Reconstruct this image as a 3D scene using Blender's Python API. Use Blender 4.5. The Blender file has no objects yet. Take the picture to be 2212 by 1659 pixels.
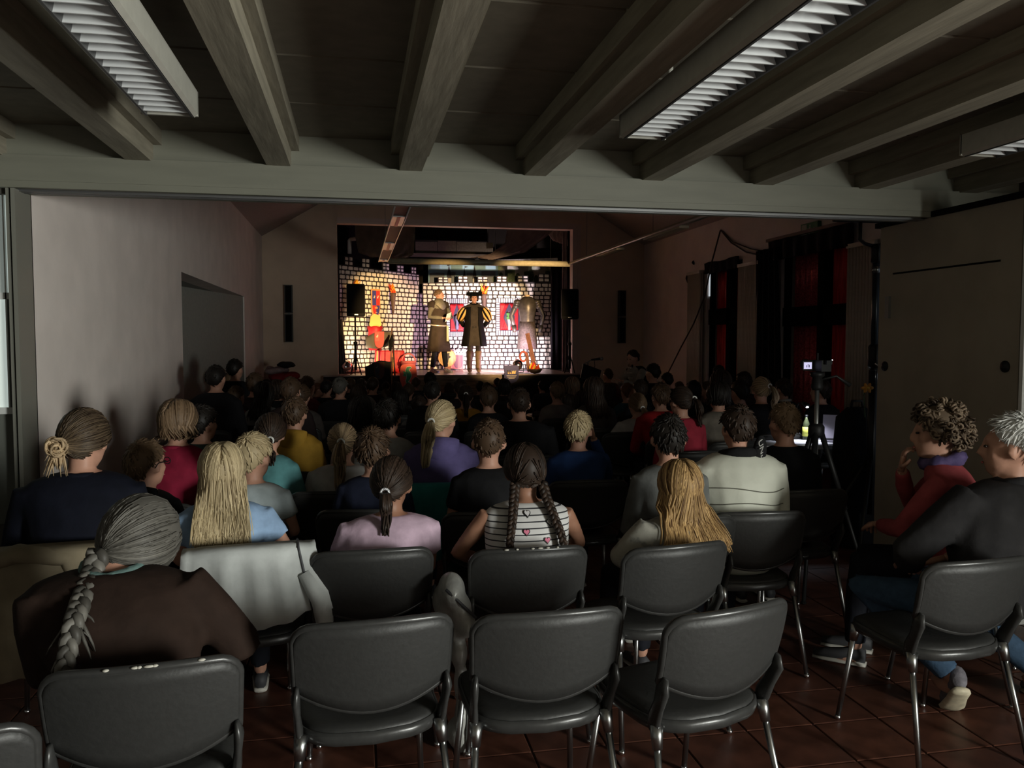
import bpy, bmesh, math, random
from mathutils import Vector, Matrix, noise
random.seed(7)
R = math.radians
SC = bpy.context.scene
COL = SC.collection

# ------------------------------------------------------------------ camera
F, CX, CY = 1750.0, 1106.0, 829.5
CAMZ, YAW, PITCH = 1.6, math.atan(338 / F), math.atan(94.5 / F)
cam = bpy.data.cameras.new('camera')
cam.sensor_width = 36.0
cam.lens = 36.0 * F / 2212.0
cam.clip_start = 0.05
camo = bpy.data.objects.new('camera', cam)
COL.objects.link(camo)
camo.location = (0, 0, CAMZ)
camo.rotation_euler = (R(90) - PITCH, 0, -YAW)
SC.camera = camo
CM = Matrix.Rotation(-YAW, 3, 'Z') @ Matrix.Rotation(R(90) - PITCH, 3, 'X')

# ------------------------------------------------------------------ world, light, exposure
SC.view_settings.view_transform = 'Standard'
SC.view_settings.look = 'None'
SC.view_settings.gamma = 1.0
SC.view_settings.use_curve_mapping = False
SC.view_settings.exposure = 0.0
SC.cycles.max_bounces = 6
SC.cycles.glossy_bounces = 2
SC.cycles.transmission_bounces = 2
w = bpy.data.worlds.new('world')
SC.world = w
w.use_nodes = True
w.node_tree.nodes['Background'].inputs[0].default_value = (0.62, 0.74, 0.9, 1)
w.node_tree.nodes['Background'].inputs[1].default_value = 0.35


def area(name, loc, target, sx, sy, power, col):
    l = bpy.data.lights.new(name, 'AREA')
    l.shape = 'RECTANGLE'
    l.size, l.size_y, l.energy, l.color = sx, sy, power, col
    o = bpy.data.objects.new(name, l)
    COL.objects.link(o)
    o.location = loc
    o.rotation_euler = (Vector(target) - Vector(loc)).to_track_quat('-Z', 'Y').to_euler()
    return o


def spot(name, loc, target, power, col, size, blend=0.4, rad=0.06):
    l = bpy.data.lights.new(name, 'SPOT')
    l.energy, l.color, l.spot_size, l.spot_blend, l.shadow_soft_size = power, col, R(size), blend, rad
    o = bpy.data.objects.new(name, l)
    COL.objects.link(o)
    o.location = loc
    o.rotation_euler = (Vector(target) - Vector(loc)).to_track_quat('-Z', 'Y').to_euler()
    return o


# daylight that leaks through the window of the rear room (right wall, behind the camera)
area('daylight_right_window', (4.27, -2.2, 1.40), (0.2, -2.2, 1.40), 1.7, 1.2, 600, (0.98, 1.0, 0.93))
# front-of-house lamp on the stand at the right, and the stage's own lamps
spot('stand_lamp_beam_left', (3.50, 5.60, 2.52), (0.70, 17.3, 1.98), 9500, (1.0, 0.62, 0.26), 12.0, 0.5, 0.05)
spot('stand_lamp_beam_right', (3.86, 5.60, 2.52), (2.75, 17.6, 1.98), 9500, (1.0, 0.66, 0.33), 15.0, 0.5, 0.05)
spot('stage_lamp_right_beam', (4.12, 16.75, 1.12), (1.6, 18.6, 1.5), 190, (0.95, 0.56, 0.9), 95, 0.7, 0.05)
spot('stage_lamp_left_beam', (-0.12, 16.5, 1.05), (1.0, 18.0, 2.2), 150, (1.0, 0.85, 0.6), 95, 0.7, 0.05)
spot('stage_lamp_floor_beam', (3.02, 16.62, 1.02), (3.35, 18.6, 1.6), 620, (1.0, 0.80, 0.86), 88, 0.6, 0.05)


def ray(px, py):
    return CM @ Vector(((px - CX) / F, (CY - py) / F, -1.0))


C0 = Vector((0, 0, CAMZ))


def at(px, py, zc):
    return C0 + ray(px, py) * zc


def aty(px, py, y):
    d = ray(px, py)
    return C0 + d * (y / d.y)


def atx(px, py, x):
    d = ray(px, py)
    return C0 + d * (x / d.x)


def atz(px, py, z):
    d = ray(px, py)
    return C0 + d * ((z - CAMZ) / d.z)


# ------------------------------------------------------------------ materials
MATS = {}


def M(name, rgb, rough=0.6, metal=0.0, var=0.0, bump=0.0, scale=25.0, rgb2=None, emit=0.0, stretch=None, spec=0.4, lo=0.35, hi=0.65, ecol=None):
    if name in MATS:
        return MATS[name]
    m = bpy.data.materials.new(name)
    m.use_nodes = True
    nt = m.node_tree
    b = nt.nodes['Principled BSDF']
    c = (rgb[0], rgb[1], rgb[2], 1)
    b.inputs['Base Color'].default_value = c
    b.inputs['Roughness'].default_value = rough
    b.inputs['Metallic'].default_value = metal
    b.inputs['Specular IOR Level'].default_value = spec
    if emit:
        b.inputs['Emission Color'].default_value = (*(ecol or rgb), 1)
        b.inputs['Emission Strength'].default_value = emit
    if var or bump or rgb2:
        tc = nt.nodes.new('ShaderNodeTexCoord')
        mp = nt.nodes.new('ShaderNodeMapping')
        nt.links.new(tc.outputs['Object'], mp.inputs[0])
        if stretch:
            mp.inputs['Scale'].default_value = stretch
        n = nt.nodes.new('ShaderNodeTexNoise')
        n.inputs['Scale'].default_value = scale
        n.inputs['Detail'].default_value = 5
        nt.links.new(mp.outputs[0], n.inputs['Vector'])
        if var or rgb2:
            cr = nt.nodes.new('ShaderNodeValToRGB')
            cr.color_ramp.elements[0].position = lo
            cr.color_ramp.elements[1].position = hi
            c2 = rgb2 or tuple(min(1, v * (1 + var)) for v in rgb)
            c1 = rgb if rgb2 else tuple(v * (1 - var) for v in rgb)
            cr.color_ramp.elements[0].color = (*c1, 1)
            cr.color_ramp.elements[1].color = (*c2, 1)
            nt.links.new(n.outputs['Fac'], cr.inputs[0])
            nt.links.new(cr.outputs[0], b.inputs['Base Color'])
        if bump:
            bp = nt.nodes.new('ShaderNodeBump')
            bp.inputs['Strength'].default_value = bump
            bp.inputs['Distance'].default_value = 0.01
            nt.links.new(n.outputs['Fac'], bp.inputs['Height'])
            nt.links.new(bp.outputs[0], b.inputs['Normal'])
    MATS[name] = m
    return m


def hairmat(name, c1, c2):
    if name in MATS:
        return MATS[name]
    m = bpy.data.materials.new(name)
    m.use_nodes = True
    nt = m.node_tree
    b = nt.nodes['Principled BSDF']
    a = nt.nodes.new('ShaderNodeAttribute')
    a.attribute_name = 'tone'
    mx = nt.nodes.new('ShaderNodeMix')
    mx.data_type = 'RGBA'
    mx.inputs[6].default_value = (*c1, 1)
    mx.inputs[7].default_value = (*c2, 1)
    nt.links.new(a.outputs['Fac'], mx.inputs[0])
    nt.links.new(mx.outputs[2], b.inputs['Base Color'])
    b.inputs['Roughness'].default_value = 0.52
    b.inputs['Specular IOR Level'].default_value = 0.25
    MATS[name] = m
    return m


_cl = {}


def cloth(rgb, bump=0.5, scale=14.0, rough=0.85):
    k = (tuple(round(v, 3) for v in rgb), bump, scale, rough)
    if k not in _cl:
        _cl[k] = M('cloth_%d' % len(_cl), rgb, rough, 0, 0.14, bump, scale, spec=0.15)
    return _cl[k]


# ------------------------------------------------------------------ mesh builder
class MB:
    def __init__(s):
        s.v, s.f, s.t, s.m = [], [], [], []

    def add(s, vs, fs, tone=None, mi=0):
        o = len(s.v)
        s.v += [tuple(v) for v in vs]
        s.f += [tuple(i + o for i in f) for f in fs]
        s.m += [mi] * len(fs)
        if isinstance(tone, list):
            q = len(vs) // len(tone)
            s.t += [t for t in tone for _ in range(q)]
        else:
            s.t += [0.5 if tone is None else tone] * len(vs)
        return s

    def box(s, c, d, rot=None, mi=0):
        x, y, z = d[0] / 2, d[1] / 2, d[2] / 2
        vs = [Vector((a * x, b * y, e * z)) for a in (-1, 1) for b in (-1, 1) for e in (-1, 1)]
        if rot is not None:
            vs = [rot @ v for v in vs]
        c = Vector(c)
        return s.add([v + c for v in vs], [(0, 1, 3, 2), (4, 6, 7, 5), (0, 4, 5, 1), (2, 3, 7, 6), (0, 2, 6, 4), (1, 5, 7, 3)], mi=mi)

    def bx(s, x0, x1, y0, y1, z0, z1, mi=0):
        return s.box(((x0 + x1) / 2, (y0 + y1) / 2, (z0 + z1) / 2), (abs(x1 - x0), abs(y1 - y0), abs(z1 - z0)), mi=mi)

    def loft(s, rings, cap=True, closed=False, tone=None, mi=0):
        n = len(rings[0])
        vs = [p for r in rings for p in r]
        fs = []
        k = len(rings)
        for i in range(k if closed else k - 1):
            j2 = (i + 1) % k
            for j in range(n):
                fs.append((i * n + j, i * n + (j + 1) % n, j2 * n + (j + 1) % n, j2 * n + j))
        if cap and not closed:
            fs.append(tuple(range(n - 1, -1, -1)))
            fs.append(tuple((k - 1) * n + j for j in range(n)))
        return s.add(vs, fs, tone, mi)

    def tube(s, path, rad, n=8, flat=1.0, tone=None, closed=False, up=None, mi=0):
        P = [Vector(p) for p in path]
        if not hasattr(rad, '__len__'):
            rad = [rad] * len(P)
        k = len(P)
        rings = []
        T0 = None
        N = None
        for i in range(k):
            if closed:
                T = P[(i + 1) % k] - P[i - 1]
            else:
                T = P[min(i + 1, k - 1)] - P[max(i - 1, 0)]
            if T.length < 1e-9:
                T = Vector((0, 0, 1))
            T.normalize()
            if N is None:
                a = Vector(up) if up is not None else (Vector((0, 0, 1)) if abs(T.z) < 0.9 else Vector((0, 1, 0)))
                N = (a - T * a.dot(T)).normalized()
            else:
                N = N - T * N.dot(T)
                if N.length < 1e-6:
                    N = T.orthogonal()
                N.normalize()
            B = T.cross(N)
            rings.append([P[i] + (N * math.cos(2 * math.pi * j / n) * flat + B * math.sin(2 * math.pi * j / n)) * rad[i] for j in range(n)])
        return s.loft(rings, True, closed, tone, mi)

    def ell(s, c, r, rot=None, nu=14, nv=9, tone=None, mi=0):
        c = Vector(c)
        vs = [Vector((0, 0, -r[2]))]
        for i in range(1, nv):
            a = -math.pi / 2 + math.pi * i / nv
            for j in range(nu):
                b = 2 * math.pi * j / nu
                vs.append(Vector((r[0] * math.cos(a) * math.cos(b), r[1] * math.cos(a) * math.sin(b), r[2] * math.sin(a))))
        vs.append(Vector((0, 0, r[2])))
        fs = [(0, 1 + (j + 1) % nu, 1 + j) for j in range(nu)]
        for i in range(nv - 2):
            for j in range(nu):
                fs.append((1 + i * nu + j, 1 + i * nu + (j + 1) % nu, 1 + (i + 1) * nu + (j + 1) % nu, 1 + (i + 1) * nu + j))
        L = len(vs) - 1
        b0 = 1 + (nv - 2) * nu
        fs += [(L, b0 + j, b0 + (j + 1) % nu) for j in range(nu)]
        if rot is not None:
            vs = [rot @ v for v in vs]
        return s.add([v + c for v in vs], fs, tone, mi)

    def lathe(s, prof, c=(0, 0, 0), n=16, rot=None, mi=0, cap=True):
        c = Vector(c)
        rings = []
        for r, z in prof:
            ring = [Vector((r * math.cos(2 * math.pi * j / n), r * math.sin(2 * math.pi * j / n), z)) for j in range(n)]
            if rot is not None:
                ring = [rot @ p for p in ring]
            rings.append([p + c for p in ring])
        return s.loft(rings, cap, mi=mi)

    def prism(s, pts, t, M4=None, mi=0):
        """outline in (x,z), thickness t along y (front at y=0)"""
        n = len(pts)
        vs = [Vector((x, 0, z)) for x, z in pts] + [Vector((x, t, z)) for x, z in pts]
        fs = [tuple(range(n)), tuple(range(2 * n - 1, n - 1, -1))] + [(j, n + j, n + (j + 1) % n, (j + 1) % n) for j in range(n)]
        if M4 is not None:
            vs = [M4 @ v for v in vs]
        return s.add(vs, fs, mi=mi)

    def xf(s, M4):
        s.v = [tuple(M4 @ Vector(v)) for v in s.v]
        return s

    def mesh(s, name, mats, smooth=False):
        me = bpy.data.meshes.new(name)
        me.from_pydata(s.v, [], s.f)
        for m in (mats if isinstance(mats, (list, tuple)) else [mats]):
            me.materials.append(m)
        if any(s.m):
            me.polygons.foreach_set('material_index', s.m)
        if len(set(s.t)) > 1:
            at_ = me.attributes.new('tone', 'FLOAT', 'POINT')
            at_.data.foreach_set('value', s.t)
        if smooth:
            me.polygons.foreach_set('use_smooth', [True] * len(me.polygons))
        me.update()
        return me

    def build(s, name, mats, parent=None, smooth=False, loc=None):
        me = s.mesh(name, mats, smooth)
        if smooth == 'auto':
            bm = bmesh.new()
            bm.from_mesh(me)
            for e in bm.edges:
                if len(e.link_faces) == 2 and e.calc_face_angle(0) > R(40):
                    e.smooth = False
            bm.to_mesh(me)
            bm.free()
        return obj(name, me, parent, loc)


def obj(name, data, parent=None, loc=None, rz=0.0):
    o = bpy.data.objects.new(name, data)
    COL.objects.link(o)
    if parent is not None:
        o.parent = parent
    if loc is not None:
        o.location = loc
    if rz:
        o.rotation_euler = (0, 0, rz)
    return o


def empty(name, loc, rz=0.0):
    o = obj(name, None, None, loc, rz)
    o.empty_display_size = 0.1
    return o


def tag(o, label=None, cat=None, group=None, kind=None):
    if label:
        o['label'] = label
    if cat:
        o['category'] = cat
    if group:
        o['group'] = group
    if kind:
        o['kind'] = kind
    return o


def copy_tree(o, parent=None):
    c = o.copy()
    COL.objects.link(c)
    c.parent = parent
    for ch in o.children:
        copy_tree(ch, c)
    return c


QUEUE = []


def remesh_later(o, voxel, smooth=5, extra=None):
    md = o.modifiers.new('r', 'REMESH')
    md.mode = 'VOXEL'
    md.voxel_size = voxel
    sm = o.modifiers.new('s', 'SMOOTH')
    sm.factor = 0.5
    sm.iterations = smooth
    QUEUE.append((o, extra))


def flush():
    dg = bpy.context.evaluated_depsgraph_get()
    for o, extra in QUEUE:
        ev = o.evaluated_get(dg)
        me = bpy.data.meshes.new_from_object(ev)
        mats = list(o.data.materials)
        if extra is not None and extra.v:
            b = MB()
            b.add([v.co for v in me.vertices], [tuple(p.vertices) for p in me.polygons])
            b.add(extra.v, extra.f)
            me2 = b.mesh(o.data.name, mats, True)
            bpy.data.meshes.remove(me)
            me = me2
        else:
            me.materials.clear()
            for m in mats:
                me.materials.append(m)
        me.polygons.foreach_set('use_smooth', [True] * len(me.polygons))
        old = o.data
        o.modifiers.clear()
        o.data = me
        bpy.data.meshes.remove(old)
    QUEUE.clear()


def text_mesh(s, size, mat, name, parent=None, M4=None, depth=0.002):
    cu = bpy.data.curves.new(name, 'FONT')
    cu.body = s
    cu.size = size
    cu.extrude = depth
    cu.align_x = 'CENTER'
    cu.align_y = 'CENTER'
    t = bpy.data.objects.new(name, cu)
    COL.objects.link(t)
    dg = bpy.context.evaluated_depsgraph_get()
    me = bpy.data.meshes.new_from_object(t.evaluated_get(dg))
    bpy.data.objects.remove(t)
    me.materials.clear()
    me.materials.append(mat)
    o = obj(name, me, parent)
    if M4 is not None:
        o.matrix_local = M4
    return o
# ------------------------------------------------------------------ the setting
plaster = M('plaster_white', (0.80, 0.72, 0.67), 0.85, 0, 0.05, 0.15, 3.0, spec=0.2)
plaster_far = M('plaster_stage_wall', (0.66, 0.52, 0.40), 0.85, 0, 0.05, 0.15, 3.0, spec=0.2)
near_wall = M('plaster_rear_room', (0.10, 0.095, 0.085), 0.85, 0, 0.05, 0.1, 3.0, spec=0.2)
beam_m = M('painted_beam', (0.26, 0.235, 0.18), 0.6, 0, 0.14, 0.25, 6.0, stretch=(6, 0.6, 6), spec=0.25)
lintel_m = M('painted_lintel', (0.195, 0.195, 0.155), 0.55, 0, 0.05, 0.1, 5.0, stretch=(0.5, 4, 4))
panel_m = M('ceiling_panel_dark', (0.17, 0.15, 0.115), 0.8, 0, 0.12, 0.2, 9.0)
batten_m = M('ceiling_batten', (0.42, 0.38, 0.3), 0.7, 0, 0.1)
alu = M('aluminium', (0.55, 0.55, 0.56), 0.3, 1.0)
steel = M('steel_dark', (0.28, 0.29, 0.29), 0.35, 0.9)
chrome = M('chrome', (0.75, 0.76, 0.78), 0.18, 1.0)
blackm = M('black_plastic', (0.012, 0.012, 0.012), 0.5, spec=0.3)
blackmat = M('black_matt', (0.008, 0.008, 0.008), 0.9, spec=0.1)
darkwood = M('dark_wood', (0.035, 0.022, 0.016), 0.5, 0, 0.3, 0.2, 6, stretch=(6, 6, 0.6))
white_paint = M('white_paint', (0.72, 0.74, 0.72), 0.45, 0, 0.03)
tile_m = M('terracotta_tile', (0.075, 0.028, 0.018), 0.42, 0, 0.35, 0.12, 7.0)
tile_b = M('terracotta_tile_b', (0.09, 0.034, 0.021), 0.4, 0, 0.3, 0.12, 9.0)
grout = M('tile_grout', (0.10, 0.062, 0.045), 0.8)


def struct(name, mb, m, smooth=False):
    return tag(mb.build(name, m, None, smooth), kind='structure')


def holed(mb, ax, a0, a1, t0, t1, z0, z1, holes):
    """wall slab along axis ax ('x' or 'y') from a0..a1, thickness t0..t1, with holes (u0,u1,z0,z1)"""
    def put(u0, u1, zz0, zz1):
        if u1 - u0 < 1e-4 or zz1 - zz0 < 1e-4:
            return
        if ax == 'y':
            mb.bx(t0, t1, u0, u1, zz0, zz1)
        else:
            mb.bx(u0, u1, t0, t1, zz0, zz1)
    u = a0
    for h in sorted(holes):
        put(u, h[0], z0, z1)
        put(h[0], h[1], z0, h[2])
        put(h[0], h[1], h[3], z1)
        u = h[1]
    put(u, a1, z0, z1)
    return mb


XL, XR, YB, YP, YS = -2.3, 4.3, -3.5, 4.7, 16.1      # near room left/right, back wall, partition plane, stage wall
HL, HR, EAVE = -1.72, 5.9, 3.57
# floor and tiles
flo = struct('floor', MB().bx(XL - 0.3, HR + 0.3, YB - 0.2, 16.4, -0.15, -0.006), grout)
T = 0.30


def tile_mesh(nm, m):
    a, b, h = T / 2 - 0.0035, T / 2 - 0.0065, 0.006
    r0 = [(-a, -a, -h), (a, -a, -h), (a, a, -h), (-a, a, -h)]
    r1 = [(-a, -a, -0.002), (a, -a, -0.002), (a, a, -0.002), (-a, a, -0.002)]
    r2 = [(-b, -b, 0), (b, -b, 0), (b, b, 0), (-b, b, 0)]
    return MB().loft([r0, r1, r2]).mesh(nm, m)


tms = [tile_mesh('tile', tile_m), tile_mesh('tile_pale', tile_b)]
far = MB()
n_t = 0
for i in range(-8, 20):
    for j in range(-11, 54):
        x, y = (i + 0.5) * T + 0.06, (j + 0.5) * T
        if x < XL or x > HR - 0.1 or y < YB + 0.1 or y > 16.0:
            continue
        near = (1.25 < y < 4.6) and (-0.45 * y - 0.25 < x < 1.35 * y - 0.2) and x < 3.55
        if near and n_t < 300:
            n_t += 1
            o = obj('floor_tile', tms[(i * 7 + j * 3 + (i * j) % 5) % 2], flo, (x, y, 0))
        else:
            a = T / 2 - 0.0035
            far.add([(x - a, y - a, 0), (x + a, y - a, 0), (x + a, y + a, 0), (x - a, y + a, 0)], [(0, 1, 2, 3)])
tag(far.build('floor_tiles_beyond', tile_m, flo), kind='stuff')

# rear room shell
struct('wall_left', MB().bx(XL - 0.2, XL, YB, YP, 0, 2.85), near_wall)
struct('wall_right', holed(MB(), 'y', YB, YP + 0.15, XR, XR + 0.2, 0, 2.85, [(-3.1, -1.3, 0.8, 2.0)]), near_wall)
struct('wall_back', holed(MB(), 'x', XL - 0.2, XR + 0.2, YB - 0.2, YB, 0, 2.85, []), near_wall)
for k, (fx, fy, wx, wy) in enumerate([(XR + 0.1, -2.2, 0.06, 1.8)]):
    b = MB()
    for zc in (0.83, 1.4, 1.97):
        b.box((fx, fy, zc), (wx, wy, 0.05))
    for s in (-1, 0, 1):
        b.box((fx + s * (wx / 2 - 0.025 if wx > 1 else 0), fy + s * (wy / 2 - 0.025 if wy > 1 else 0), 1.4), (0.05, 0.05, 1.2))
    struct('window_%d' % (4 + k), b, white_paint)

# ceiling with dark panels between painted beams
ceil = struct('ceiling', MB().bx(XL - 0.2, XR + 0.2, YB, YP + 0.02, 2.735, 2.87), batten_m)
PX0, PITCHX, BW = -1.885, 0.712, 0.125
k0, k1 = -1, 8
pm = None
for k in range(k0 + 0, k1 + 1):
    xl = PX0 + PITCHX * k
    mb = MB()
    mb.bx(-BW / 2, BW / 2, YB, YP - 0.03, 2.545, 2.735)
    bo = obj('ceiling_beam', mb.mesh('ceiling_beam', beam_m), ceil, (xl + BW / 2, 0, 0))
    for s in (-1, 1):
        obj('beam_batten', MB().bx(-0.022, 0.022, YB, YP - 0.02, 2.64, 2.735).mesh('beam_batten', beam_m), bo, (s * (BW / 2 + 0.022), 0, 0))
    # panels of the bay to the right of this beam
    if k < k1:
        if pm is None:
            w2 = (PITCHX - BW - 0.088) / 2
            pm = MB().bx(-w2, w2, -0.318, 0.318, 2.719, 2.735).mesh('ceiling_panel', panel_m)
        for j in range(12):
            y = YP - 0.03 - 0.33 - 0.66 * j
            obj('ceiling_panel', pm, ceil, (xl + BW + (PITCHX - BW) / 2, y + 0.12 if j == -1 else y, 0))

# lintel of the folding partition with its rails
lin = struct('trim_1', MB().bx(XL, XR, YP - 0.09, YP + 0.16, 2.42, 2.552).bx(XL, XR, YP - 0.035, YP + 0.16, 2.552, 2.735), lintel_m)
rl = MB()
rl.bx(XL, XR, YP - 0.085, YP - 0.045, 2.385, 2.42)
rl.bx(XL, XR, YP + 0.115, YP + 0.155, 2.385, 2.42)
rl.build('track_channel', lintel_m, lin)
for yy in (-0.03, 0.0, 0.03):
    MB().bx(XL, XR, YP + 0.035 + yy - 0.007, YP + 0.035 + yy + 0.007, 2.378, 2.42).build('track_rail', M('rail_alu', (0.22, 0.22, 0.22), 0.45, 0.8), lin)
struct('wall_gable_near', MB().bx(HL - 0.25, HR + 0.25, YP + 0.05, YP + 0.2, 2.552, 6.3), plaster)
# left end of the partition: post, frosted side light beyond it
struct('trim_2', MB().bx(-1.763, -1.752, YP - 0.06, YP + 0.16, 0, 2.385).bx(-1.740, -1.72, YP - 0.06, YP + 0.16, 0, 2.385), M('door_post', (0.2, 0.2, 0.17), 0.5))
struct('trim_3', MB().bx(-1.752, -1.740, YP - 0.03, YP + 0.16, 0, 2.385), blackmat)
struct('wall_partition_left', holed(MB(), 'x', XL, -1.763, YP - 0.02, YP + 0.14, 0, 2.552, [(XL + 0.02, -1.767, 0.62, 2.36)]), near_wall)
win = struct('window_1', MB().bx(XL + 0.02, -1.767, YP, YP + 0.03, 1.815, 1.85).bx(XL + 0.02, -1.767, YP, YP + 0.03, 1.21, 1.245)
             .bx(-1.804, -1.797, YP, YP + 0.03, 1.245, 2.36), white_paint)
frost = M('frosted_daylight_pane', (0.7, 0.76, 0.72), 0.7, emit=0.42, ecol=(0.80, 0.92, 0.86))
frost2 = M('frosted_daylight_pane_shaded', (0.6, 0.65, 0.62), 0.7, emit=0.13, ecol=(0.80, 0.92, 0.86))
MB().bx(-1.797, -1.767, YP + 0.02, YP + 0.035, 1.85, 2.36).build('pane', frost, win)
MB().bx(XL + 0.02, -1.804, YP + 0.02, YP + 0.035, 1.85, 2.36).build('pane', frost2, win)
MB().bx(XL + 0.02, -1.804, YP + 0.02, YP + 0.035, 1.245, 1.815).build('pane', frost, win)
MB().bx(-1.797, -1.767, YP + 0.02, YP + 0.035, 1.245, 1.815).build('pane', M('mid_pane', (0.1, 0.1, 0.09), 0.6), win)
MB().bx(XL + 0.02, -1.767, YP + 0.02, YP + 0.035, 0.62, 1.21).build('pane', M('low_pane', (0.15, 0.16, 0.14), 0.6), win)

# parked partition leaf on the right
leaf_m = M('partition_leaf_paint', (0.33, 0.29, 0.23), 0.6, 0, 0.06, 0.1, 4)
leaf = struct('door_1', MB().bx(3.63, 3.70, 3.90, 5.14, 0.015, 2.385), leaf_m)
MB().bx(3.622, 3.70, 3.86, 3.885, 0.0, 2.38).build('edge_strip', white_paint, leaf)
MB().bx(3.64, 3.70, 3.885, 3.90, 0.0, 2.38).build('edge_seal', blackmat, leaf)
MB().bx(3.61, 3.72, 3.84, 5.18, 2.386, 2.42).build('head_seal', blackmat, leaf)
pa, pb = atx(1930, 597, 3.63), atx(2162, 556, 3.63)
MB().tube([(3.629, pa.y, (pa.z + pb.z) / 2), (3.629, pb.y, (pa.z + pb.z) / 2)], 0.006, 6).build('panel_groove', blackmat, leaf)
q = atx(1920, 664, 3.63)
MB().bx(3.612, 3.632, q.y - 0.02, q.y + 0.02, q.z - 0.075, q.z + 0.075).build('pull_plate', steel, leaf)
for px, py, r in ((1912, 791, 0.034), (2172, 792, 0.034)):
    q = atx(px, py, 3.63)
    MB().lathe([(0.001, 0.022), (r * 0.5, 0.02), (r, 0.008), (r, 0.0)], q, 16, Matrix.Rotation(R(-90), 3, 'Y')).build('lock_knob', blackm, leaf, 'auto')
struct('door_2', MB().bx(3.72, 3.79, 3.78, 5.1, 0.015, 2.385), leaf_m)

# hall: left wall with the splayed recess
wl = MB()
Y0, Y1, RZ = 8.72, 13.45, 2.29
wl.bx(HL - 0.25, HL, YP + 0.15, Y0, 0, EAVE)
wl.bx(HL - 0.25, HL, Y0, Y1, RZ, EAVE)
wl.bx(HL - 0.25, HL, Y1, YS, 0, EAVE)
struct('wall_hall_left', wl, plaster)
rc = MB()
a, b2 = (HL - 0.9, Y0 - 0.05), (HL - 0.02, Y1)
n = Vector((a[1] - b2[1], b2[0] - a[0], 0)).normalized() * 0.1
rc.add([(a[0], a[1], 0), (b2[0], b2[1], 0), (b2[0], b2[1], RZ + 0.1), (a[0], a[1], RZ + 0.1),
        (a[0] + n.x, a[1] + n.y, 0), (b2[0] + n.x, b2[1] + n.y, 0), (b2[0] + n.x, b2[1] + n.y, RZ + 0.1), (a[0] + n.x, a[1] + n.y, RZ + 0.1)],
       [(0, 1, 2, 3), (7, 6, 5, 4), (0, 4, 5, 1), (1, 5, 6, 2), (2, 6, 7, 3), (3, 7, 4, 0)])
rc.bx(HL - 1.0, HL - 0.25, Y0, Y1, RZ, RZ + 0.1)
rc.bx(HL - 1.0, HL - 0.25, Y0 - 0.1, Y0, 0, RZ)
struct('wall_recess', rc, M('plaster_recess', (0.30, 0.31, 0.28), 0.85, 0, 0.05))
# right wall with two tall windows
W1 = (11.72, 13.0, 0.45, 2.86)
W2 = (8.92, 10.55, 0.05, 2.98)
struct('wall_hall_right', holed(MB(), 'y', YP + 0.15, YS, HR, HR + 0.3, 0, EAVE, [W1, W2]), plaster)
redm = M('red_window_cloth', (0.78, 0.05, 0.055), 0.45, 0, 0.25, 0.3, 8, stretch=(1, 8, 0.5))
foil = M('red_foil', (0.75, 0.13, 0.15), 0.2, 0.3, 0.35, 0.5, 40)
glass = M('window_glass', (0.05, 0.05, 0.05), 0.08, spec=0.5)
for k, (y0, y1, z0, z1) in enumerate((W1, W2)):
    fx = HR + 0.05
    b = MB()
    b.bx(fx, fx + 0.08, y0, y0 + 0.07, z0, z1).bx(fx, fx + 0.08, y1 - 0.07, y1, z0, z1)
    b.bx(fx, fx + 0.08, y0, y1, z1 - 0.09, z1).bx(fx, fx + 0.08, y0, y1, z0, z0 + 0.08)
    ym, zt = y0 + (y1 - y0) * 0.42, z0 + (z1 - z0) * 0.64
    b.bx(fx - 0.02, fx + 0.08, ym - 0.07, ym + 0.07, z0, z1)
    b.bx(fx - 0.02, fx + 0.08, y0, y1, zt - 0.13, zt + 0.13)
    wo = struct('window_%d' % (2 + k), b, M('window_frame_black', (0.008, 0.007, 0.007), 0.95, spec=0.02))
    for (u0, u1) in ((y0 + 0.07, ym - 0.07), (ym + 0.07, y1 - 0.07)):
        for (v0, v1) in ((z0 + 0.08, zt - 0.13), (zt + 0.13, z1 - 0.09)):
            # pleated red cloth hung right behind each opening
            c = MB()
            N = 30
            vs, fs = [], []
            for i in range(N + 1):
                u = u0 + (u1 - u0) * i / N
                d = 0.02 * math.sin(i * 1.25 + k) + 0.008 * math.sin(i * 2.9)
                for t in (0, 0.006):
                    vs += [(fx + 0.115 + d + t, u, v0 - 0.03), (fx + 0.115 + d + t, u, v1 + 0.03)]
            for i in range(N):
                o4 = i * 4
                fs += [(o4, o4 + 4, o4 + 5, o4 + 1), (o4 + 2, o4 + 3, o4 + 7, o4 + 6), (o4 + 1, o4 + 5, o4 + 7, o4 + 3), (o4, o4 + 2, o4 + 6, o4 + 4)]
            c.add(vs, fs)
            c.build('red_cloth', foil if (k == 1 and u0 > ym) else redm, wo, True)
    struct('wall_window_back_%d' % (k + 1), MB().bx(HR + 0.3, HR + 0.36, y0 - 0.1, y1 + 0.1, z0 - 0.1, z1 + 0.1), blackmat)
# gable ceiling of the hall
RX, RZT = (HL + HR) / 2, EAVE + (HR - HL) / 2 * math.tan(R(31))
g = MB()
for x0 in (HL - 0.25, HR + 0.25):
    ze = EAVE - 0.25 * math.tan(R(31))
    g.add([(x0, YP + 0.1, ze), (RX, YP + 0.1, RZT), (RX, YS + 0.1, RZT), (x0, YS + 0.1, ze),
           (x0, YP + 0.1, ze + 0.2), (RX, YP + 0.1, RZT + 0.2), (RX, YS + 0.1, RZT + 0.2), (x0, YS + 0.1, ze + 0.2)],
          [(0, 1, 2, 3), (7, 6, 5, 4), (0, 4, 5, 1), (1, 5, 6, 2), (2, 6, 7, 3), (3, 7, 4, 0)])
struct('ceiling_hall', g, M('hall_ceiling', (0.42, 0.36, 0.33), 0.85, 0, 0.05))
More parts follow.
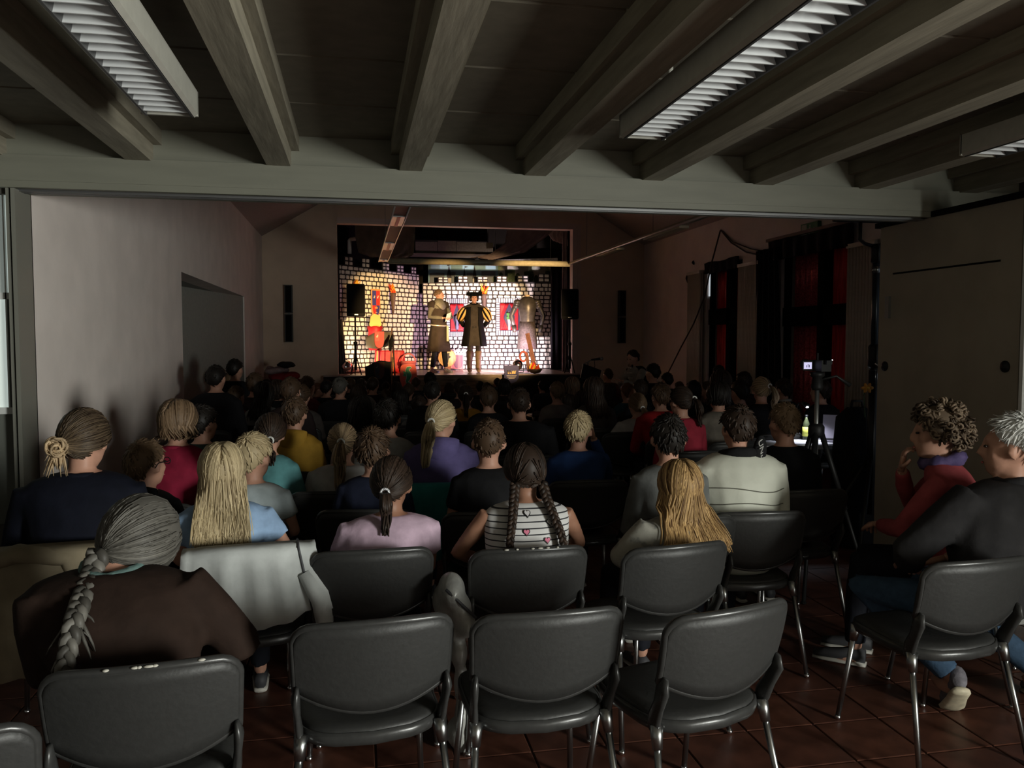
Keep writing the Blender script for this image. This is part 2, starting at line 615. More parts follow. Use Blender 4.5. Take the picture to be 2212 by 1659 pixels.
# stage wall with the proscenium opening
OX0, OX1, SZ, OZ = -0.327, 4.47, 0.92, 3.90
struct('wall_stage', holed(MB(), 'x', HL - 0.25, HR + 0.25, YS, YS + 0.22, 0, 6.2, [(OX0, OX1, 0.0, OZ)]), plaster_far)
pf = M('proscenium_trim', (0.62, 0.5, 0.45), 0.5)
struct('trim_4', MB().bx(OX0, OX1 + 0.08, YS - 0.025, YS + 0.1, OZ, OZ + 0.06).bx(OX0, OX1, YS - 0.012, YS + 0.22, OZ - 0.05, OZ), pf)
struct('trim_5', MB().bx(OX1 - 0.10, OX1, YS + 0.0, YS + 0.22, SZ, OZ - 0.05).bx(OX1, OX1 + 0.06, YS - 0.02, YS, SZ, OZ), pf)
for z in (1.35, 2.1, 1.75):
    pass
# stage box, boards, interior shell
st = struct('stage_platform', MB().bx(OX0 - 0.28, OX1 + 0.3, YS - 0.22, YS - 0.001, 0, SZ - 0.02).bx(OX0, OX1, YS - 0.001, 19.6, 0, SZ - 0.02), M('stage_front_dark', (0.016, 0.013, 0.011), 0.8))
boardm = M('stage_board', (0.30, 0.22, 0.19), 0.33, 0, 0.25, 0.08, 5, stretch=(1, 8, 8))
bd = {}
nb = 26
for k in range(nb):
    y0 = YS - 0.22 + k * 0.145
    key = y0 < YS
    x0, x1 = (OX0 - 0.28, OX1 + 0.3) if y0 + 0.145 < YS + 0.005 else (OX0, OX1)
    kk = round(x0, 2)
    if kk not in bd:
        bd[kk] = MB().bx(x0, x1, 0.002, 0.143, SZ - 0.02, SZ).mesh('stage_board', boardm)
    if y0 + 0.145 < 19.6:
        obj('stage_board', bd[kk], st, (0, y0, 0))
MB().bx(0.88, 3.05, YS - 0.232, YS - 0.221, 0.3, SZ - 0.005).build('front_fascia', M('stage_fascia', (0.20, 0.15, 0.10), 0.7, 0, 0.35, 0.3, 10, stretch=(0.6, 5, 5)), st)
si = M('stage_shell_dark', (0.014, 0.012, 0.010), 0.95, spec=0.05)
struct('wall_stage_left', MB().bx(OX0 - 1.4, OX0 - 1.2, YS + 0.22, 19.8, 0, 5.2), si)
struct('wall_stage_right', MB().bx(OX1 + 0.75, OX1 + 0.95, YS + 0.22, 19.8, 0, 5.2), si)
struct('wall_stage_back', MB().bx(OX0 - 1.4, OX1 + 0.95, 19.6, 19.8, 0, 5.2), si)
struct('ceiling_stage', MB().bx(OX0 - 1.4, OX1 + 0.95, YS + 0.2, 19.8, 4.6, 4.8), si)
struct('floor_stage_wings', MB().bx(OX0 - 1.2, OX0, YS + 0.22, 19.6, 0.5, SZ - 0.01).bx(OX1, OX1 + 0.75, YS + 0.22, 19.6, 0.5, SZ - 0.01), si)
# ------------------------------------------------------------------ stacking chair
chair_pad = M('chair_upholstery', (0.027, 0.027, 0.026), 0.5, 0, 0.06, 0.1, 60)
chair_frm = M('chair_shell', (0.034, 0.034, 0.033), 0.3, 0, 0.1, 0.05, 40)
chair_leg = M('chair_leg_steel', (0.42, 0.43, 0.43), 0.3, 1.0)


def back_top(x):
    a = abs(x)
    c = 0.178
    z = 0.80 - 0.012 * (a / 0.225) ** 2
    if a > c:
        t = min(1, (a - c) / 0.052)
        z -= 0.052 * (1 - math.sqrt(max(0, 1 - t * t)))
    return z


def back_bot(x):
    return 0.52 + 0.065 * (abs(x) / 0.228) ** 2


def back_y(x, z):
    return -0.185 - 0.075 * (z - 0.5) / 0.3 - 0.05 * (1 - (x / 0.23) ** 2)


def make_chair():
    root = empty('chair', (0, 0, 0))
    b = MB()
    nx, nz = 20, 7
    xs = [-0.23 * math.cos(math.pi * i / nx) for i in range(nx + 1)]
    for th in (0, 1):
        vs = []
        for x in xs:
            x = max(-0.2295, min(0.2295, x))
            for j in range(nz + 1):
                z = back_bot(x) + (back_top(x) - back_bot(x)) * j / nz
                vs.append((x * (1 - 0.05 * (0.8 - z) / 0.28), back_y(x, z) + 0.026 * th + (0.004 * math.sin(math.pi * j / nz) * (1 if th else -1)), z))
        o = len(b.v)
        fs = []
        for i in range(nx):
            for j in range(nz):
                q = (i * (nz + 1) + j, (i + 1) * (nz + 1) + j, (i + 1) * (nz + 1) + j + 1, i * (nz + 1) + j + 1)
                fs.append(q if th == 0 else q[::-1])
        b.add(vs, fs)
    K = (nx + 1) * (nz + 1)
    loop = [i * (nz + 1) for i in range(nx + 1)] + [nx * (nz + 1) + j for j in range(1, nz + 1)] + [i * (nz + 1) + nz for i in range(nx - 1, -1, -1)] + [j for j in range(nz - 1, 0, -1)]
    for a, c in zip(loop, loop[1:] + loop[:1]):
        b.f.append((a, a + K, c + K, c))
        b.m.append(0)
    b.build('backrest', chair_pad, root, True)
    pth = [b.v[i] for i in loop]
    MB().tube([(p[0], p[1] + 0.012, p[2]) for p in pth], 0.0125, 8, closed=True).build('back_rim', chair_frm, root, True)
    # seat
    out = []
    for i in range(32):
        a = 2 * math.pi * i / 32
        ca, sa = math.cos(a), math.sin(a)
        e = 0.42
        x = math.copysign(abs(ca) ** e, ca) * 0.212
        y = math.copysign(abs(sa) ** e, sa) * 0.205
        if y < 0:
            x *= 1.0
            y = y * (0.8 + 0.2 * (1 - (x / 0.22) ** 2) * 1.4)
        out.append((x, y))
    s = MB()
    s.loft([[(x * k, y * k, z) for x, y in out] for k, z in ((0.9, 0.432), (0.99, 0.44), (1.0, 0.45), (0.96, 0.462), (0.8, 0.467), (0.4, 0.463))])
    s.build('seat', chair_pad, root, True)
    r = MB()
    r.loft([[(x * k, y * k, z) for x, y in out] for k, z in ((0.9, 0.405), (1.02, 0.412), (1.045, 0.43), (1.03, 0.452), (0.985, 0.45), (0.96, 0.42))], closed=True, cap=False)
    r.build('seat_rim', chair_frm, root, True)
    for sx in (-1, 1):
        p = [(sx * 0.218, -0.225, 0.605), (sx * 0.222, -0.215, 0.57), (sx * 0.218, -0.19, 0.51), (sx * 0.214, -0.165, 0.46), (sx * 0.21, -0.15, 0.42)]
        MB().tube(p, [0.013, 0.03, 0.024, 0.03, 0.024], 10, 0.45, up=(1, 0, 0)).build('bracket', chair_frm, root, True)
        for top, bot in (((sx * 0.207, -0.165, 0.44), (sx * 0.245, -0.265, 0.012)), ((sx * 0.19, 0.165, 0.43), (sx * 0.215, 0.235, 0.012))):
            top, bot = Vector(top), Vector(bot)
            lg = MB().tube([top, top.lerp(bot, 0.16)], [0.022, 0.016], 10)
            lg.tube([top.lerp(bot, 0.1), bot], [0.0115, 0.0105], 10)
            lo = lg.build('leg', chair_leg, root, True)
            MB().ell(bot, (0.014, 0.014, 0.012), nu=10, nv=6).build('leg_cap', chrome, lo, True)
    return root


CHAIR = make_chair()
CHAIR_USED = [False]


def chair(x, y, rz, label, group='grey stacking chairs of the audience'):
    if CHAIR_USED[0]:
        c = copy_tree(CHAIR)
    else:
        c = CHAIR
        CHAIR_USED[0] = True
    c.location = (x, y, 0)
    c.rotation_euler = (0, 0, rz)
    tag(c, label, 'chair', group)
    return c


def chair_at(px, py, deg, label, group='grey stacking chairs of the audience'):
    """place a chair so that the middle of its top rail shows at pixel (px,py)"""
    p = atz(px, py, 0.805)
    a = R(deg)
    off = Matrix.Rotation(a, 3, 'Z') @ Vector((0, -0.3, 0))
    return chair(p.x - off.x, p.y - off.y, a, label, group)


# ------------------------------------------------------------------ louvred ceiling lamps (switched off)
lamp_body = M('lamp_housing', (0.42, 0.41, 0.36), 0.4, 0, 0.05)
louv = M('lamp_louvre', (0.85, 0.87, 0.88), 0.35, 0.1)


def ceiling_lamp(x, yend, label, n=22, L=1.62, zb=2.47):
    root = empty('ceiling_lamp', (x, yend - L / 2, zb))
    w = 0.105
    b = MB()
    b.bx(-w, w, -L / 2, L / 2, 0.085, 0.10)
    for s in (-1, 1):
        b.add([(s * w, -L / 2, 0.012), (s * (w - 0.014), -L / 2, 0.0), (s * (w - 0.02), -L / 2, 0.085), (s * w, -L / 2, 0.085),
               (s * w, L / 2, 0.012), (s * (w - 0.014), L / 2, 0.0), (s * (w - 0.02), L / 2, 0.085), (s * w, L / 2, 0.085)],
              [(0, 1, 2, 3), (7, 6, 5, 4), (0, 4, 5, 1), (1, 5, 6, 2), (2, 6, 7, 3), (3, 7, 4, 0)])
        b.bx(-w, w, s * L / 2 - 0.006, s * L / 2 + 0.006, 0.004, 0.10)
    b.build('housing', lamp_body, root)
    fr = MB()
    for s in (-1, 1):
        fr.bx(s * (w - 0.021) - 0.004, s * (w - 0.021) + 0.004, -L / 2 + 0.01, L / 2 - 0.01, -0.003, 0.07)
    fr.build('frame', M('lamp_frame_dark', (0.06, 0.06, 0.06), 0.4), root)
    me = MB().add([(-w + 0.024, 0, 0), (w - 0.024, 0, 0), (w - 0.024, 0.03, 0.055), (-w + 0.024, 0.03, 0.055),
                   (-w + 0.024, 0.006, 0), (w - 0.024, 0.006, 0), (w - 0.024, 0.036, 0.055), (-w + 0.024, 0.036, 0.055)],
                  [(0, 1, 2, 3), (7, 6, 5, 4), (0, 4, 5, 1), (1, 5, 6, 2), (2, 6, 7, 3), (3, 7, 4, 0)]).mesh('louvre', louv)
    for i in range(n):
        obj('louvre', me, root, (0, -L / 2 + 0.03 + (L - 0.1) * i / (n - 1), 0))
    MB().tube([(0, -L / 2 + 0.02, 0.062), (0, L / 2 - 0.02, 0.062)], 0.013, 8).build('tube', M('lamp_tube', (0.8, 0.8, 0.78), 0.3), root, True)
    MB().bx(-w + 0.024, w - 0.024, -L / 2 + 0.01, L / 2 - 0.01, 0.078, 0.084).build('reflector', louv, root)
    for yy in (-0.5, 0.5):
        MB().tube([(0, yy, 0.10), (0, yy, 2.735 - zb)], 0.012, 8).build('hanger', lamp_body, root, True)
    return tag(root, label, 'ceiling lamp', 'unlit louvred ceiling lamps between the beams')


ceiling_lamp(-0.70, 3.40, 'unlit louvred tube lamp hanging at left between the painted beams')
ceiling_lamp(1.235, 3.40, 'unlit louvred tube lamp with bright slats, right of the middle beams', n=24)
ceiling_lamp(2.93, 3.42, 'unlit tube lamp barely in frame at the right edge below the beams')

# ------------------------------------------------------------------ suspended lighting rails of the hall
ra = atz(828, 563, 2.93)
rb = atz(1232, 571, 2.93)
YE = (ra.y + rb.y) / 2
railm = M('rail_olive', (0.30, 0.27, 0.18), 0.35, 0, 0.1)
raildk = M('rail_dark', (0.07, 0.066, 0.055), 0.5)
refl = M('rail_reflector', (0.75, 0.72, 0.7), 0.25, 0.2)
redreflect = M('rail_red_reflection', (0.6, 0.04, 0.05), 0.35)
XA, XB = ra.x, rb.x
root = empty('lighting_rail', (XA, YE, 2.93))
MB().bx(-0.07, 0.07, -8.6, 0.05, 0.0, 0.05).build('housing', raildk, root)
for s in (-1, 1):
    MB().tube([(s * 0.075, -8.6, -0.01), (s * 0.075, 0.06, -0.01)], 0.009, 8).build('edge_tube', refl, root, True)
for i, (y0, y1) in enumerate(((-0.30, 0.04), (-2.6, -1.75), (-5.0, -4.3), (-6.9, -6.4))):
    ro = MB().bx(-0.068, 0.068, y0, y1, -0.012, -0.001).build('reflector', refl, root)
    MB().bx(-0.018, 0.018, y0, y1, -0.018, -0.0125).build('red_reflection', redreflect, ro)  # red mirrored in the reflector, put in as a coloured strip
for yy in (-1.0, -4.0, -7.0):
    MB().tube([(0, yy, 0.05), (0, yy, 2.3)], 0.004, 6).build('hanging_wire', steel, root)
tag(root, 'hanging dark light rail with white reflectors and painted red reflections left of the stage centre', 'light rail')
root = empty('cross_bar', (XA, YE, 2.93))
MB().tube([(0.08, 0, 0), (XB - XA - 0.02, 0, 0)], 0.05, 12).build('bar', railm, root, True)
MB().lathe([(0.012, 0.09), (0.02, 0.06), (0.05, 0.05), (0.05, 0.045)], ((XB - XA) * 0.49, 0, 0), 12).build('clip', refl, root, True)
tag(root, 'olive cross bar hanging in front of the stage opening', 'bar')
root = empty('lighting_rail', (XB, YE, 2.93))
MB().bx(-0.03, 0.05, -8.6, 0.05, 0.0, 0.035).build('housing', railm, root)
MB().tube([(-0.04, -8.6, 0.0), (-0.04, 0.06, 0.0)], 0.016, 8).build('edge_tube', M('rail_pink_tube', (0.7, 0.55, 0.5), 0.3), root, True)
for i, (y0, y1) in enumerate(((-7.2, -6.2), (-4.9, -3.7), (-2.6, -1.6))):
    MB().bx(-0.02, 0.10, y0, y1, -0.03, -0.001).build('lamp_cover', M('rail_cover', (0.62, 0.55, 0.38), 0.4), root)
for yy in (-1.0, -4.0, -7.0):
    MB().tube([(0, yy, 0.035), (0, yy, 1.4)], 0.004, 6).build('hanging_wire', steel, root)
tag(root, 'slim hanging light rail running along the right side of the hall', 'light rail')

# ------------------------------------------------------------------ radiators, exit sign, wall loudspeakers, cable
radm = M('radiator_enamel', (0.55, 0.50, 0.42), 0.4, 0, 0.04)


def radiator(y0, y1, z0, z1, n, label, depth=0.09, rr=0.36):
    root = empty('radiator', (HR - 0.12, (y0 + y1) / 2, z0))
    W, H = y1 - y0, z1 - z0
    MB().bx(0.05, 0.07, -W / 2, W / 2, 0, H).build('back_plate', radm, root)
    p = W / n
    me = MB().tube([(0, 0, 0.03), (0, 0, H - 0.03)], p * rr, 8, up=(0, 1, 0)).mesh('rib', radm, True)
    for i in range(n):
        obj('rib', me, root, (0.03, -W / 2 + p * (i + 0.5), 0))
    for z in (0.03, H - 0.03):
        MB().bx(0.0, 0.06, -W / 2, W / 2, z - 0.025, z + 0.025).build('header', radm, root)
    for z in (0.3, H - 0.3):
        MB().bx(0.07, 0.119, -0.03, 0.03, z - 0.03, z + 0.03).build('wall_bracket', steel, root)
    return tag(root, label, 'radiator', 'tall wall radiators of the hall')


radiator(11.02, 11.66, 0.3, 2.77, 14, 'tall pale flat radiator between the two red windows', rr=0.5)
radiator(8.3, 8.84, 0.3, 2.75, 9, 'tall ribbed radiator behind the lighting stand', rr=0.40)
radiator(13.06, 13.6, 0.3, 2.8, 12, 'tall pale panel standing in for the daylit reveal on the stage side of the narrow red window', rr=0.5)  # added panel in place of the window reveal lit by leaking daylight
p = atx(1528, 600, HR + 0.115)
MB().bx(HR + 0.03, HR + 0.048, W1[1] - 0.022, W1[1] - 0.004, 2.35, 2.72).build('daylight_gap', M('daylight_gap', (0.8, 0.9, 1), 0.5, emit=0.55, ecol=(0.85, 0.93, 1)), bpy.data.objects['window_2'])
# exit sign
p = atx(1755, 498, HR)
root = empty('exit_sign', (HR - 0.03, p.y, p.z))
green = M('exit_green', (0.05, 0.22, 0.09), 0.5)
egw = M('exit_white', (0.45, 0.5, 0.42), 0.5)
MB().bx(-0.02, 0.03, -0.2, 0.2, -0.1, 0.1).build('case', green, root)
MB().bx(-0.026, -0.02, 0.05, 0.17, -0.085, 0.085).build('doorway', egw, root)
fg = MB()
fg.ell((-0.024, -0.03, 0.06), (0.004, 0.016, 0.016), nu=10, nv=6)
fg.tube([(-0.024, -0.03, 0.04), (-0.024, -0.045, -0.01)], 0.014, 6)
fg.tube([(-0.024, -0.045, -0.01), (-0.024, -0.01, -0.035), (-0.024, -0.03, -0.075)], 0.009, 6)
fg.tube([(-0.024, -0.045, -0.01), (-0.024, -0.075, -0.03), (-0.024, -0.1, -0.035)], 0.009, 6)
fg.tube([(-0.024, -0.03, 0.03), (-0.024, 0.0, 0.01), (-0.024, 0.025, 0.025)], 0.007, 6)
fg.tube([(-0.024, -0.03, 0.03), (-0.024, -0.07, 0.02), (-0.024, -0.08, -0.005)], 0.007, 6)
fg.build('running_figure', egw, root)
MB().add([(-0.022, -0.17, 0.0), (-0.022, -0.12, 0.04), (-0.022, -0.12, -0.04), (-0.026, -0.17, 0.0), (-0.026, -0.12, 0.04), (-0.026, -0.12, -0.04)],
         [(0, 1, 2), (5, 4, 3), (0, 3, 4, 1), (1, 4, 5, 2), (2, 5, 3, 0)]).build('arrow', egw, root)
tag(root, 'green emergency exit sign high on the right wall', 'exit sign')


def column_speaker(px, y0, y1, label):
    a, c = aty(px, y0, YS - 0.05), aty(px, y1, YS - 0.05)
    H = a.z - c.z
    root = empty('column_speaker', (a.x, YS - 0.07, c.z))
    for k in (0, 1):
        z0, z1 = H * 0.5 * k + 0.006, H * 0.5 * (k + 1) - 0.006
        bo = MB().bx(-0.075, 0.075, -0.05, 0.05, z0, z1).build('cabinet', M('column_cabinet', (0.05, 0.048, 0.044), 0.5), root)
        MB().bx(-0.055, 0.055, -0.06, -0.05, z0 + 0.02, z1 - 0.02).build('grille', blackmat, bo)
    MB().bx(-0.02, 0.02, 0.05, 0.07, H * 0.3, H * 0.7).build('wall_mount', steel, root)
    return tag(root, label, 'speaker', 'column loudspeakers on the stage wall')


column_speaker(623, 615, 740, 'tall black column loudspeaker on the wall left of the stage')
column_speaker(1343, 627, 742, 'tall black column loudspeaker on the wall right of the stage')

cab = M('cable_brown', (0.05, 0.03, 0.02), 0.6)


def cable(pts, r, label, n=6, off=0.02):
    P = [atx(x, y, HR - (0.02 if i == 0 else off)) for i, (x, y) in enumerate(pts)]
    Q = []
    for i in range(len(P) - 1):
        for t in range(4):
            Q.append(P[i].lerp(P[i + 1], t / 4))
    Q.append(P[-1])
    o = MB().tube([q - P[0] for q in Q], r, n).build('cable', cab, None, True, P[0])
    return tag(o, label, 'cable', 'cables hung on the right wall')


cable([(1556, 498), (1538, 565), (1522, 640), (1498, 700), (1470, 752), (1440, 812)], 0.012, 'brown cable running down the right wall to the musician', off=0.2)
cable([(1557, 497), (1580, 525), (1612, 545), (1650, 553), (1700, 554)], 0.012, 'brown cable sagging across the right wall, upper of two')
cable([(1560, 499), (1584, 523), (1622, 538), (1665, 546), (1705, 545)], 0.010, 'brown cable sagging across the right wall, lower of two')
for px, py, L in ((1485, 601, 0.16), (1498, 567, 0.07)):
    q = atx(px, py, HR - 0.03)
    tag(MB().tube([(0, 0, L / 2), (0, 0.02, 0), (0, -0.015, -L / 2)], [0.012, 0.03, 0.015], 8, 0.6).build('wall_hook', blackm, None, True, q),
        'small dark hook on the wall beside the narrow window' if L > 0.1 else 'tiny dark hook above the narrow window', 'hook')

# black drape, valance and curtain rail at the big window
drm = cloth((0.008, 0.008, 0.010), 0.4, 8)


def drape(name, y0, y1, z0, z1, x, amp, nf, mat, taper=0.0, M4=None, thick=0.012, top=None):
    b = MB()
    N = max(24, int(nf * 8))
    rows = 12
    vs, fs = [], []
    for s in (0, 1):
        for j in range(rows + 1):
            t = j / rows
            for i in range(N + 1):
                u = i / N
                uu = u * (1 - taper * t) if taper >= 0 else u * (1 + taper) - taper * u * t
                d = amp * math.sin(2 * math.pi * nf * u + 0.6 * math.sin(3 * t)) * (0.45 + 0.55 * (1 - t))
                z = z0 + (z1 - z0) * t
                if top and j == rows:
                    z += top * math.sin(9 * u)
                vs.append((x + d + s * thick, y0 + (y1 - y0) * uu, z))
    K = (rows + 1) * (N + 1)
    for j in range(rows):
        for i in range(N):
            a = j * (N + 1) + i
            fs.append((a, a + 1, a + N + 2, a + N + 1))
            fs.append((K + a, K + a + N + 1, K + a + N + 2, K + a + 1))
    edge = [i for i in range(N + 1)] + [j * (N + 1) + N for j in range(1, rows + 1)] + [rows * (N + 1) + i for i in range(N - 1, -1, -1)] + [j * (N + 1) for j in range(rows - 1, 0, -1)]
    for a, c in zip(edge, edge[1:] + edge[:1]):
        fs.append((a, K + a, K + c, c))
    b.add(vs, fs)
    if M4 is not None:
        b.xf(M4)
    return b.build(name, mat, None, True)


tag(drape('black_curtain', 11.05, 10.25, 0.15, 2.9, 5.77, 0.045, 4, drm, 0.25), 'black blackout curtain gathered at the left of the big red window', 'curtain')
rl_ = empty('curtain_rail', (5.83, 9.75, 3.02))
MB().bx(-0.04, 0.04, -1.05, 1.05, -0.02, 0.02).build('rail', M('rail_wood', (0.16, 0.11, 0.09), 0.6), rl_)
for yy in (-0.8, 0.8):
    MB().bx(0.04, 0.075, yy - 0.02, yy + 0.02, -0.02, 0.02).build('bracket', steel, rl_)
tag(rl_, 'brown curtain rail above the big red window', 'curtain rail')
tag(drape('valance', 10.75, 8.75, 2.72, 2.99, 5.80, 0.025, 7, drm, 0.0, top=0.012), 'short black valance hanging over the big red window', 'valance')
tag(drape('valance', 13.0, 11.75, 2.72, 2.9, 5.84, 0.02, 5, drm, 0.0, top=0.012), 'short black valance over the narrow red window', 'valance')


# ------------------------------------------------------------------ loudspeakers on stands
def speaker(px, y0, y1, y, rz, label, slab):
    a, c = aty(px, y0, y), aty(px, y1, y)
    H = a.z - c.z
    root = empty('loudspeaker', (a.x, y, c.z), rz)
    W, D = 0.36, 0.30
    b = MB()
    pr = []
    for (x, yy) in ((-W / 2, -D / 2), (W / 2, -D / 2), (W / 2 * 0.8, D / 2), (-W / 2 * 0.8, D / 2)):
        pr.append((x, yy))
    rr = []
    n = len(pr)
    for i in range(n):
        p0, p1, p2 = Vector(pr[i - 1]), Vector(pr[i]), Vector(pr[(i + 1) % n])
        for t in (0, 0.5, 1):
            u = p1 + (p0 - p1).normalized() * 0.03 * (1 - t) + (p2 - p1).normalized() * 0.03 * t
            rr.append(u + (p1 - u) * (0.25 if t == 0.5 else 0))
    rings = [[(q.x * k, q.y * k, z) for q in rr] for k, z in ((0.9, 0), (1.0, 0.025), (1.0, H - 0.025), (0.9, H))]
    b.loft(rings)
    b.build('cabinet', blackm, root, 'auto')
    MB().bx(-W / 2 + 0.025, W / 2 - 0.025, -D / 2 - 0.008, -D / 2 + 0.004, 0.06, H - 0.03).build('grille', blackmat, root)
    MB().bx(-0.035, 0.035, -D / 2 - 0.006, -D / 2 + 0.004, 0.026, 0.044).build('badge', steel, root)
    tag(root, label, 'speaker', 'loudspeakers beside the stage opening')
    s = empty('speaker_stand', (a.x, y, SZ), rz)
    h = c.z - SZ
    MB().tube([(0, 0, 0.25), (0, 0, h)], 0.018, 8).build('upper_pole', blackm, s, True)
    MB().tube([(0, 0, 0.1), (0, 0, h * 0.55)], 0.026, 8).build('lower_pole', blackm, s, True)
    MB().lathe([(0.03, 0), (0.04, 0.01), (0.04, 0.05), (0.03, 0.06)], (0, 0, h * 0.55 - 0.03), 10).build('clamp', blackm, s, True)
    for k in range(3):
        an = R(120 * k + 90)
        MB().tube([(0, 0, 0.42), (math.cos(an) * 0.12, math.sin(an) * 0.1, 0.012)], 0.012, 6).build('leg', blackm, s)
    tag(s, slab, 'stand', 'loudspeaker stands beside the stage opening')


speaker(766.5, 614, 684, YS - 0.11, R(8), 'black loudspeaker on a pole in front of the left castle wall', 'thin black pole stand under the left loudspeaker')
speaker(1231, 625, 690, YS - 0.11, R(-14), 'black loudspeaker on a pole at the right edge of the stage', 'thin black pole stand under the right loudspeaker')
# ------------------------------------------------------------------ people
SKIN = M('skin_light', (0.50, 0.27, 0.19), 0.5, 0, 0.06, 0.05, 20, spec=0.3)
SKIN2 = M('skin_tan', (0.30, 0.15, 0.095), 0.5, 0, 0.06, 0.05, 20, spec=0.3)
EYE = M('eye_dark', (0.02, 0.015, 0.012), 0.2)
LIP = M('lip', (0.32, 0.09, 0.08), 0.5)
HAIR = {
    'black': hairmat('hair_black', (0.006, 0.005, 0.004), (0.022, 0.017, 0.014)),
    'dark': hairmat('hair_dark_brown', (0.012, 0.008, 0.006), (0.05, 0.03, 0.02)),
    'brown': hairmat('hair_brown', (0.035, 0.02, 0.012), (0.12, 0.072, 0.042)),
    'light': hairmat('hair_light_brown', (0.09, 0.055, 0.03), (0.26, 0.17, 0.1)),
    'blond': hairmat('hair_blond', (0.22, 0.16, 0.085), (0.62, 0.50, 0.30)),
    'honey': hairmat('hair_honey', (0.10, 0.05, 0.022), (0.62, 0.40, 0.17)),
    'streak': hairmat('hair_streaked', (0.035, 0.022, 0.014), (0.58, 0.42, 0.25)),
    'grey': hairmat('hair_grey', (0.035, 0.032, 0.027), (0.17, 0.16, 0.14)),
    'white': hairmat('hair_white', (0.36, 0.36, 0.34), (0.80, 0.80, 0.77)),
    'red': hairmat('hair_auburn', (0.07, 0.025, 0.012), (0.22, 0.09, 0.04)),
}
DENIM = cloth((0.05, 0.09, 0.15), 0.5, 30)
DARKPANTS = cloth((0.012, 0.013, 0.018), 0.4, 20)
SHOE = M('shoe_dark', (0.05, 0.05, 0.055), 0.6)
SOLE = M('shoe_sole', (0.55, 0.53, 0.48), 0.6)


def hand(mb, wrist, d, palm, k, curl=0.5, side=1):
    """palm with four unequal fingers and a thumb; d = pointing direction, palm = palm normal"""
    d = Vector(d).normalized()
    p = Vector(palm)
    p = (p - d * p.dot(d)).normalized()
    l = d.cross(p) * side
    W = Vector(wrist)
    rings = []
    for t, wd, th in ((-0.01, 0.024, 0.017), (0.02, 0.034, 0.016), (0.055, 0.040, 0.014), (0.085, 0.038, 0.012)):
        c = W + d * t * k
        rings.append([c + l * math.cos(a) * wd * k + p * math.sin(a) * th * k for a in [2 * math.pi * i / 10 for i in range(10)]])
    mb.loft(rings)
    for i, (off, L) in enumerate(((-0.029, 0.066), (-0.0098, 0.076), (0.0098, 0.071), (0.029, 0.055))):
        q = W + d * 0.078 * k + l * off * k
        pts = [q]
        a = 0.0
        for s in range(3):
            a += curl * (0.5 + 0.35 * s) + 0.05 * i
            q = q + (d * math.cos(a) + p * math.sin(a)) * L * k * (0.42, 0.33, 0.25)[s]
            pts.append(q)
        mb.tube(pts, [0.0088 * k, 0.0085 * k, 0.0078 * k, 0.0058 * k], 7)
    q = W + d * 0.022 * k - l * 0.028 * k
    pts = [q]
    for s, (ad, al, ap) in enumerate(((0.5, -0.7, 0.35), (0.75, -0.3, 0.5), (0.85, 0.05, 0.55))):
        q = q + (d * ad + l * al + p * ap * curl * 1.3).normalized() * (0.034, 0.028, 0.022)[s] * k
        pts.append(q)
    mb.tube(pts, [0.0115 * k, 0.0105 * k, 0.0092 * k, 0.0065 * k], 7)


def lerp(a, b, t):
    return a + (b - a) * t


class Info:
    pass


def head_prims(b, H, hk):
    h3 = H.to_3x3()

    def E(c, r):
        b.ell(H @ (Vector(c) * hk), [v * hk for v in r], h3)
    E((0, -0.012, 0.018), (0.073, 0.091, 0.094))
    E((0, 0.022, -0.045), (0.058, 0.064, 0.066))
    E((0, 0.05, -0.088), (0.03, 0.03, 0.024))
    E((0, 0.066, 0.03), (0.045, 0.022, 0.02))
    b.tube([H @ (Vector(c) * hk) for c in ((0, 0.078, 0.03), (0, 0.095, -0.005), (0, 0.104, -0.026), (0, 0.082, -0.036))], [0.009 * hk, 0.011 * hk, 0.0145 * hk, 0.011 * hk], 8)
    E((0, 0.078, -0.06), (0.024, 0.012, 0.012))
    for s in (-1, 1):
        E((s * 0.04, 0.05, -0.02), (0.022, 0.024, 0.022))
        b.ell(H @ (Vector((s * 0.079, -0.012, -0.012)) * hk), (0.009 * hk, 0.019 * hk, 0.031 * hk), h3 @ Matrix.Rotation(s * R(-22), 3, 'Z'))


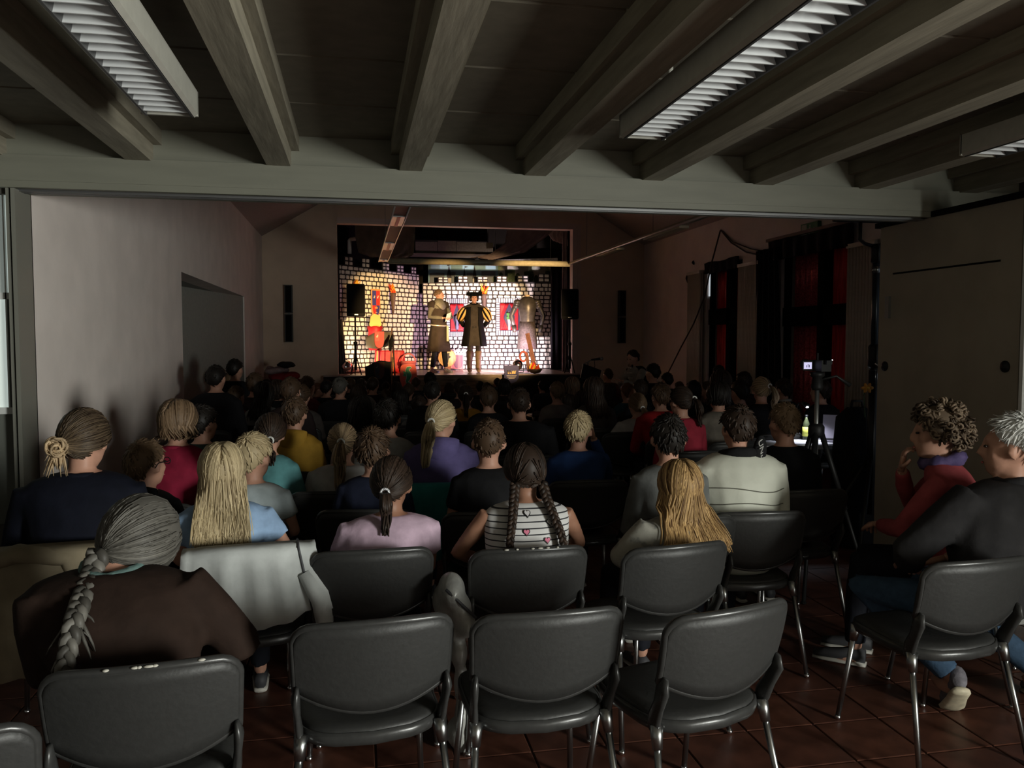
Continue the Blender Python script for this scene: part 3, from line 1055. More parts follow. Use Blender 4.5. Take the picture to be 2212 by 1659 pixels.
def build_person(label, loc, rz, hz, k=0.85, hk=0.95, sw=None, lean=0.05, hx=0.0, hyaw=0, hpitch=0, hroll=0, arms=None, legs=None,
                 shirt=(0.1, 0.1, 0.1), sleeve='long', pants=None, skin=None, voxel=0.0125, face=False, feet=True, zseat=0.45, stand=False,
                 shirt_mat=None, puff=0.0, group=None, cat='person', hands=0.45, wide=1.0, hipw=None, shirt_len=-0.1, shoemat=None, shrug=0.0):
    I = Info()
    skin = skin or SKIN
    sw = sw or 0.185 * k
    z0 = (zseat + 0.085 * k) if not stand else stand
    I.z0, I.k, I.hk, I.sw, I.hz = z0, k, hk, sw, hz
    I.H = H = Matrix.Translation((hx, lean, hz)) @ Matrix.Rotation(R(hyaw), 4, 'Z') @ Matrix.Rotation(R(-hpitch), 4, 'X') @ Matrix.Rotation(R(hroll), 4, 'Y')
    zn = (H @ Vector((0, -0.02 * hk, -0.122 * hk))).z
    zn += shrug
    I.zn = zn
    I.zs = zs = zn - 0.02 * k
    hw = hipw or 0.15 * k * wide
    lt = H @ Vector((0, -0.02 * hk, -0.13 * hk))
    prof = [(-0.14, hw * 0.7, 0.07 * k), (-0.06, hw, 0.115 * k), (0.05, hw * 1.03, 0.125 * k), (0.3, hw * 0.93, 0.11 * k), (0.55, sw * 0.80 * wide, 0.108 * k),
            (0.76, sw * 0.92, 0.105 * k), (0.89, sw * 0.95, 0.088 * k), (0.955, sw * 0.78, 0.070 * k), (1.0, sw * 0.42, 0.056 * k)]

    def cen(t):
        return Vector((lt.x * max(0, t) ** 1.2, (lt.y * 0.9) * max(0, t) ** 1.3 - (0.0 if stand else 0.035 * k) * math.sin(math.pi * max(0, min(1, t))), z0 + (zn - z0) * t))
    I.cen = cen

    def ring(t, rx, ry, n=14):
        c = cen(t)
        return [c + Vector((rx * math.cos(2 * math.pi * j / n), ry * math.sin(2 * math.pi * j / n), 0)) for j in range(n)]

    def yback(z):
        t = (z - z0) / (zn - z0)
        t = max(-0.1, min(1.0, t))
        for a, c in zip(prof, prof[1:]):
            if a[0] <= t <= c[0]:
                u = (t - a[0]) / (c[0] - a[0])
                return cen(t).y - lerp(a[2], c[2], u) - 0.018
        return cen(t).y - 0.1
    I.yback = yback
    I.prof = prof
    A = {}
    for s in (-1, 1):
        S = cen(0.88) + Vector((s * (sw - 0.03 * k), 0, 0))
        El = Vector((s * (sw + 0.035 * k), cen(0.4).y + 0.07 * k, z0 + 0.17 * k))
        Wr = Vector((s * 0.07 * k, 0.27 * k, z0 + 0.085 * k))
        if arms and s in arms:
            El, Wr = Vector(arms[s][0]), Vector(arms[s][1])
        A[s] = (S, El, Wr)
    I.A = A
    Lg = {}
    for s in (-1, 1):
        hp = Vector((s * 0.085 * k, 0.0, z0 - 0.02 * k))
        if stand:
            kn, an = Vector((s * 0.085 * k, 0.02, z0 * 0.52)), Vector((s * 0.095 * k, -0.01, 0.085))
        else:
            kn, an = Vector((s * 0.095 * k, 0.42 * k, zseat + 0.065 * k)), Vector((s * 0.1 * k, 0.43 * k, 0.085))
        if legs and s in legs:
            kn, an = Vector(legs[s][0]), Vector(legs[s][1])
        Lg[s] = (hp, kn, an)
    I.Lg = Lg
    b = MB()
    head_prims(b, H, hk)
    b.tube([cen(0.93), lt, H @ Vector((0, -0.015 * hk, -0.05 * hk))], [0.058 * k, 0.047 * hk, 0.05 * hk], 12)
    b.loft([ring(t, rx * 0.96, ry * 0.95) for t, rx, ry in prof])
    ex = MB()
    for s in (-1, 1):
        S, El, Wr = A[s]
        b.tube([S, S.lerp(El, 0.5), El, El.lerp(Wr, 0.5), Wr], [0.047 * k, 0.043 * k, 0.036 * k, 0.035 * k, 0.026 * k], 10)
        d = (Wr - El).normalized()
        if arms and s in arms and len(arms[s]) > 2:
            d = Vector(arms[s][2]).normalized()
        pn = arms[s][3] if (arms and s in arms and len(arms[s]) > 3) else ((0, 0, -1) if abs(d.z) < 0.8 else (-s, 0, 0))
        hand(ex, Wr, d, pn, min(1.0, k * 1.02), hands, s)
        hp, kn, an = Lg[s]
        b.tube([hp, hp.lerp(kn, 0.5), kn, kn.lerp(an, 0.35), an], [0.075 * k, 0.066 * k, 0.05 * k, 0.05 * k, 0.034 * k], 10)
        b.ell(an + Vector((0, 0.045 * k, -0.045)), (0.035 * k, 0.09 * k, 0.032))
    o = b.build('person', skin, None, True, Vector(loc))
    o.rotation_euler = (0, 0, rz)
    tag(o, label, cat, group)
    remesh_later(o, voxel, 3, ex)
    I.root = o
    # clothes
    if shirt is not None or shirt_mat:
        c = MB()
        e = 0.012 + puff
        c.loft([ring(t, rx + e, ry + e) for t, rx, ry in prof if t >= shirt_len - 0.05])
        if sleeve != 'none':
            for s in (-1, 1):
                S, El, Wr = A[s]
                r = [0.058 * k + puff, 0.056 * k + puff, 0.048 * k + puff, 0.045 * k + puff, 0.036 * k + puff]
                if sleeve == 'long':
                    c.tube([S, S.lerp(El, 0.5), El, El.lerp(Wr, 0.5), El.lerp(Wr, 0.94)], r, 10)
                else:
                    c.tube([S, S.lerp(El, 0.3), S.lerp(El, 0.62)], [0.06 * k, 0.058 * k, 0.062 * k], 10)
        so = c.build('shirt', shirt_mat or cloth(shirt), o, True)
        remesh_later(so, voxel, 8)
        I.shirt = so
    pm_ = pants or DARKPANTS
    c = MB()
    c.loft([ring(t, rx + 0.008, ry + 0.008) for t, rx, ry in prof if t <= 0.1])
    for s in (-1, 1):
        hp, kn, an = Lg[s]
        c.tube([hp, hp.lerp(kn, 0.5), kn, kn.lerp(an, 0.4), kn.lerp(an, 0.93)], [0.086 * k, 0.077 * k, 0.064 * k, 0.06 * k, 0.052 * k], 10)
    remesh_later(c.build('trousers', pm_, o, True), voxel * 1.3, 4)
    if feet:
        for s in (-1, 1):
            an = Lg[s][2]
            sh = MB()
            y0 = an.y - 0.05 * k
            sec = [(0.0, 0.03, 0.07), (0.05, 0.035, 0.085), (0.11, 0.038, 0.06), (0.19, 0.042, 0.045), (0.245, 0.03, 0.032)]
            sh.loft([[(an.x + w_ * k * math.cos(a), y0 + t * k, 0.012 + hh * k * 0.55 + hh * k * 0.5 * math.sin(a)) for a in [2 * math.pi * i / 10 for i in range(10)]] for t, w_, hh in sec])
            so = sh.build('shoe', shoemat or SHOE, o, True)
            MB().loft([[(an.x + w_ * k * 1.08 * math.cos(a), y0 - 0.004 + t * k * 1.03, 0.011 + 0.010 * math.sin(a)) for a in [2 * math.pi * i / 10 for i in range(10)]] for t, w_, hh in sec]).build('sole', SOLE, so, True)
    if face:
        for s in (-1, 1):
            MB().ell(H @ (Vector((s * 0.031, 0.0795, 0.006)) * hk), (0.0105 * hk, 0.008 * hk, 0.006 * hk), H.to_3x3()).build('eye', EYE, o, True)
        MB().ell(H @ (Vector((0, 0.0905, -0.062)) * hk), (0.02 * hk, 0.005 * hk, 0.005 * hk), H.to_3x3()).build('mouth', LIP, o, True)
    return I


# ------------------------------------------------------------------ hair
def e_low(az, ef, es, eb):
    if az < math.pi / 2:
        t = az / (math.pi / 2)
        t = t * t * (3 - 2 * t)
        return lerp(ef, es, t)
    t = (az - math.pi / 2) / (math.pi / 2)
    t = min(1, t * 1.6)
    return lerp(es, eb, t * t * (3 - 2 * t))


class Hair:
    def __init__(s, I, style, mat, th=0.012, seed=0):
        s.I, s.th, s.hk = I, th, I.hk
        s.rnd = random.Random(seed * 31 + 5)
        s.b = MB()
        s.C = Vector((0, -0.012, 0.018))
        s.rad = (0.0745, 0.0925, 0.0955)
        s.mat = mat
        s.captone = 0.45

    def surf(s, d, off):
        d = d.normalized()
        return s.I.H @ ((s.C + Vector((d.x * (s.rad[0] + off), d.y * (s.rad[1] + off), d.z * (s.rad[2] + off)))) * s.hk)

    def cap(s, ef, es, eb, th=None):
        th = th or s.th
        s.e = (R(ef), R(es), R(eb))
        nu, nv = 32, 20
        vs, fs = [], []
        for i in range(nv + 1):
            el = -math.pi / 2 + math.pi * i / nv
            for j in range(nu):
                a = 2 * math.pi * j / nu
                d = Vector((math.cos(el) * math.sin(a), math.cos(el) * math.cos(a), math.sin(el)))
                az = abs(math.atan2(d.x, d.y))
                m = (el - e_low(az, *s.e)) / R(9)
                m = max(-1, min(1, m))
                off = -0.02 + (th + 0.02) * (m * 0.5 + 0.5)
                vs.append(s.surf(d, off))
        for i in range(nv):
            for j in range(nu):
                fs.append((i * nu + j, (i + 1) * nu + j, (i + 1) * nu + (j + 1) % nu, i * nu + (j + 1) % nu))
        s.b.add(vs, fs, s.captone)

    def inside(s, d, m=0.0):
        d = d.normalized()
        return math.asin(max(-1, min(1, d.z))) > e_low(abs(math.atan2(d.x, d.y)), *s.e) + m

    def lock(s, pts, w0, w1, tone=None, n=4, flat=0.5):
        L = len(pts)
        hk = s.hk
        rad = [hk * (lerp(w0, w1, (i / (L - 1)) ** 1.5) if i else w0 * 0.7) for i in range(L)]
        if tone is None:
            tone = max(0, min(1, s.rnd.gauss(0.5, 0.22)))
        s.b.tube(pts, rad, n, flat, tone=tone)

    def short(s, N=240, arc=0.30, lift=0.012, w=0.009, wh=(0.0, -0.5, 0.86)):
        dw = Vector(wh).normalized()
        u = dw.orthogonal().normalized()
        v = dw.cross(u)
        c = 0
        while c < N:
            al, be = s.rnd.uniform(0.03, 2.5) if c > N * 0.22 else s.rnd.uniform(-0.12, 0.2), s.rnd.uniform(0, 2 * math.pi)
            d0 = dw * math.cos(al) + (u * math.cos(be) + v * math.sin(be)) * math.sin(al)
            if c > N * 0.22 and s.rnd.random() > math.sin(al) + 0.3:
                continue
            c += 1
            if not s.inside(d0, 0.06):
                continue
            pts = []
            ar = arc * s.rnd.uniform(0.7, 1.3)
            sw = s.rnd.uniform(-0.15, 0.25)
            for i in range(5):
                a = al + ar * i / 4
                bb = be + sw * i / 4
                d = dw * math.cos(a) + (u * math.cos(bb) + v * math.sin(bb)) * math.sin(a)
                if i > 1 and not s.inside(d, -0.05):
                    break
                pts.append(s.surf(d, s.th * 0.75 + lift * (i / 4) ** 1.5 * s.rnd.uniform(0.5, 1.2)))
            if len(pts) > 2:
                s.lock(pts, w, 0.002)

    def slerp(s, a, b, t):
        a, b = a.normalized(), b.normalized()
        om = math.acos(max(-1, min(1, a.dot(b))))
        if om < 1e-4:
            return a
        return (a * math.sin((1 - t) * om) + b * math.sin(t * om)) / math.sin(om)

    def fall(s, p, L, spread=0.0, steps=9, wav=0.006, curl=0.0, body=True):
        I = s.I
        pts = []
        ph, fx = s.rnd.uniform(0, 6.28), s.rnd.uniform(-1, 1)
        x, y, z = p
        dz = L * s.rnd.uniform(0.86, 1.08) / steps
        x0 = I.H.translation.x
        for i in range(1, steps + 1):
            t = i / steps
            z -= dz
            x += (x - x0) * spread / steps + wav * 0.5 * math.sin(ph + 5 * t) + fx * 0.0025
            if body and z < I.zs + 0.06:
                yb = I.yback(z) - 0.004 - 0.014 * s.rnd.random()
                w = max(0.0, 1 - max(0, (abs(x - x0) - I.sw * 0.75)) / 0.06)
                y += (min(y, yb) - y) * 0.6 * w
            if curl:
                y += curl * t / steps
                x += (x0 - x) * abs(curl) * t * 2 / steps
            pts.append(Vector((x, y, z)))
        return pts

    def long(s, L, N=240, spread=0.15, wav=0.006, az0=72, ztgt=-0.35, curl=0.0, w=0.010, front=0.62):
        for i in range(N):
            t = s.rnd.random() ** 0.85
            sd = s.rnd.choice((-1, 1))
            g = lerp(R(40), R(165), t) + s.rnd.uniform(-0.05, 0.05)
            root = Vector((sd * s.rnd.uniform(0.0, 0.06), math.cos(g), math.sin(g)))
            az = R(lerp(az0, 182, t ** front)) + s.rnd.uniform(-0.08, 0.08)
            tg = Vector((sd * math.sin(az), math.cos(az), ztgt + s.rnd.uniform(-0.1, 0.1)))
            off = s.th * s.rnd.uniform(0.7, 1.35)
            pts = [s.surf(s.slerp(root, tg, j / 6), off * (0.6 + 0.4 * min(1, j / 2))) for j in range(7)]
            pts += s.fall(pts[-1], L, spread, 9, wav, curl)
            s.lock(pts, w, 0.003)

    def gather(s, T, N=170, w=0.0055, part=False, tf=None):
        """combed from the hairline to a tie point T (direction); returns tie position"""
        for i in range(N):
            az = s.rnd.uniform(-math.pi, math.pi)
            el = e_low(abs(az), *s.e) + s.rnd.uniform(0.03, 0.5 if s.rnd.random() < 0.5 else 1.35)
            d0 = Vector((math.cos(el) * math.sin(az), math.cos(el) * math.cos(az), math.sin(el)))
            if d0.angle(T) < 0.15:
                continue
            if part and d0.x * T.x < -0.01:
                continue
            off = s.th * s.rnd.uniform(0.75, 1.25)
            pts = [s.surf(s.slerp(d0, T, j / 7), off) for j in range(8)]
            s.lock(pts, w, w * 0.7, tf(d0, s.rnd) if tf else None)
        return s.surf(T, s.th * 1.6)

    def tail(s, P, L, N=70, r0=0.012, rm=0.032, out=0.05, side=0.0, w=0.009, wav=0.008, drift=0.0):
        I = s.I
        for i in range(N):
            a, q = s.rnd.uniform(0, 6.28), math.sqrt(s.rnd.random())
            ph = s.rnd.uniform(0, 6.28)
            LL = L * s.rnd.uniform(0.8, 1.06)
            pts = []
            for j in range(11):
                t = j / 10
                rr = lerp(r0, rm, min(1, t * 3)) * (1 - 0.55 * max(0, t - 0.45) / 0.55)
                z = P.z + 0.012 * math.sin(min(1, t * 4) * math.pi) - LL * t
                y = P.y - out * math.sin(min(1, t * 3.2) * math.pi / 2) * (1 - 0.3 * t)
                x = P.x + side * math.sin(t * math.pi * 0.5) + drift * t
                yb = I.yback(z) if z < I.zs + 0.05 else y
                y = min(y, yb - rr * 0.8)
                pts.append(Vector((x + rr * q * math.cos(a) + wav * math.sin(ph + 6 * t) * t, y + rr * q * math.sin(a) * 0.8, z)))
            s.lock(pts, w, 0.003)

    def braid(s, path, r=0.016, turns=9, w=0.013):
        """three strands woven along a path of points"""
        P = [Vector(p) for p in path]
        seg = [(P[i + 1] - P[i]).length for i in range(len(P) - 1)]
        T = sum(seg)

        def ev(t):
            d = t * T
            for i, L in enumerate(seg):
                if d <= L or i == len(seg) - 1:
                    return P[i].lerp(P[i + 1], min(1, d / L)), (P[i + 1] - P[i]).normalized()
                d -= L
        for m in range(3):
            pts = []
            n = turns * 8
            rad = []
            for i in range(n + 1):
                t = i / n
                c, tg = ev(t)
                lx = Vector((1, 0, 0))
                lx = (lx - tg * lx.dot(tg)).normalized()
                ly = tg.cross(lx)
                ph = 2 * math.pi * (turns * t / 1.5 + m / 3)
                f = (1 - 0.35 * t)
                pts.append(c + lx * r * f * math.sin(ph) + ly * r * 0.55 * f * math.sin(2 * ph))
                rad.append(w * f)
            s.b.tube(pts, rad, 6, tone=(0.15, 0.5, 0.8)[m])

    def curls(s, N=150, r=0.016, spread=0.03):
        c = 0
        while c < N:
            d = Vector((s.rnd.gauss(0, 1), s.rnd.gauss(0, 1), s.rnd.gauss(0, 1))).normalized()
            if not s.inside(d, 0.05):
                continue
            c += 1
            o = s.surf(d, s.th + s.rnd.uniform(-0.004, spread))
            ax = Vector((s.rnd.gauss(0, 1), s.rnd.gauss(0, 1), s.rnd.gauss(0, 1))).normalized()
            u = ax.orthogonal().normalized()
            v = ax.cross(u)
            rr = r * s.rnd.uniform(0.7, 1.2)
            tn = s.rnd.uniform(1.2, 2.2)
            pts = [o + (u * math.cos(t * tn * 6.28) + v * math.sin(t * tn * 6.28)) * rr * (1 - 0.3 * t) + ax * (t - 0.5) * 0.03 for t in [i / 14 for i in range(15)]]
            s.b.tube(pts, 0.0055, 4, tone=s.rnd.random())

    def done(s, name='hair'):
        return s.b.build(name, s.mat, s.I.root, True)


def dress_hair(I, style, col, seed=1, **kw):
    m = HAIR[col]
    if style == 'short':
        h = Hair(I, style, m, kw.get('th', 0.011), seed)
        h.cap(kw.get('ef', 42), -4, kw.get('eb', -54))
        h.short(kw.get('N', 230), kw.get('arc', 0.3), kw.get('lift', 0.012))
        return h.done()
    if style == 'crop':
        h = Hair(I, style, m, 0.006, seed)
        h.cap(42, -2, -52)
        h.short(kw.get('N', 200), 0.16, 0.010, 0.006)
        return h.done()
    if style == 'bob':
        h = Hair(I, style, m, 0.016, seed)
        h.cap(44, -30, -62, 0.014)
        h.long(kw.get('L', 0.09), kw.get('N', 220), 0.05, 0.004, 66, -0.3, curl=0.06, w=0.011)
        return h.done()
    if style == 'long':
        h = Hair(I, style, m, 0.016, seed)
        h.cap(44, -30, -60, 0.013)
        h.long(kw.get('L', 0.26), kw.get('N', 260), kw.get('spread', 0.12), kw.get('wav', 0.006), w=kw.get('w', 0.011))
        return h.done()
    if style == 'pony':
        h = Hair(I, style, m, 0.010, seed)
        h.cap(44, -16, -48, 0.010)
        T = Vector(kw.get('tie', (0, -0.9, 0.1))).normalized()
        P = h.gather(T, int(kw.get('N', 170) * 1.7))
        h.tail(P, kw.get('L', 0.22), kw.get('NT', 60), 0.012, kw.get('rm', 0.03), kw.get('out', 0.05), kw.get('side', 0.0), drift=kw.get('drift', 0.0))
        o = h.done()
        MB().tube([P + Vector((0.017 * math.cos(a), -0.006, 0.017 * math.sin(a))) for a in [2 * math.pi * i / 12 for i in range(12)]], 0.006, 6, closed=True).build('hair_tie', M(*kw['tiemat']) if 'tiemat' in kw else M('hair_tie_white', (0.7, 0.7, 0.66), 0.5), I.root, True)
        return o

# ------------------------------------------------------------------ audience, near rows
STAGE = Vector((2.1, 17.0, 0))


def facing(p, add=0.0):
    d = STAGE - Vector((p[0], p[1], 0))
    return math.atan2(-d.x, d.y) + R(add)


NEARXY = []


def sit(label, px, py, zc=None, add=0.0, seat='auto', short=None, on=None, fwd=0.0, **kw):
    """seat a person so that the head shows at pixel (px,py); on = the chair sat on, otherwise a chair is added"""
    lean = kw.get('lean', 0.05)
    if on is not None:
        rz = on.rotation_euler[2]
        M3 = Matrix.Rotation(rz, 3, 'Z')
        loc = on.location + M3 @ Vector((0, fwd, 0))
        o = loc + M3 @ Vector((0, lean, 0))
        nrm = M3 @ Vector((0, 1, 0))
        r = ray(px, py)
        h = C0 + r * ((o - C0).dot(nrm) / r.dot(nrm))
        kw['hx'] = (M3.transposed() @ (h - loc)).x
        loc = loc + M3 @ Vector((kw['hx'] * 0.6, 0, 0))
        kw['hx'] *= 0.4
        seat = None
    else:
        h = at(px, py, zc)
        rz = facing(h, add)
        hx = kw.get('hx', 0.0)
        off = Matrix.Rotation(rz, 3, 'Z') @ Vector((hx, lean, 0))
        loc = Vector((h.x - off.x, h.y - off.y, 0))
    I = build_person(label, loc, rz, h.z, **kw)
    I.rz, I.loc = rz, Vector((loc.x, loc.y, 0))
    NEARXY.append((loc.x, loc.y))
    if seat == 'auto':
        o2 = Matrix.Rotation(rz, 3, 'Z') @ Vector((0, 0.02, 0))
        I.chair = chair(loc.x + o2.x, loc.y + o2.y, rz, 'grey stacking chair under the ' + short)
    return I


def torus(b, c, R0, r, M3=None, n=16, m=8, sy=1.0, tilt=0.0, wob=0.0):
    rings = []
    for i in range(n):
        a = 2 * math.pi * i / n
        rr = r * (1 + wob * math.sin(5 * a) + wob * 0.6 * math.sin(9 * a + 1))
        ring = []
        for j in range(m):
            q = 2 * math.pi * j / m
            p = Vector(((R0 + rr * math.cos(q)) * math.cos(a), (R0 + rr * math.cos(q)) * math.sin(a) * sy, rr * math.sin(q) + tilt * math.sin(a)))
            ring.append((M3 @ p if M3 else p) + Vector(c))
        rings.append(ring)
    return b.loft(rings, False, True)


def collar(I, mat, name='collar', R0=0.062, r=0.018, dz=-0.01, tilt=0.012, wob=0.12, dy=0.0):
    c = I.cen(0.98) + Vector((0, dy, dz))
    return torus(MB(), c, R0 * I.k, r, n=28, m=8, tilt=-tilt, wob=wob).build(name, mat, I.root, True)


def hood(I, mat, s=1.0):
    c = I.cen(0.95)
    b = MB()
    rings = []
    for i in range(13):
        a = math.pi * (0.0 + i / 12)
        x = -math.cos(a) * 0.095 * I.k * s
        sag = math.sin(a)
        cc = c + Vector((x, -0.055 * I.k - 0.045 * sag * I.k, 0.02 - 0.035 * sag))
        w1, h1 = 0.022 + 0.022 * sag, 0.02 + 0.055 * sag * s
        rings.append([cc + Vector((0, w1 * I.k * math.cos(q) * 0.8, h1 * I.k * math.sin(q))) for q in [2 * math.pi * j / 10 for j in range(10)]])
    b.loft(rings)
    return b.build('hood', mat, I.root, True)


def glasses(I):
    b = MB()
    for s in (-1, 1):
        b.tube([I.H @ (Vector((s * 0.032 + 0.022 * math.cos(a), 0.094, 0.008 + 0.017 * math.sin(a))) * I.hk) for a in [2 * math.pi * i / 12 for i in range(12)]], 0.0022, 5, closed=True)
        b.tube([I.H @ (Vector(p) * I.hk) for p in ((s * 0.054, 0.094, 0.012), (s * 0.079, 0.05, 0.012), (s * 0.083, -0.01, 0.012), (s * 0.082, -0.03, -0.01))], 0.0022, 5)
    b.tube([I.H @ (Vector(p) * I.hk) for p in ((-0.01, 0.094, 0.01), (0.01, 0.094, 0.01))], 0.0022, 5)
    return b.build('glasses', blackm, I.root, True)


def stripes_mat(name, base, line, pitch, frac, axis=2):
    m = bpy.data.materials.new(name)
    m.use_nodes = True
    nt = m.node_tree
    b = nt.nodes['Principled BSDF']
    b.inputs['Roughness'].default_value = 0.85
    tc = nt.nodes.new('ShaderNodeTexCoord')
    sp = nt.nodes.new('ShaderNodeSeparateXYZ')
    nt.links.new(tc.outputs['Object'], sp.inputs[0])
    d = nt.nodes.new('ShaderNodeMath')
    d.operation = 'DIVIDE'
    d.inputs[1].default_value = pitch
    nt.links.new(sp.outputs[axis], d.inputs[0])
    fr = nt.nodes.new('ShaderNodeMath')
    fr.operation = 'FRACT'
    nt.links.new(d.outputs[0], fr.inputs[0])
    lt = nt.nodes.new('ShaderNodeMath')
    lt.operation = 'LESS_THAN'
    lt.inputs[1].default_value = frac
    nt.links.new(fr.outputs[0], lt.inputs[0])
    mx = nt.nodes.new('ShaderNodeMix')
    mx.data_type = 'RGBA'
    mx.inputs[6].default_value = (*base, 1)
    mx.inputs[7].default_value = (*line, 1)
    nt.links.new(lt.outputs[0], mx.inputs[0])
    nt.links.new(mx.outputs[2], b.inputs['Base Color'])
    return m


# 1 grey-haired woman in the last row
CH1 = chair_at(302, 1442, 6, 'grey chair with a chipped top rail under the grey-haired woman')
I = sit('grey-haired woman in a brown sweater with a loose braid, last row at left', 300, 1178, on=CH1, fwd=0.03, k=1.0, hk=1.17, sw=0.215, lean=0.24, hyaw=-26, hpitch=44, hroll=4, shrug=0.05,
        shirt=(0.022, 0.0125, 0.009), voxel=0.012, face=True, puff=0.016, wide=1.08,
        arms={1: ((0.265, 0.06, 0.70), (0.12, 0.32, 0.62)), -1: ((-0.245, 0.04, 0.69), (-0.06, 0.32, 0.61))})
h = Hair(I, 'x', HAIR['grey'], 0.016, 3)
h.captone = 0.5
h.cap(44, -24, -56, 0.018)
Tn = Vector((-0.32, -0.62, -0.75)).normalized()
P = h.gather(Tn, 900, 0.0042)
yb = lambda z: I.yback(z) - 0.058
pth = [P, P + Vector((-0.012, -0.035, -0.05)), Vector((P.x - 0.02, yb(P.z - 0.12), P.z - 0.12)), Vector((P.x - 0.03, yb(P.z - 0.22) - 0.01, P.z - 0.22)), Vector((P.x - 0.02, yb(P.z - 0.28) - 0.01, P.z - 0.28))]
h.braid(pth, 0.019, 7, 0.017)
for i in range(60):
    j = h.rnd.randrange(1, 5)
    q = pth[j].lerp(pth[min(4, j + 1)], h.rnd.random()) + Vector((h.rnd.uniform(-0.02, 0.02), h.rnd.uniform(-0.01, 0.0), 0))
    d = Vector((h.rnd.uniform(-0.05, 0.05), h.rnd.uniform(-0.03, 0.0), h.rnd.uniform(-0.09, -0.02)))
    h.lock([q, q + d * 0.4, q + d * 0.8 + Vector((0, 0, 0.004)), q + d], 0.006, 0.001)
for i in range(40):
    q = pth[4] + Vector((h.rnd.uniform(-0.012, 0.012), h.rnd.uniform(-0.01, 0.005), 0.02))
    d = Vector((h.rnd.uniform(-0.04, 0.03), h.rnd.uniform(-0.02, 0.0), h.rnd.uniform(-0.12, -0.05)))
    h.lock([q, q + d * 0.5, q + d], 0.007, 0.0015)
h.done()
collar(I, cloth((0.10, 0.16, 0.15), 0.6, 30), 'scarf', 0.074, 0.017, 0.008, -0.012, dy=0.03)

# 2 navy woman
CH0 = chair_at(112, 1200, 8, 'grey chair under the beige coat at the left edge')
I = sit('woman in a navy top with streaked hair in a low bun, beside the door post', 185, 952, on=CH0, k=1.04, hk=1.04, sw=0.215, lean=0.06, hyaw=-18,
        hpitch=8, shirt=(0.005, 0.006, 0.012), voxel=0.0125, face=True)
h = Hair(I, 'x', HAIR['streak'], 0.015, 5)
h.captone = 0.12
h.cap(44, -22, -56, 0.015)
P = h.gather(Vector((-0.45, -0.8, -0.28)).normalized(), 620, 0.0046, tf=lambda d, r: [max(0, min(1, (0.03 + (0.8 if d.z < -0.05 else 0.22) * t ** 2.5 + r.gauss(0, 0.06)))) for t in [i / 7 for i in range(8)]])
for i in range(46):
    a0, rr = h.rnd.uniform(0, 6.28), h.rnd.uniform(0.012, 0.034)
    cc = P + Vector((h.rnd.uniform(-0.016, 0.01), -0.022 + h.rnd.uniform(-0.014, 0.014), -0.008 + h.rnd.uniform(-0.014, 0.014)))
    tl = h.rnd.uniform(-0.7, 0.7)
    h.lock([cc + Vector((rr * math.cos(a0 + t), 0.012 * math.sin(t * 2 + tl), rr * math.sin(a0 + t))) for t in [i2 * 0.55 for i2 in range(9)]], 0.008, 0.003, 0.3 + 0.7 * h.rnd.random())
for i in range(30):
    q = P + Vector((h.rnd.uniform(-0.03, 0.02), -0.015, -0.02))
    d = Vector((h.rnd.uniform(-0.04, 0.02), h.rnd.uniform(-0.02, 0.01), h.rnd.uniform(-0.11, -0.04)))
    h.lock([q, q + d * 0.5, q + d], 0.006, 0.001, 0.8)
h.done()
collar(I, cloth((0.005, 0.006, 0.012)), R0=0.06, r=0.014)

# 3 boy with glasses
I = sit('boy with short light-brown hair and glasses in a black hooded top', 318, 1003, 3.8, add=-6, short='boy with glasses', k=0.86, hk=0.96, hyaw=-14, shirt=(0.008, 0.008, 0.009), face=True)
dress_hair(I, 'short', 'light', 11, N=300)
glasses(I)
hood(I, cloth((0.010, 0.010, 0.011)), 1.15)
# 4 red sweater
I = sit('woman in a crimson sweater with a brown bob, by the left wall', 387, 912, 4.25, add=-4, short='woman in the crimson sweater', k=0.9, hk=0.97, shirt=(0.22, 0.012, 0.035), hyaw=-8, sw=0.175)
dress_hair(I, 'bob', 'light', 12, N=300, L=0.06)
collar(I, cloth((0.22, 0.012, 0.035)), r=0.013, wob=0.03)
# 5
I = sit('dark-haired boy with a bare ear right of the crimson sweater', 440, 915, 4.9, short='dark-haired boy beside the crimson sweater', k=0.85, hk=0.95, shirt=(0.014, 0.022, 0.018), hyaw=-16, face=True)
dress_hair(I, 'short', 'black', 13)
# 6 blonde girl
CH6 = chair_at(540, 1195, 6, 'grey chair with the white jacket hung over its back')
I = sit('girl with long blonde hair in a light blue tee', 480, 1018, on=CH6, k=0.88, hk=0.97, sw=0.168, shirt=(0.26, 0.38, 0.56), sleeve='short', hyaw=0, lean=0.03,
        arms={1: ((0.21, 0.03, 0.72), (0.14, 0.24, 0.6)), -1: ((-0.21, 0.03, 0.72), (-0.14, 0.24, 0.6))})
dress_hair(I, 'long', 'blond', 14, L=0.235, N=800, spread=0.1, w=0.0055, wav=0.004)
# 7 blond boy
I = sit('boy with short blond hair in a pale blue-grey tee', 549, 988, 3.95, short='boy in the pale blue-grey tee', k=0.86, hk=0.97, shirt=(0.40, 0.46, 0.48), sleeve='short', hyaw=-12, sw=0.165, face=True)
dress_hair(I, 'short', 'blond', 15, N=380, arc=0.42, eb=-46, th=0.016)
# 8 teal girl
I = sit('dark-haired girl in a teal top', 584, 936, 4.5, add=-6, short='girl in the teal top', k=0.86, hk=0.95, shirt=(0.09, 0.24, 0.25), hyaw=10, hroll=6)
dress_hair(I, 'pony', 'dark', 16, tie=(0.3, -0.8, -0.35), L=0.13, NT=30, side=0.02)
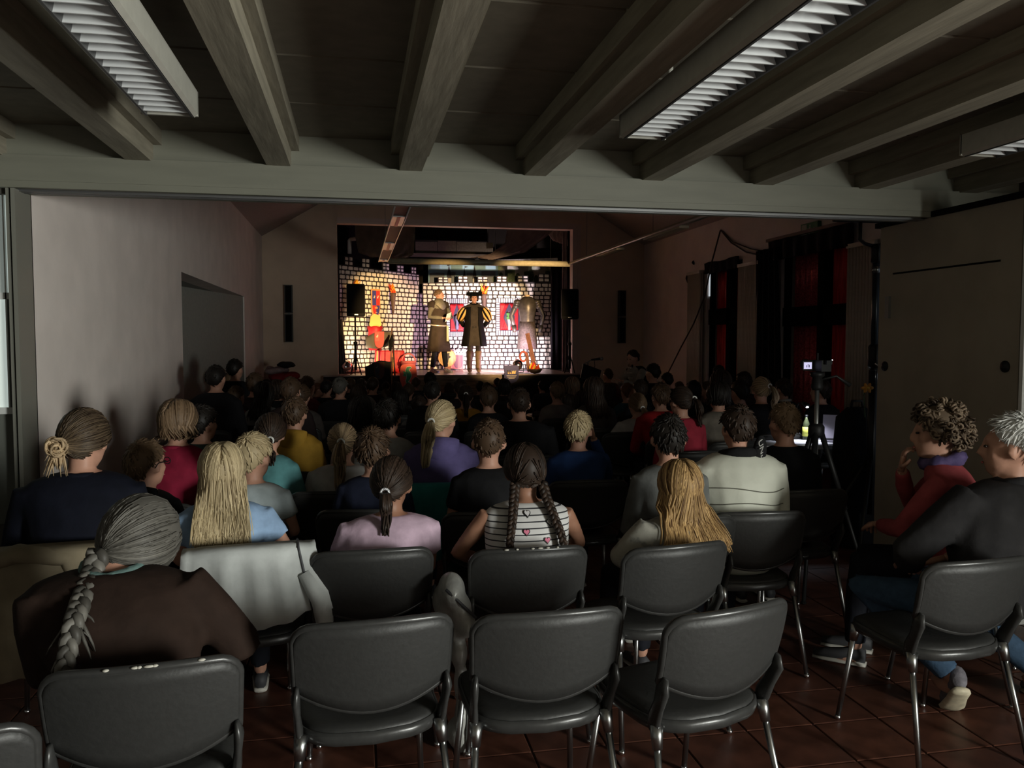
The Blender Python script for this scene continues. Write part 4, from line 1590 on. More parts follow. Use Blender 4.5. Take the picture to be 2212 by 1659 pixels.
# 9 yellow hoodie
I = sit('brown-haired child in a mustard yellow hoodie', 637, 895, 5.2, short='child in the mustard hoodie', k=0.86, hk=0.95, shirt=(0.42, 0.24, 0.035))
dress_hair(I, 'short', 'brown', 17)
hood(I, cloth((0.42, 0.24, 0.035)), 1.2)
# 10 white shirt ponytail
I = sit('girl in a white top with a long light-brown ponytail', 741, 958, 4.55, short='girl with the light-brown ponytail', k=0.85, hk=0.95, shirt=(0.45, 0.44, 0.43), sw=0.17)
dress_hair(I, 'pony', 'streak', 18, tie=(0.12, -0.9, 0.05), L=0.25, NT=70, rm=0.035)
# 11 boy navy
I = sit('boy with thick brown hair in a navy top behind the pink tee girl', 806, 975, 4.1, short='boy in the navy top', k=0.85, hk=0.98, shirt=(0.016, 0.02, 0.04), hroll=-4)
dress_hair(I, 'short', 'brown', 19, N=340, arc=0.4, lift=0.018)
# 12 girl dark bob pale pink
I = sit('girl with a dark bob in a pale pink top', 784, 893, 5.4, short='girl with the dark bob', k=0.88, hk=0.97, shirt=(0.34, 0.27, 0.25))
dress_hair(I, 'bob', 'black', 20, L=0.1)
# 13
I = sit('black-haired boy in a grey-white top, right of the dark bob', 839, 902, 4.9, short='black-haired boy in grey-white', k=0.88, hk=0.95, shirt=(0.36, 0.37, 0.36), hyaw=-12)
dress_hair(I, 'short', 'black', 21, N=300)
# 14 pink tee girl
CH14 = chair_at(806, 1190, 2, 'grey chair behind the girl in the pink tee')
I = sit('girl in a pink tee with dark hair tied low by a sparkly band', 846, 1046, on=CH14, k=0.9, hk=1.0, sw=0.19, shirt=(0.55, 0.40, 0.50), sleeve='short', skin=SKIN2, hyaw=-14, lean=0.09, wide=1.1,
        arms={1: ((0.2, 0.1, 0.62), (0.1, 0.28, 0.56)), -1: ((-0.2, 0.1, 0.62), (-0.1, 0.28, 0.56))})
dress_hair(I, 'pony', 'dark', 22, tie=(-0.1, -0.93, -0.28), L=0.16, NT=40, rm=0.022, N=300, tiemat=('sparkly_band', (0.75, 0.72, 0.8), 0.25, 0.5, 0.5, 0.6, 200.0))
# 15 purple hoodie
I = sit('girl in a purple hoodie with a blonde ponytail', 955, 908, 4.65, short='girl in the purple hoodie, teal jacket over its back', k=0.9, hk=0.97, shirt=(0.11, 0.09, 0.22), hyaw=-26, sw=0.185, face=True)
dress_hair(I, 'pony', 'blond', 23, tie=(-0.1, -0.9, -0.12), L=0.24, NT=90, rm=0.036, N=260, side=-0.03)
hood(I, cloth((0.11, 0.09, 0.22)), 1.25)
I15 = I
# 16 boy with ears
I = sit('boy with cropped brown hair and sticking-out ears in a black tee', 1056, 955, 4.05, short='boy in the black tee', k=0.88, hk=1.0, shirt=(0.010, 0.010, 0.011), sleeve='short', hyaw=-3)
dress_hair(I, 'crop', 'brown', 24, N=320)
# 17 big man
I = sit('broad man in black with short dark hair, mid rows', 1121, 872, 5.9, short='broad man in black', k=1.08, hk=1.0, sw=0.225, shirt=(0.009, 0.009, 0.010))
dress_hair(I, 'crop', 'dark', 25)
# 18 braids girl
tank = stripes_mat('striped_tank', (0.62, 0.61, 0.60), (0.03, 0.03, 0.035), 0.0235, 0.2)
CH18 = chair_at(1150, 1186, 1, 'grey chair with a worn top rail behind the girl with braids')
I = sit('girl with two braids in a white tank with black stripes and hearts', 1133, 1018, on=CH18, shirt_len=0.12, k=0.9, hk=1.0, sw=0.19, shirt_mat=tank, sleeve='none', skin=SKIN2, lean=0.12, wide=1.12,
        arms={1: ((0.27, 0.1, 0.72), (0.12, 0.3, 0.6)), -1: ((-0.27, 0.1, 0.70), (-0.12, 0.3, 0.6))})
h = Hair(I, 'x', HAIR['dark'], 0.012, 26)
h.cap(44, -18, -46, 0.011)
for sx in (-1, 1):
    P = h.gather(Vector((sx * 0.62, -0.62, -0.48)).normalized(), 420, 0.005, part=True)
    yb = lambda z: I.yback(z) - 0.016
    pts = [P, P + Vector((sx * 0.012, -0.03, -0.06))] + [Vector((P.x + sx * dx, yb(P.z - dz), P.z - dz)) for dx, dz in ((0.03, 0.13), (0.05, 0.20), (0.06, 0.27), (0.062, 0.31))]
    h.braid(pts, 0.013, 9, 0.0115)
    e = pts[-1]
    for i in range(14):
        d = Vector((h.rnd.uniform(-0.012, 0.012), h.rnd.uniform(-0.006, 0.006), -h.rnd.uniform(0.03, 0.06)))
        h.lock([e, e + d * 0.5, e + d], 0.006, 0.001)
    MB().tube([e + Vector((0.012 * math.cos(a), 0.012 * math.sin(a), 0.0)) for a in [2 * math.pi * i / 10 for i in range(10)]], 0.007, 6, closed=True).build('hair_tie', M('hair_tie_white', (0.7, 0.7, 0.66), 0.5), I.root, True)
h.done()
I18 = I
# 19 blond boy blue tee
I = sit('blond boy in a blue top with a hand at his cheek', 1250, 930, 4.9, short='blond boy in the blue top', k=0.9, hk=0.96, shirt=(0.018, 0.045, 0.14), hyaw=-20, face=True,
        arms={1: ((0.22, 0.20, 0.74), (0.115, 0.16, 1.0), (-0.2, -0.1, 1.0), (-1, 0.1, 0))}, hands=0.9)
dress_hair(I, 'short', 'blond', 27, N=420, eb=-48, th=0.014)
# 20 white top low ponytail
CH20 = chair_at(1362, 934, 2, 'dark chair with a bluish seat behind the girl in the white top')
I = sit('girl in a white top with a low brown ponytail, mid rows right of centre', 1376, 876, on=CH20, k=0.88, hk=0.95, shirt=(0.42, 0.40, 0.37))
dress_hair(I, 'pony', 'light', 28, tie=(0.1, -0.9, -0.3), L=0.14, NT=36)
# 21 grey shirt
I = sit('black-haired boy in a ribbed grey top', 1443, 948, 3.95, short='boy in the ribbed grey top', k=0.9, hk=1.0, shirt=(0.14, 0.145, 0.14), hyaw=-6)
dress_hair(I, 'short', 'black', 29, N=320)
# 22 long honey hair
CH22 = chair_at(1478, 1179, 9, 'grey chair behind the girl with honey-blonde hair')
I = sit('girl with long honey-blonde hair in a cream patterned jacket', 1467, 1052, on=CH22, fwd=0.03, k=0.88, hk=1.0, sw=0.175, shirt=(0.33, 0.31, 0.27), puff=0.012, hyaw=-6, lean=0.05,
        shirt_mat=M('patterned_jacket', (0.30, 0.29, 0.25), 0.8, 0, 0, 0.5, 16.0, rgb2=(0.17, 0.17, 0.155), lo=0.52, hi=0.6))
dress_hair(I, 'long', 'honey', 30, L=0.22, N=850, spread=0.5, wav=0.006, w=0.0055)
# 23 puffer
puffer = M('puffer_cream', (0.60, 0.61, 0.52), 0.6, 0, 0.05, 0.5, 9)
I = sit('dark-haired boy in a cream puffer jacket', 1592, 926, 4.05, add=-4, short='boy in the puffer jacket', k=0.88, hk=0.97, shirt_mat=puffer, puff=0.035, sw=0.18)
dress_hair(I, 'short', 'dark', 31)
I23 = I
collar(I, cloth((0.012, 0.012, 0.013)), 'hood_band', 0.085, 0.03, 0.0, 0.02, 0.05)
# 24
I = sit('boy with short brown hair in black, before the lit table', 1693, 915, 4.6, add=-4, short='boy in black before the lit table', k=0.92, hk=1.0, shirt=(0.010, 0.011, 0.012), hyaw=8)
dress_hair(I, 'crop', 'light', 32, N=320)
# 25-30
I = sit('brown-haired child in a bright red top', 1426, 857, 6.85, short='child in the bright red top', k=0.92, hk=0.96, shirt=(0.26, 0.012, 0.014), sw=0.2)
dress_hair(I, 'short', 'brown', 33)
I = sit('girl with a dark side ponytail in a pink-red top', 1470, 868, 6.1, short='girl in the pink-red top', k=0.85, hk=0.96, shirt=(0.33, 0.03, 0.05), hyaw=14)
dress_hair(I, 'pony', 'dark', 34, tie=(0.5, -0.75, 0.1), L=0.2, NT=36, side=0.03)
I = sit('dark-haired child in a grey-cream top with a small red heart', 1551, 856, 6.65, short='child with the small red heart', k=0.9, hk=0.98, shirt=(0.17, 0.15, 0.125))
dress_hair(I, 'bob', 'black', 35, L=0.05, N=160)
I27 = I
I = sit('girl with a high streaked ponytail in a black jacket, near the camera tripod', 1644, 843, 7.2, short='girl with the high streaked ponytail', k=0.9, hk=0.97, shirt=(0.012, 0.012, 0.013), hyaw=-20)
dress_hair(I, 'pony', 'streak', 36, tie=(0.5, -0.8, 0.25), L=0.26, NT=50, side=0.03)
I = sit('dark-haired boy with a pale collar left of the camera tripod', 1691, 842, 8.35, short='boy with the pale collar', k=0.92, hk=0.95, shirt=(0.013, 0.013, 0.013))
dress_hair(I, 'short', 'dark', 37)
collar(I, cloth((0.42, 0.38, 0.33)), r=0.016, dz=0.01, wob=0.0)
I = sit('boy half hidden behind the camera tripod', 1771, 846, 7.75, short='boy behind the camera tripod', k=0.92, hk=0.97, shirt=(0.012, 0.011, 0.011), hyaw=14)
dress_hair(I, 'short', 'dark', 38)

# 31 curly woman, 32 white-haired man on the right
I = sit('woman with short curly hair in a coral-red sweater, fingers at her mouth', 2022, 938, 3.85, add=44, short='woman in the coral-red sweater', k=0.98, hk=1.05, sw=0.2, lean=0.1, hyaw=12, shirt=(0.33, 0.065, 0.07), face=True,
        hands=0.7, voxel=0.0115,
        arms={1: ((0.24, 0.24, 0.76), (0.05, 0.25, 0.97), (-0.25, -0.15, 1), (0, -1, 0)), -1: ((-0.2, 0.22, 0.72), (0.05, 0.34, 0.68))})
h = Hair(I, 'x', hairmat('hair_curly_brown', (0.035, 0.022, 0.014), (0.26, 0.19, 0.13)), 0.016, 40)
h.cap(40, -18, -40, 0.02)
h.curls(230, 0.016, 0.035)
h.done()
sc_ = collar(I, M('purple_scarf', (0.06, 0.045, 0.13), 0.8, 0, 0, 0.5, 18, rgb2=(0.14, 0.10, 0.24)), 'scarf', 0.075, 0.03, 0.015, 0.02, 0.2)
I31 = I


def sneaker(I, s, toe_dir, heel_up):
    an = I.Lg[s][2]
    b = MB()
    d = Vector(toe_dir).normalized()
    up = Vector((0, 0, 1))
    f = (d * math.cos(R(heel_up)) - up * math.sin(R(heel_up))).normalized()
    n = (up * math.cos(R(heel_up)) + d * math.sin(R(heel_up))).normalized()
    l = f.cross(n)
    org = an - n * 0.06 - f * 0.05
    sec = [(0.0, 0.03, 0.05), (0.05, 0.036, 0.062), (0.11, 0.04, 0.048), (0.19, 0.044, 0.034), (0.25, 0.03, 0.024)]
    b.loft([[org + f * t + l * w_ * math.cos(a) + n * (hh + hh * math.sin(a)) for a in [2 * math.pi * i / 12 for i in range(12)]] for t, w_, hh in sec])
    so = b.build('shoe', M('sneaker_grey', (0.16, 0.15, 0.17), 0.7, 0, 0.2, 0.4, 40), I.root, True)
    b = MB()
    b.loft([[org - f * 0.006 + f * t * 1.03 + l * w_ * 1.15 * math.cos(a) + n * (0.014 * math.sin(a) - 0.004 + (0.006 if t > 0.2 else 0)) for a in [2 * math.pi * i / 12 for i in range(12)]] for t, w_, hh in [(0.0, 0.028, 0), (0.03, 0.036, 0), (0.1, 0.036, 0), (0.19, 0.045, 0), (0.255, 0.028, 0)]])
    b.build('sole', M('sneaker_sole', (0.62, 0.55, 0.40), 0.6, 0, 0.15), so, True)



CH32 = chair_at(2138, 1212, 4, 'grey chair under the white-haired man at the right edge')
Mc = Matrix.Rotation(-CH32.rotation_euler[2], 3, 'Z')
an = [Mc @ (at(px_, py_, zc_) - CH32.location) for px_, py_, zc_ in ((1950, 1462, 3.35), (2160, 1452, 3.45))]
an[0].z, an[1].z = 0.17, 0.13
I = sit('white-haired man in a dark grey jacket at the right edge', 2180, 968, on=CH32, fwd=0.0, k=1.05, hk=1.06, sw=0.235, lean=0.06, hyaw=44, shirt=(0.022, 0.021, 0.022), face=True, puff=0.02, wide=1.1, voxel=0.0125,
        pants=DENIM, feet=False, legs={-1: ((-0.24, 0.42, 0.5), an[0]), 1: ((0.12, 0.44, 0.5), an[1])},
        arms={-1: ((-0.29, 0.08, 0.74), (-0.08, 0.3, 0.63)), 1: ((0.30, 0.08, 0.74), (0.1, 0.3, 0.63))})
sneaker(I, -1, (0.5, 0.85, 0), 42)
sneaker(I, 1, (0.35, 1, 0), 20)
h = Hair(I, 'x', HAIR['white'], 0.014, 41)
h.cap(46, 0, -40, 0.013)
h.short(620, 0.5, 0.024, 0.007)
h.done()
collar(I, cloth((0.02, 0.02, 0.022)), 'jacket_collar', 0.07, 0.022, 0.0, 0.01, 0.15)

# empty chairs of the last row
chair_at(812, 1343, 5, 'empty grey chair of the last row, left of the three empty ones')
chair_at(1197, 1325, 2, 'empty grey chair of the last row, middle of the three empty ones')
chair_at(1603, 1316, 15, 'empty grey chair of the last row, turned left, at the right end')
chair_at(-225, 1610, 10, 'grey chair cut off by the bottom left corner')
# ------------------------------------------------------------------ audience, far rows: prototypes copied
flush()
FARC = 'grey chair hidden among the dark front rows of the audience'
PROTO = {}


def proto(key, hz, k, hk, style, seed, **kw):
    I = build_person('x', (0, 0, 0), 0, hz, k=k, hk=hk, voxel=0.018, **{q: v for q, v in kw.items() if q in ('sw', 'hyaw')})
    dress_hair(I, style, 'dark', seed, **{q: v for q, v in kw.items() if q not in ('sw', 'hyaw')})
    PROTO[key] = (I.root, hz, hk)


proto('cs', 1.03, 0.84, 0.95, 'short', 51, N=110)
proto('cb', 1.03, 0.84, 0.95, 'bob', 52, N=110)
proto('cp', 1.03, 0.84, 0.95, 'pony', 53, N=90, NT=26)
proto('cl', 1.03, 0.84, 0.95, 'long', 54, N=130, L=0.2)
proto('as', 1.22, 1.0, 1.0, 'short', 55, N=120, sw=0.21)
flush()
PROTO_USED = set()


def far_person(px, py, w, key, hcol, shirt, label, turn=0.0, zc=None, seat=True, grp='audience in the dark front rows', pants=None):
    root, hz, hk = PROTO[key]
    zc = zc or 0.178 * F / w
    h = at(px, py, zc)
    rz = facing(h, turn)
    if key in PROTO_USED:
        o = copy_tree(root)
    else:
        o = root
        PROTO_USED.add(key)
    s = max(0.82, min(1.15, h.z / hz))
    off = Matrix.Rotation(rz, 3, 'Z') @ Vector((0, 0.05 * s, 0))
    o.location = (h.x - off.x, h.y - off.y, 0)
    o.rotation_euler = (0, 0, rz)
    o.scale = (s, s, s)
    tag(o, label, 'person', grp)
    for c in o.children:
        nm = c.name.split('.')[0]
        m = HAIR[hcol] if nm == 'hair' else (cloth(shirt) if nm == 'shirt' else None)
        if m:
            c.material_slots[0].link = 'OBJECT'
            c.material_slots[0].material = m
    if seat:
        o2 = Matrix.Rotation(rz, 3, 'Z') @ Vector((0, 0.03, 0))
        chair(o.location.x + o2.x, o.location.y + o2.y, rz, FARC, 'grey chairs hidden in the front rows')
    return o


K1, K2, K3, K4, K5 = (0.012, 0.012, 0.014), (0.03, 0.02, 0.02), (0.07, 0.06, 0.055), (0.03, 0.05, 0.08), (0.12, 0.02, 0.025)
FAR = [
    # left block
    (468, 818, 41, 'as', 'black', K1, 'dark-haired man in black sitting before the wall recess', 6),
    (509, 799, 33, 'as', 'black', K1, 'black-haired head rising right of the man before the recess', 0),
    (502, 822, 30, 'cs', 'light', K3, 'light-haired head just below the black-haired one by the recess', 0),
    (512, 858, 40, 'cs', 'brown', (0.14, 0.04, 0.04), 'child in a reddish checked top by the recess', -10),
    (552, 831, 36, 'cs', 'brown', K2, 'short-haired child left of the heap of coats', -6),
    (572, 851, 40, 'cl', 'black', (0.2, 0.19, 0.18), 'long dark-haired child in a pale top below the heap of coats', 0),
    (600, 842, 34, 'cb', 'dark', K1, 'dark head directly under the heap of coats', 0),
    (629, 846, 42, 'cs', 'brown', K2, 'brown-haired child right of the heap of coats', 0),
    (652, 857, 40, 'cp', 'brown', K3, 'brown ponytail just above the mustard hoodie', 6),
    (665, 836, 34, 'cs', 'brown', K5, 'child near the stage wall with reddish-lit hair, left of the two dark heads', -14),
    (688, 842, 26, 'cs', 'red', K5, 'small face turned right below the left end of the stage', -50),
    (706, 839, 30, 'cs', 'black', K1, 'dark head touching the grey-haired one', 0),
    (735, 838, 38, 'as', 'grey', K1, 'grey-haired adult below the left loudspeaker stand', 0),
    (758, 832, 26, 'cs', 'brown', K2, 'first small head right of the grey-haired adult', 0),
    (781, 831, 24, 'cb', 'dark', K2, 'small head under the dark crest flag', 0),
    (806, 833, 29, 'cs', 'dark', K2, 'dark head below the crest flag pole', 0),
    (775, 853, 36, 'cl', 'dark', K3, 'long-haired child behind the small heads under the crest flag', 0),
    (803, 855, 28, 'cs', 'red', K5, 'reddish head directly above the black-haired boy in grey-white', 0),
    (834, 838, 24, 'cs', 'dark', K2, 'small head left of the red seahorse shield', 0),
    (834, 855, 28, 'cs', 'brown', K2, 'oval brown head below and left of the seahorse shield', 0),
    (857, 838, 25, 'cb', 'dark', K2, 'small dark head touching the seahorse shield', 0),
    (867, 861, 35, 'cl', 'black', K1, 'black-haired child right below the seahorse shield', 0),
    (883, 846, 30, 'cs', 'brown', K2, 'head at the tip of the seahorse shield', 0),
    (899, 829, 24, 'cs', 'brown', K2, 'brown head just right of the seahorse shield', 0),
    (929, 823, 29, 'cs', 'black', K1, 'round black head standing out against the stage front', 0),
    (934, 848, 42, 'as', 'black', K1, 'black-haired adult below the two actors', 0),
    (905, 878, 40, 'cs', 'dark', (0.2, 0.2, 0.2), 'dark-haired child in a striped top left of the purple hoodie', 0),
    (970, 842, 25, 'cb', 'dark', K2, 'narrow dark head right of the black-haired adult', 0),
    (994, 839, 32, 'cs', 'dark', K2, 'dark head behind the orange-yellow top', 0),
    (1006, 856, 38, 'cp', 'dark', (0.40, 0.2, 0.03), 'dark-haired child in an orange-yellow top', 0),
    (1037, 838, 26, 'cs', 'dark', K2, 'small dark head below the actor in boots', 0),
    (1052, 842, 28, 'cs', 'brown', K2, 'brown head below the actor in boots, right one', 0),
    (1055, 862, 42, 'cs', 'brown', K1, 'brown-haired boy with a pale collar left of the broad man in black', 0),
    (1074, 836, 22, 'cs', 'dark', K2, 'small dark head left of the blue crest panel', 0),
    (1089, 836, 28, 'cb', 'black', K2, 'dark head at the left foot of the blue crest panel', 0),
    (1094, 848, 27, 'cl', 'light', K2, 'light-brown long-haired child left above the broad man in black', 0),
    (1171, 836, 25, 'cs', 'black', (0.16, 0.14, 0.13), 'black-haired child in a pale top below the wooden cross frame', 0),
    (1203, 848, 37, 'cs', 'light', (0.16, 0.14, 0.13), 'light-haired boy below the right loudspeaker stand', 0),
    (1236, 834, 32, 'cb', 'brown', K2, 'brown bob against the dark right end of the stage', 0),
    (1228, 870, 34, 'cl', 'dark', K1, 'long dark-haired girl above the blond boy in blue', 0),
    (1258, 868, 38, 'cb', 'dark', K1, 'dark bob right of the long dark-haired girl', 0),
    (1283, 843, 41, 'cl', 'dark', K3, 'dark-haired woman in a patterned top below the microphone', 0),
    (1312, 811, 23, 'cs', 'brown', K2, 'small upright head right of the microphone stand', 0),
    (1315, 847, 33, 'cl', 'dark', K2, 'long-haired head between the microphone and the musician', 6),
    (1354, 848, 33, 'cs', 'red', (0.03, 0.08, 0.10), 'auburn-haired child in a teal top below the musician', 0),
    (1382, 843, 33, 'cs', 'dark', K1, 'dark head directly below the musician', 0),
    (1440, 822, 29, 'as', 'black', K1, 'black-haired adult right of the musician', 0),
    (1466, 838, 25, 'cs', 'brown', K2, 'small reddish-lit head right of the red top', 0),
    (1497, 845, 35, 'cs', 'black', K1, 'round black-haired head left of the grey-cream top', 0),
    (1551, 806, 27, 'as', 'black', K1, 'dark head raised in front of the narrow red window', 0),
    (1526, 842, 30, 'cp', 'brown', (0.15, 0.1, 0.09), 'child facing left beside the black-haired head', 40),
    (1556, 828, 38, 'cb', 'dark', K1, 'dark bob in front of the narrow red window', 0),
    (1605, 826, 33, 'cs', 'dark', K2, 'dark head before the flat pale radiator', 0),
    (1597, 848, 40, 'cs', 'black', (0.06, 0.025, 0.025), 'black-haired boy in a dark red top near the radiator', 0),
]
ZC = [0.178 * F / f[2] for f in FAR]
for it in range(60):
    P = [at(f[0], f[1], z) for f, z in zip(FAR, ZC)]
    mv = [0.0] * len(FAR)
    for i in range(len(FAR)):
        for j in range(i + 1, len(FAR)):
            d = math.hypot(P[i].x - P[j].x, P[i].y - P[j].y)
            if d < 0.46:
                s_ = 1 if ZC[i] < ZC[j] else -1
                mv[i] -= s_ * 0.03
                mv[j] += s_ * 0.03
        for x, y in NEARXY:
            d = math.hypot(P[i].x - x, P[i].y - y)
            if d < 0.46:
                mv[i] += 0.04
    for i, f in enumerate(FAR):
        z0_ = 0.178 * F / f[2]
        ZC[i] = max(z0_ * 0.86, min(z0_ * 1.14, ZC[i] + max(-0.06, min(0.06, mv[i])), 14.6))
for (px, py, w_, key, hc, sh, lab, turn), z in zip(FAR, ZC):
    far_person(px, py, w_, key, hc, sh, lab, turn, zc=z)
# ------------------------------------------------------------------ stage: painted castle walls
stone_a = M('castle_stone_paint', (0.80, 0.77, 0.70), 0.7, 0, 0, 0, 9.0, rgb2=(0.30, 0.29, 0.28), lo=0.56, hi=0.72)
stone_b = M('castle_stone_plain', (0.84, 0.81, 0.74), 0.7, 0, 0.05, 0, 6)
canvas = M('castle_canvas_black', (0.035, 0.03, 0.03), 0.85)
STN = []
_r = random.Random(3)
for v in range(14):
    pts = []
    for (sx, sz) in ((-1, -1), (1, -1), (1, 1), (-1, 1)):
        c = (sx * (0.5 - _r.uniform(0, 0.05)), sz * (0.5 - _r.uniform(0, 0.06)))
        r1, r2 = _r.uniform(0.08, 0.2), _r.uniform(0.1, 0.26)
        a = (c[0], c[1] - sz * r2)
        b_ = (c[0] - sx * r1, c[1])
        m_ = (c[0] - sx * r1 * 0.3, c[1] - sz * r2 * 0.3)
        seq = [a, m_, b_] if sx * sz > 0 else [b_, m_, a]
        pts += seq
    n = len(pts)
    inn = [(x * 0.93, z * 0.9) for x, z in pts]
    vs = [(x, 0, z) for x, z in pts] + [(x, -0.005, z) for x, z in pts] + [(x, -0.008, z) for x, z in inn]
    fs = [tuple(range(2 * n, 3 * n))]
    for l in (0, 1):
        fs += [(l * n + j, l * n + (j + 1) % n, (l + 1) * n + (j + 1) % n, (l + 1) * n + j) for j in range(n)]
    STN.append(MB().add(vs, fs).mesh('stone', stone_a if v % 3 else stone_b))


class Plane:
    """vertical plane through two ground points; u along it, z up, front side towards the hall"""

    def __init__(s, a, b):
        s.a = Vector((a[0], a[1], 0))
        d = Vector((b[0], b[1], 0)) - s.a
        s.L = d.length
        s.d = d.normalized()
        s.n = Vector((s.d.y, -s.d.x, 0))
        s.rz = math.atan2(s.d.y, s.d.x)

    def uz(s, px, py):
        r = ray(px, py)
        t = (s.a - C0).dot(s.n) / r.dot(s.n)
        p = C0 + r * t
        return (p - s.a).dot(s.d), p.z

    def w(s, u, z, off=0.0):
        p = s.a + s.d * u - s.n * (-off)
        return Vector((p.x, p.y, z))


def castle(pl, top, merl, holes, label, rowh=0.096, seed=1, z0=SZ):
    """top(u)->z of the wall top, merl: list of (u0,u1,ztop); holes: (u0,u1,z0,z1)"""
    rnd = random.Random(seed)
    root = empty('castle_wall', (pl.a.x, pl.a.y, z0), pl.rz)
    out = [(0, 0), (pl.L, 0), (pl.L, top(pl.L) - z0)]
    for (u0, u1, zt) in sorted(merl, reverse=True):
        u0, u1 = max(0, u0), min(pl.L, u1)
        out += [(u1, top(u1) - z0), (u1, zt - z0), (u0, zt - z0), (u0, top(u0) - z0)]
    out += [(0, top(0) - z0)]
    cl = []
    for p in out:
        if not cl or (abs(p[0] - cl[-1][0]) + abs(p[1] - cl[-1][1])) > 1e-4:
            cl.append(p)
    MB().prism(cl, 0.02).build('canvas', canvas, root)
    items = []
    z = z0 + 0.01
    r = 0
    while z < top(0) + 0.1:
        u = -rnd.uniform(0, 0.1)
        while u < pl.L:
            w_ = rnd.uniform(0.095, 0.175)
            a, b_ = max(0.006, u), min(pl.L - 0.004, u + w_)
            u += w_
            uc = (a + b_) / 2
            h_ = min(rowh, top(uc) - 0.008 - z)
            if b_ - a < 0.04 or h_ < 0.04:
                continue
            za_, zb_ = z, z + h_
            for h in holes:
                if h[0] < b_ and h[1] > a and h[2] < zb_ and h[3] > za_:
                    if zb_ - h[2] < 0.05:
                        zb_ = h[2]
                    elif h[3] - za_ < 0.05:
                        za_ = h[3]
                    elif a < h[0]:
                        b_ = h[0]
                    elif b_ > h[1]:
                        a = h[1]
                    else:
                        za_ = zb_
            if b_ - a > 0.035 and zb_ - za_ > 0.035:
                items.append((a, b_, za_, zb_))
        z += rowh
        r += 1
    for (u0, u1, zt) in merl:
        u0, u1 = max(0.004, u0), min(pl.L - 0.004, u1)
        n_ = max(1, round((zt - top((u0 + u1) / 2)) / 0.085))
        zb = top((u0 + u1) / 2) + 0.004
        for i in range(n_):
            for j in range(2):
                items.append((lerp(u0, u1, j / 2) + 0.003, lerp(u0, u1, (j + 1) / 2) - 0.003, lerp(zb, zt, i / n_), lerp(zb, zt, (i + 1) / n_) - 0.005))
    items.sort(key=lambda q: -(q[1] - q[0]) * (q[3] - q[2]))
    rest = MB()
    for i, (a, b_, za, zb) in enumerate(items):
        me = STN[rnd.randrange(14)]
        c = Vector(((a + b_) / 2, 0, (za + zb) / 2 - z0))
        sx, sz = (b_ - a) - 0.023, (zb - za) - 0.021
        if i < 300:
            o = obj('stone', me, root, c)
            o.scale = (sx, 1, sz)
        else:
            rest.add([(v.co.x * sx + c.x, v.co.y, v.co.z * sz + c.z) for v in me.vertices], [tuple(p.vertices) for p in me.polygons])
    if rest.v:
        tag(rest.build('stones_small', stone_a, root), kind='stuff')
    tag(root, label, 'stage wall', 'painted castle walls on the stage')
    return root


def plx(px, py, y):
    p = aty(px, py, y)
    return (p.x, p.y)


PLL = Plane(plx(733, 700, 16.95), plx(906, 700, 18.55))
PLR = Plane(plx(913, 700, 18.72), plx(1191, 700, 18.75))
PLN = Plane(plx(905.5, 700, 18.60), plx(914, 700, 18.66))
zl0, zl1 = PLL.uz(735, 571)[1], PLL.uz(896, 592)[1]
topL = lambda u: lerp(zl0, zl1, max(0, min(1, u / PLL.L)))
merlL = []
for a, b_, t in ((744, 762, 553), (781, 798.5, 557), (826, 841, 567), (857, 872, 572), (888, 899, 576)):
    u0, zt = PLL.uz(a, t)
    merlL.append((u0, PLL.uz(b_, t)[0], zt))
cwl = castle(PLL, topL, merlL, [], 'painted castle wall with battlements at the left of the stage', seed=4)
zr = PLR.uz(1000, 612)[1]
zr2 = PLR.uz(1190, 609)[1]
topR = lambda u: lerp(zr, zr2, u / PLR.L)
merlR = []
for a, b_, t in ((946, 968, 598), (989, 1010.5, 596), (1031.5, 1054, 597), (1073, 1095, 596), (1118, 1141, 595), (1163, 1187, 591)):
    u0, zt = PLR.uz(a, t)
    merlR.append((u0, PLR.uz(b_, t)[0], zt))
WIN = []
for (x0, y0, x1, y1) in ((963, 645, 1010, 727), (1071, 644, 1128, 724)):
    u0, zt = PLR.uz(x0, y0)
    u1, zb = PLR.uz(x1, y1)
    WIN.append((u0, u1, zb, zt))
cwr = castle(PLR, topR, merlR, WIN, 'painted castle wall with two curtained windows at the right of the stage', seed=9)
zn_ = PLN.uz(909, 633)[1]
castle(PLN, lambda u: zn_, [], [], 'narrow painted stone strip between the two castle walls', seed=12)
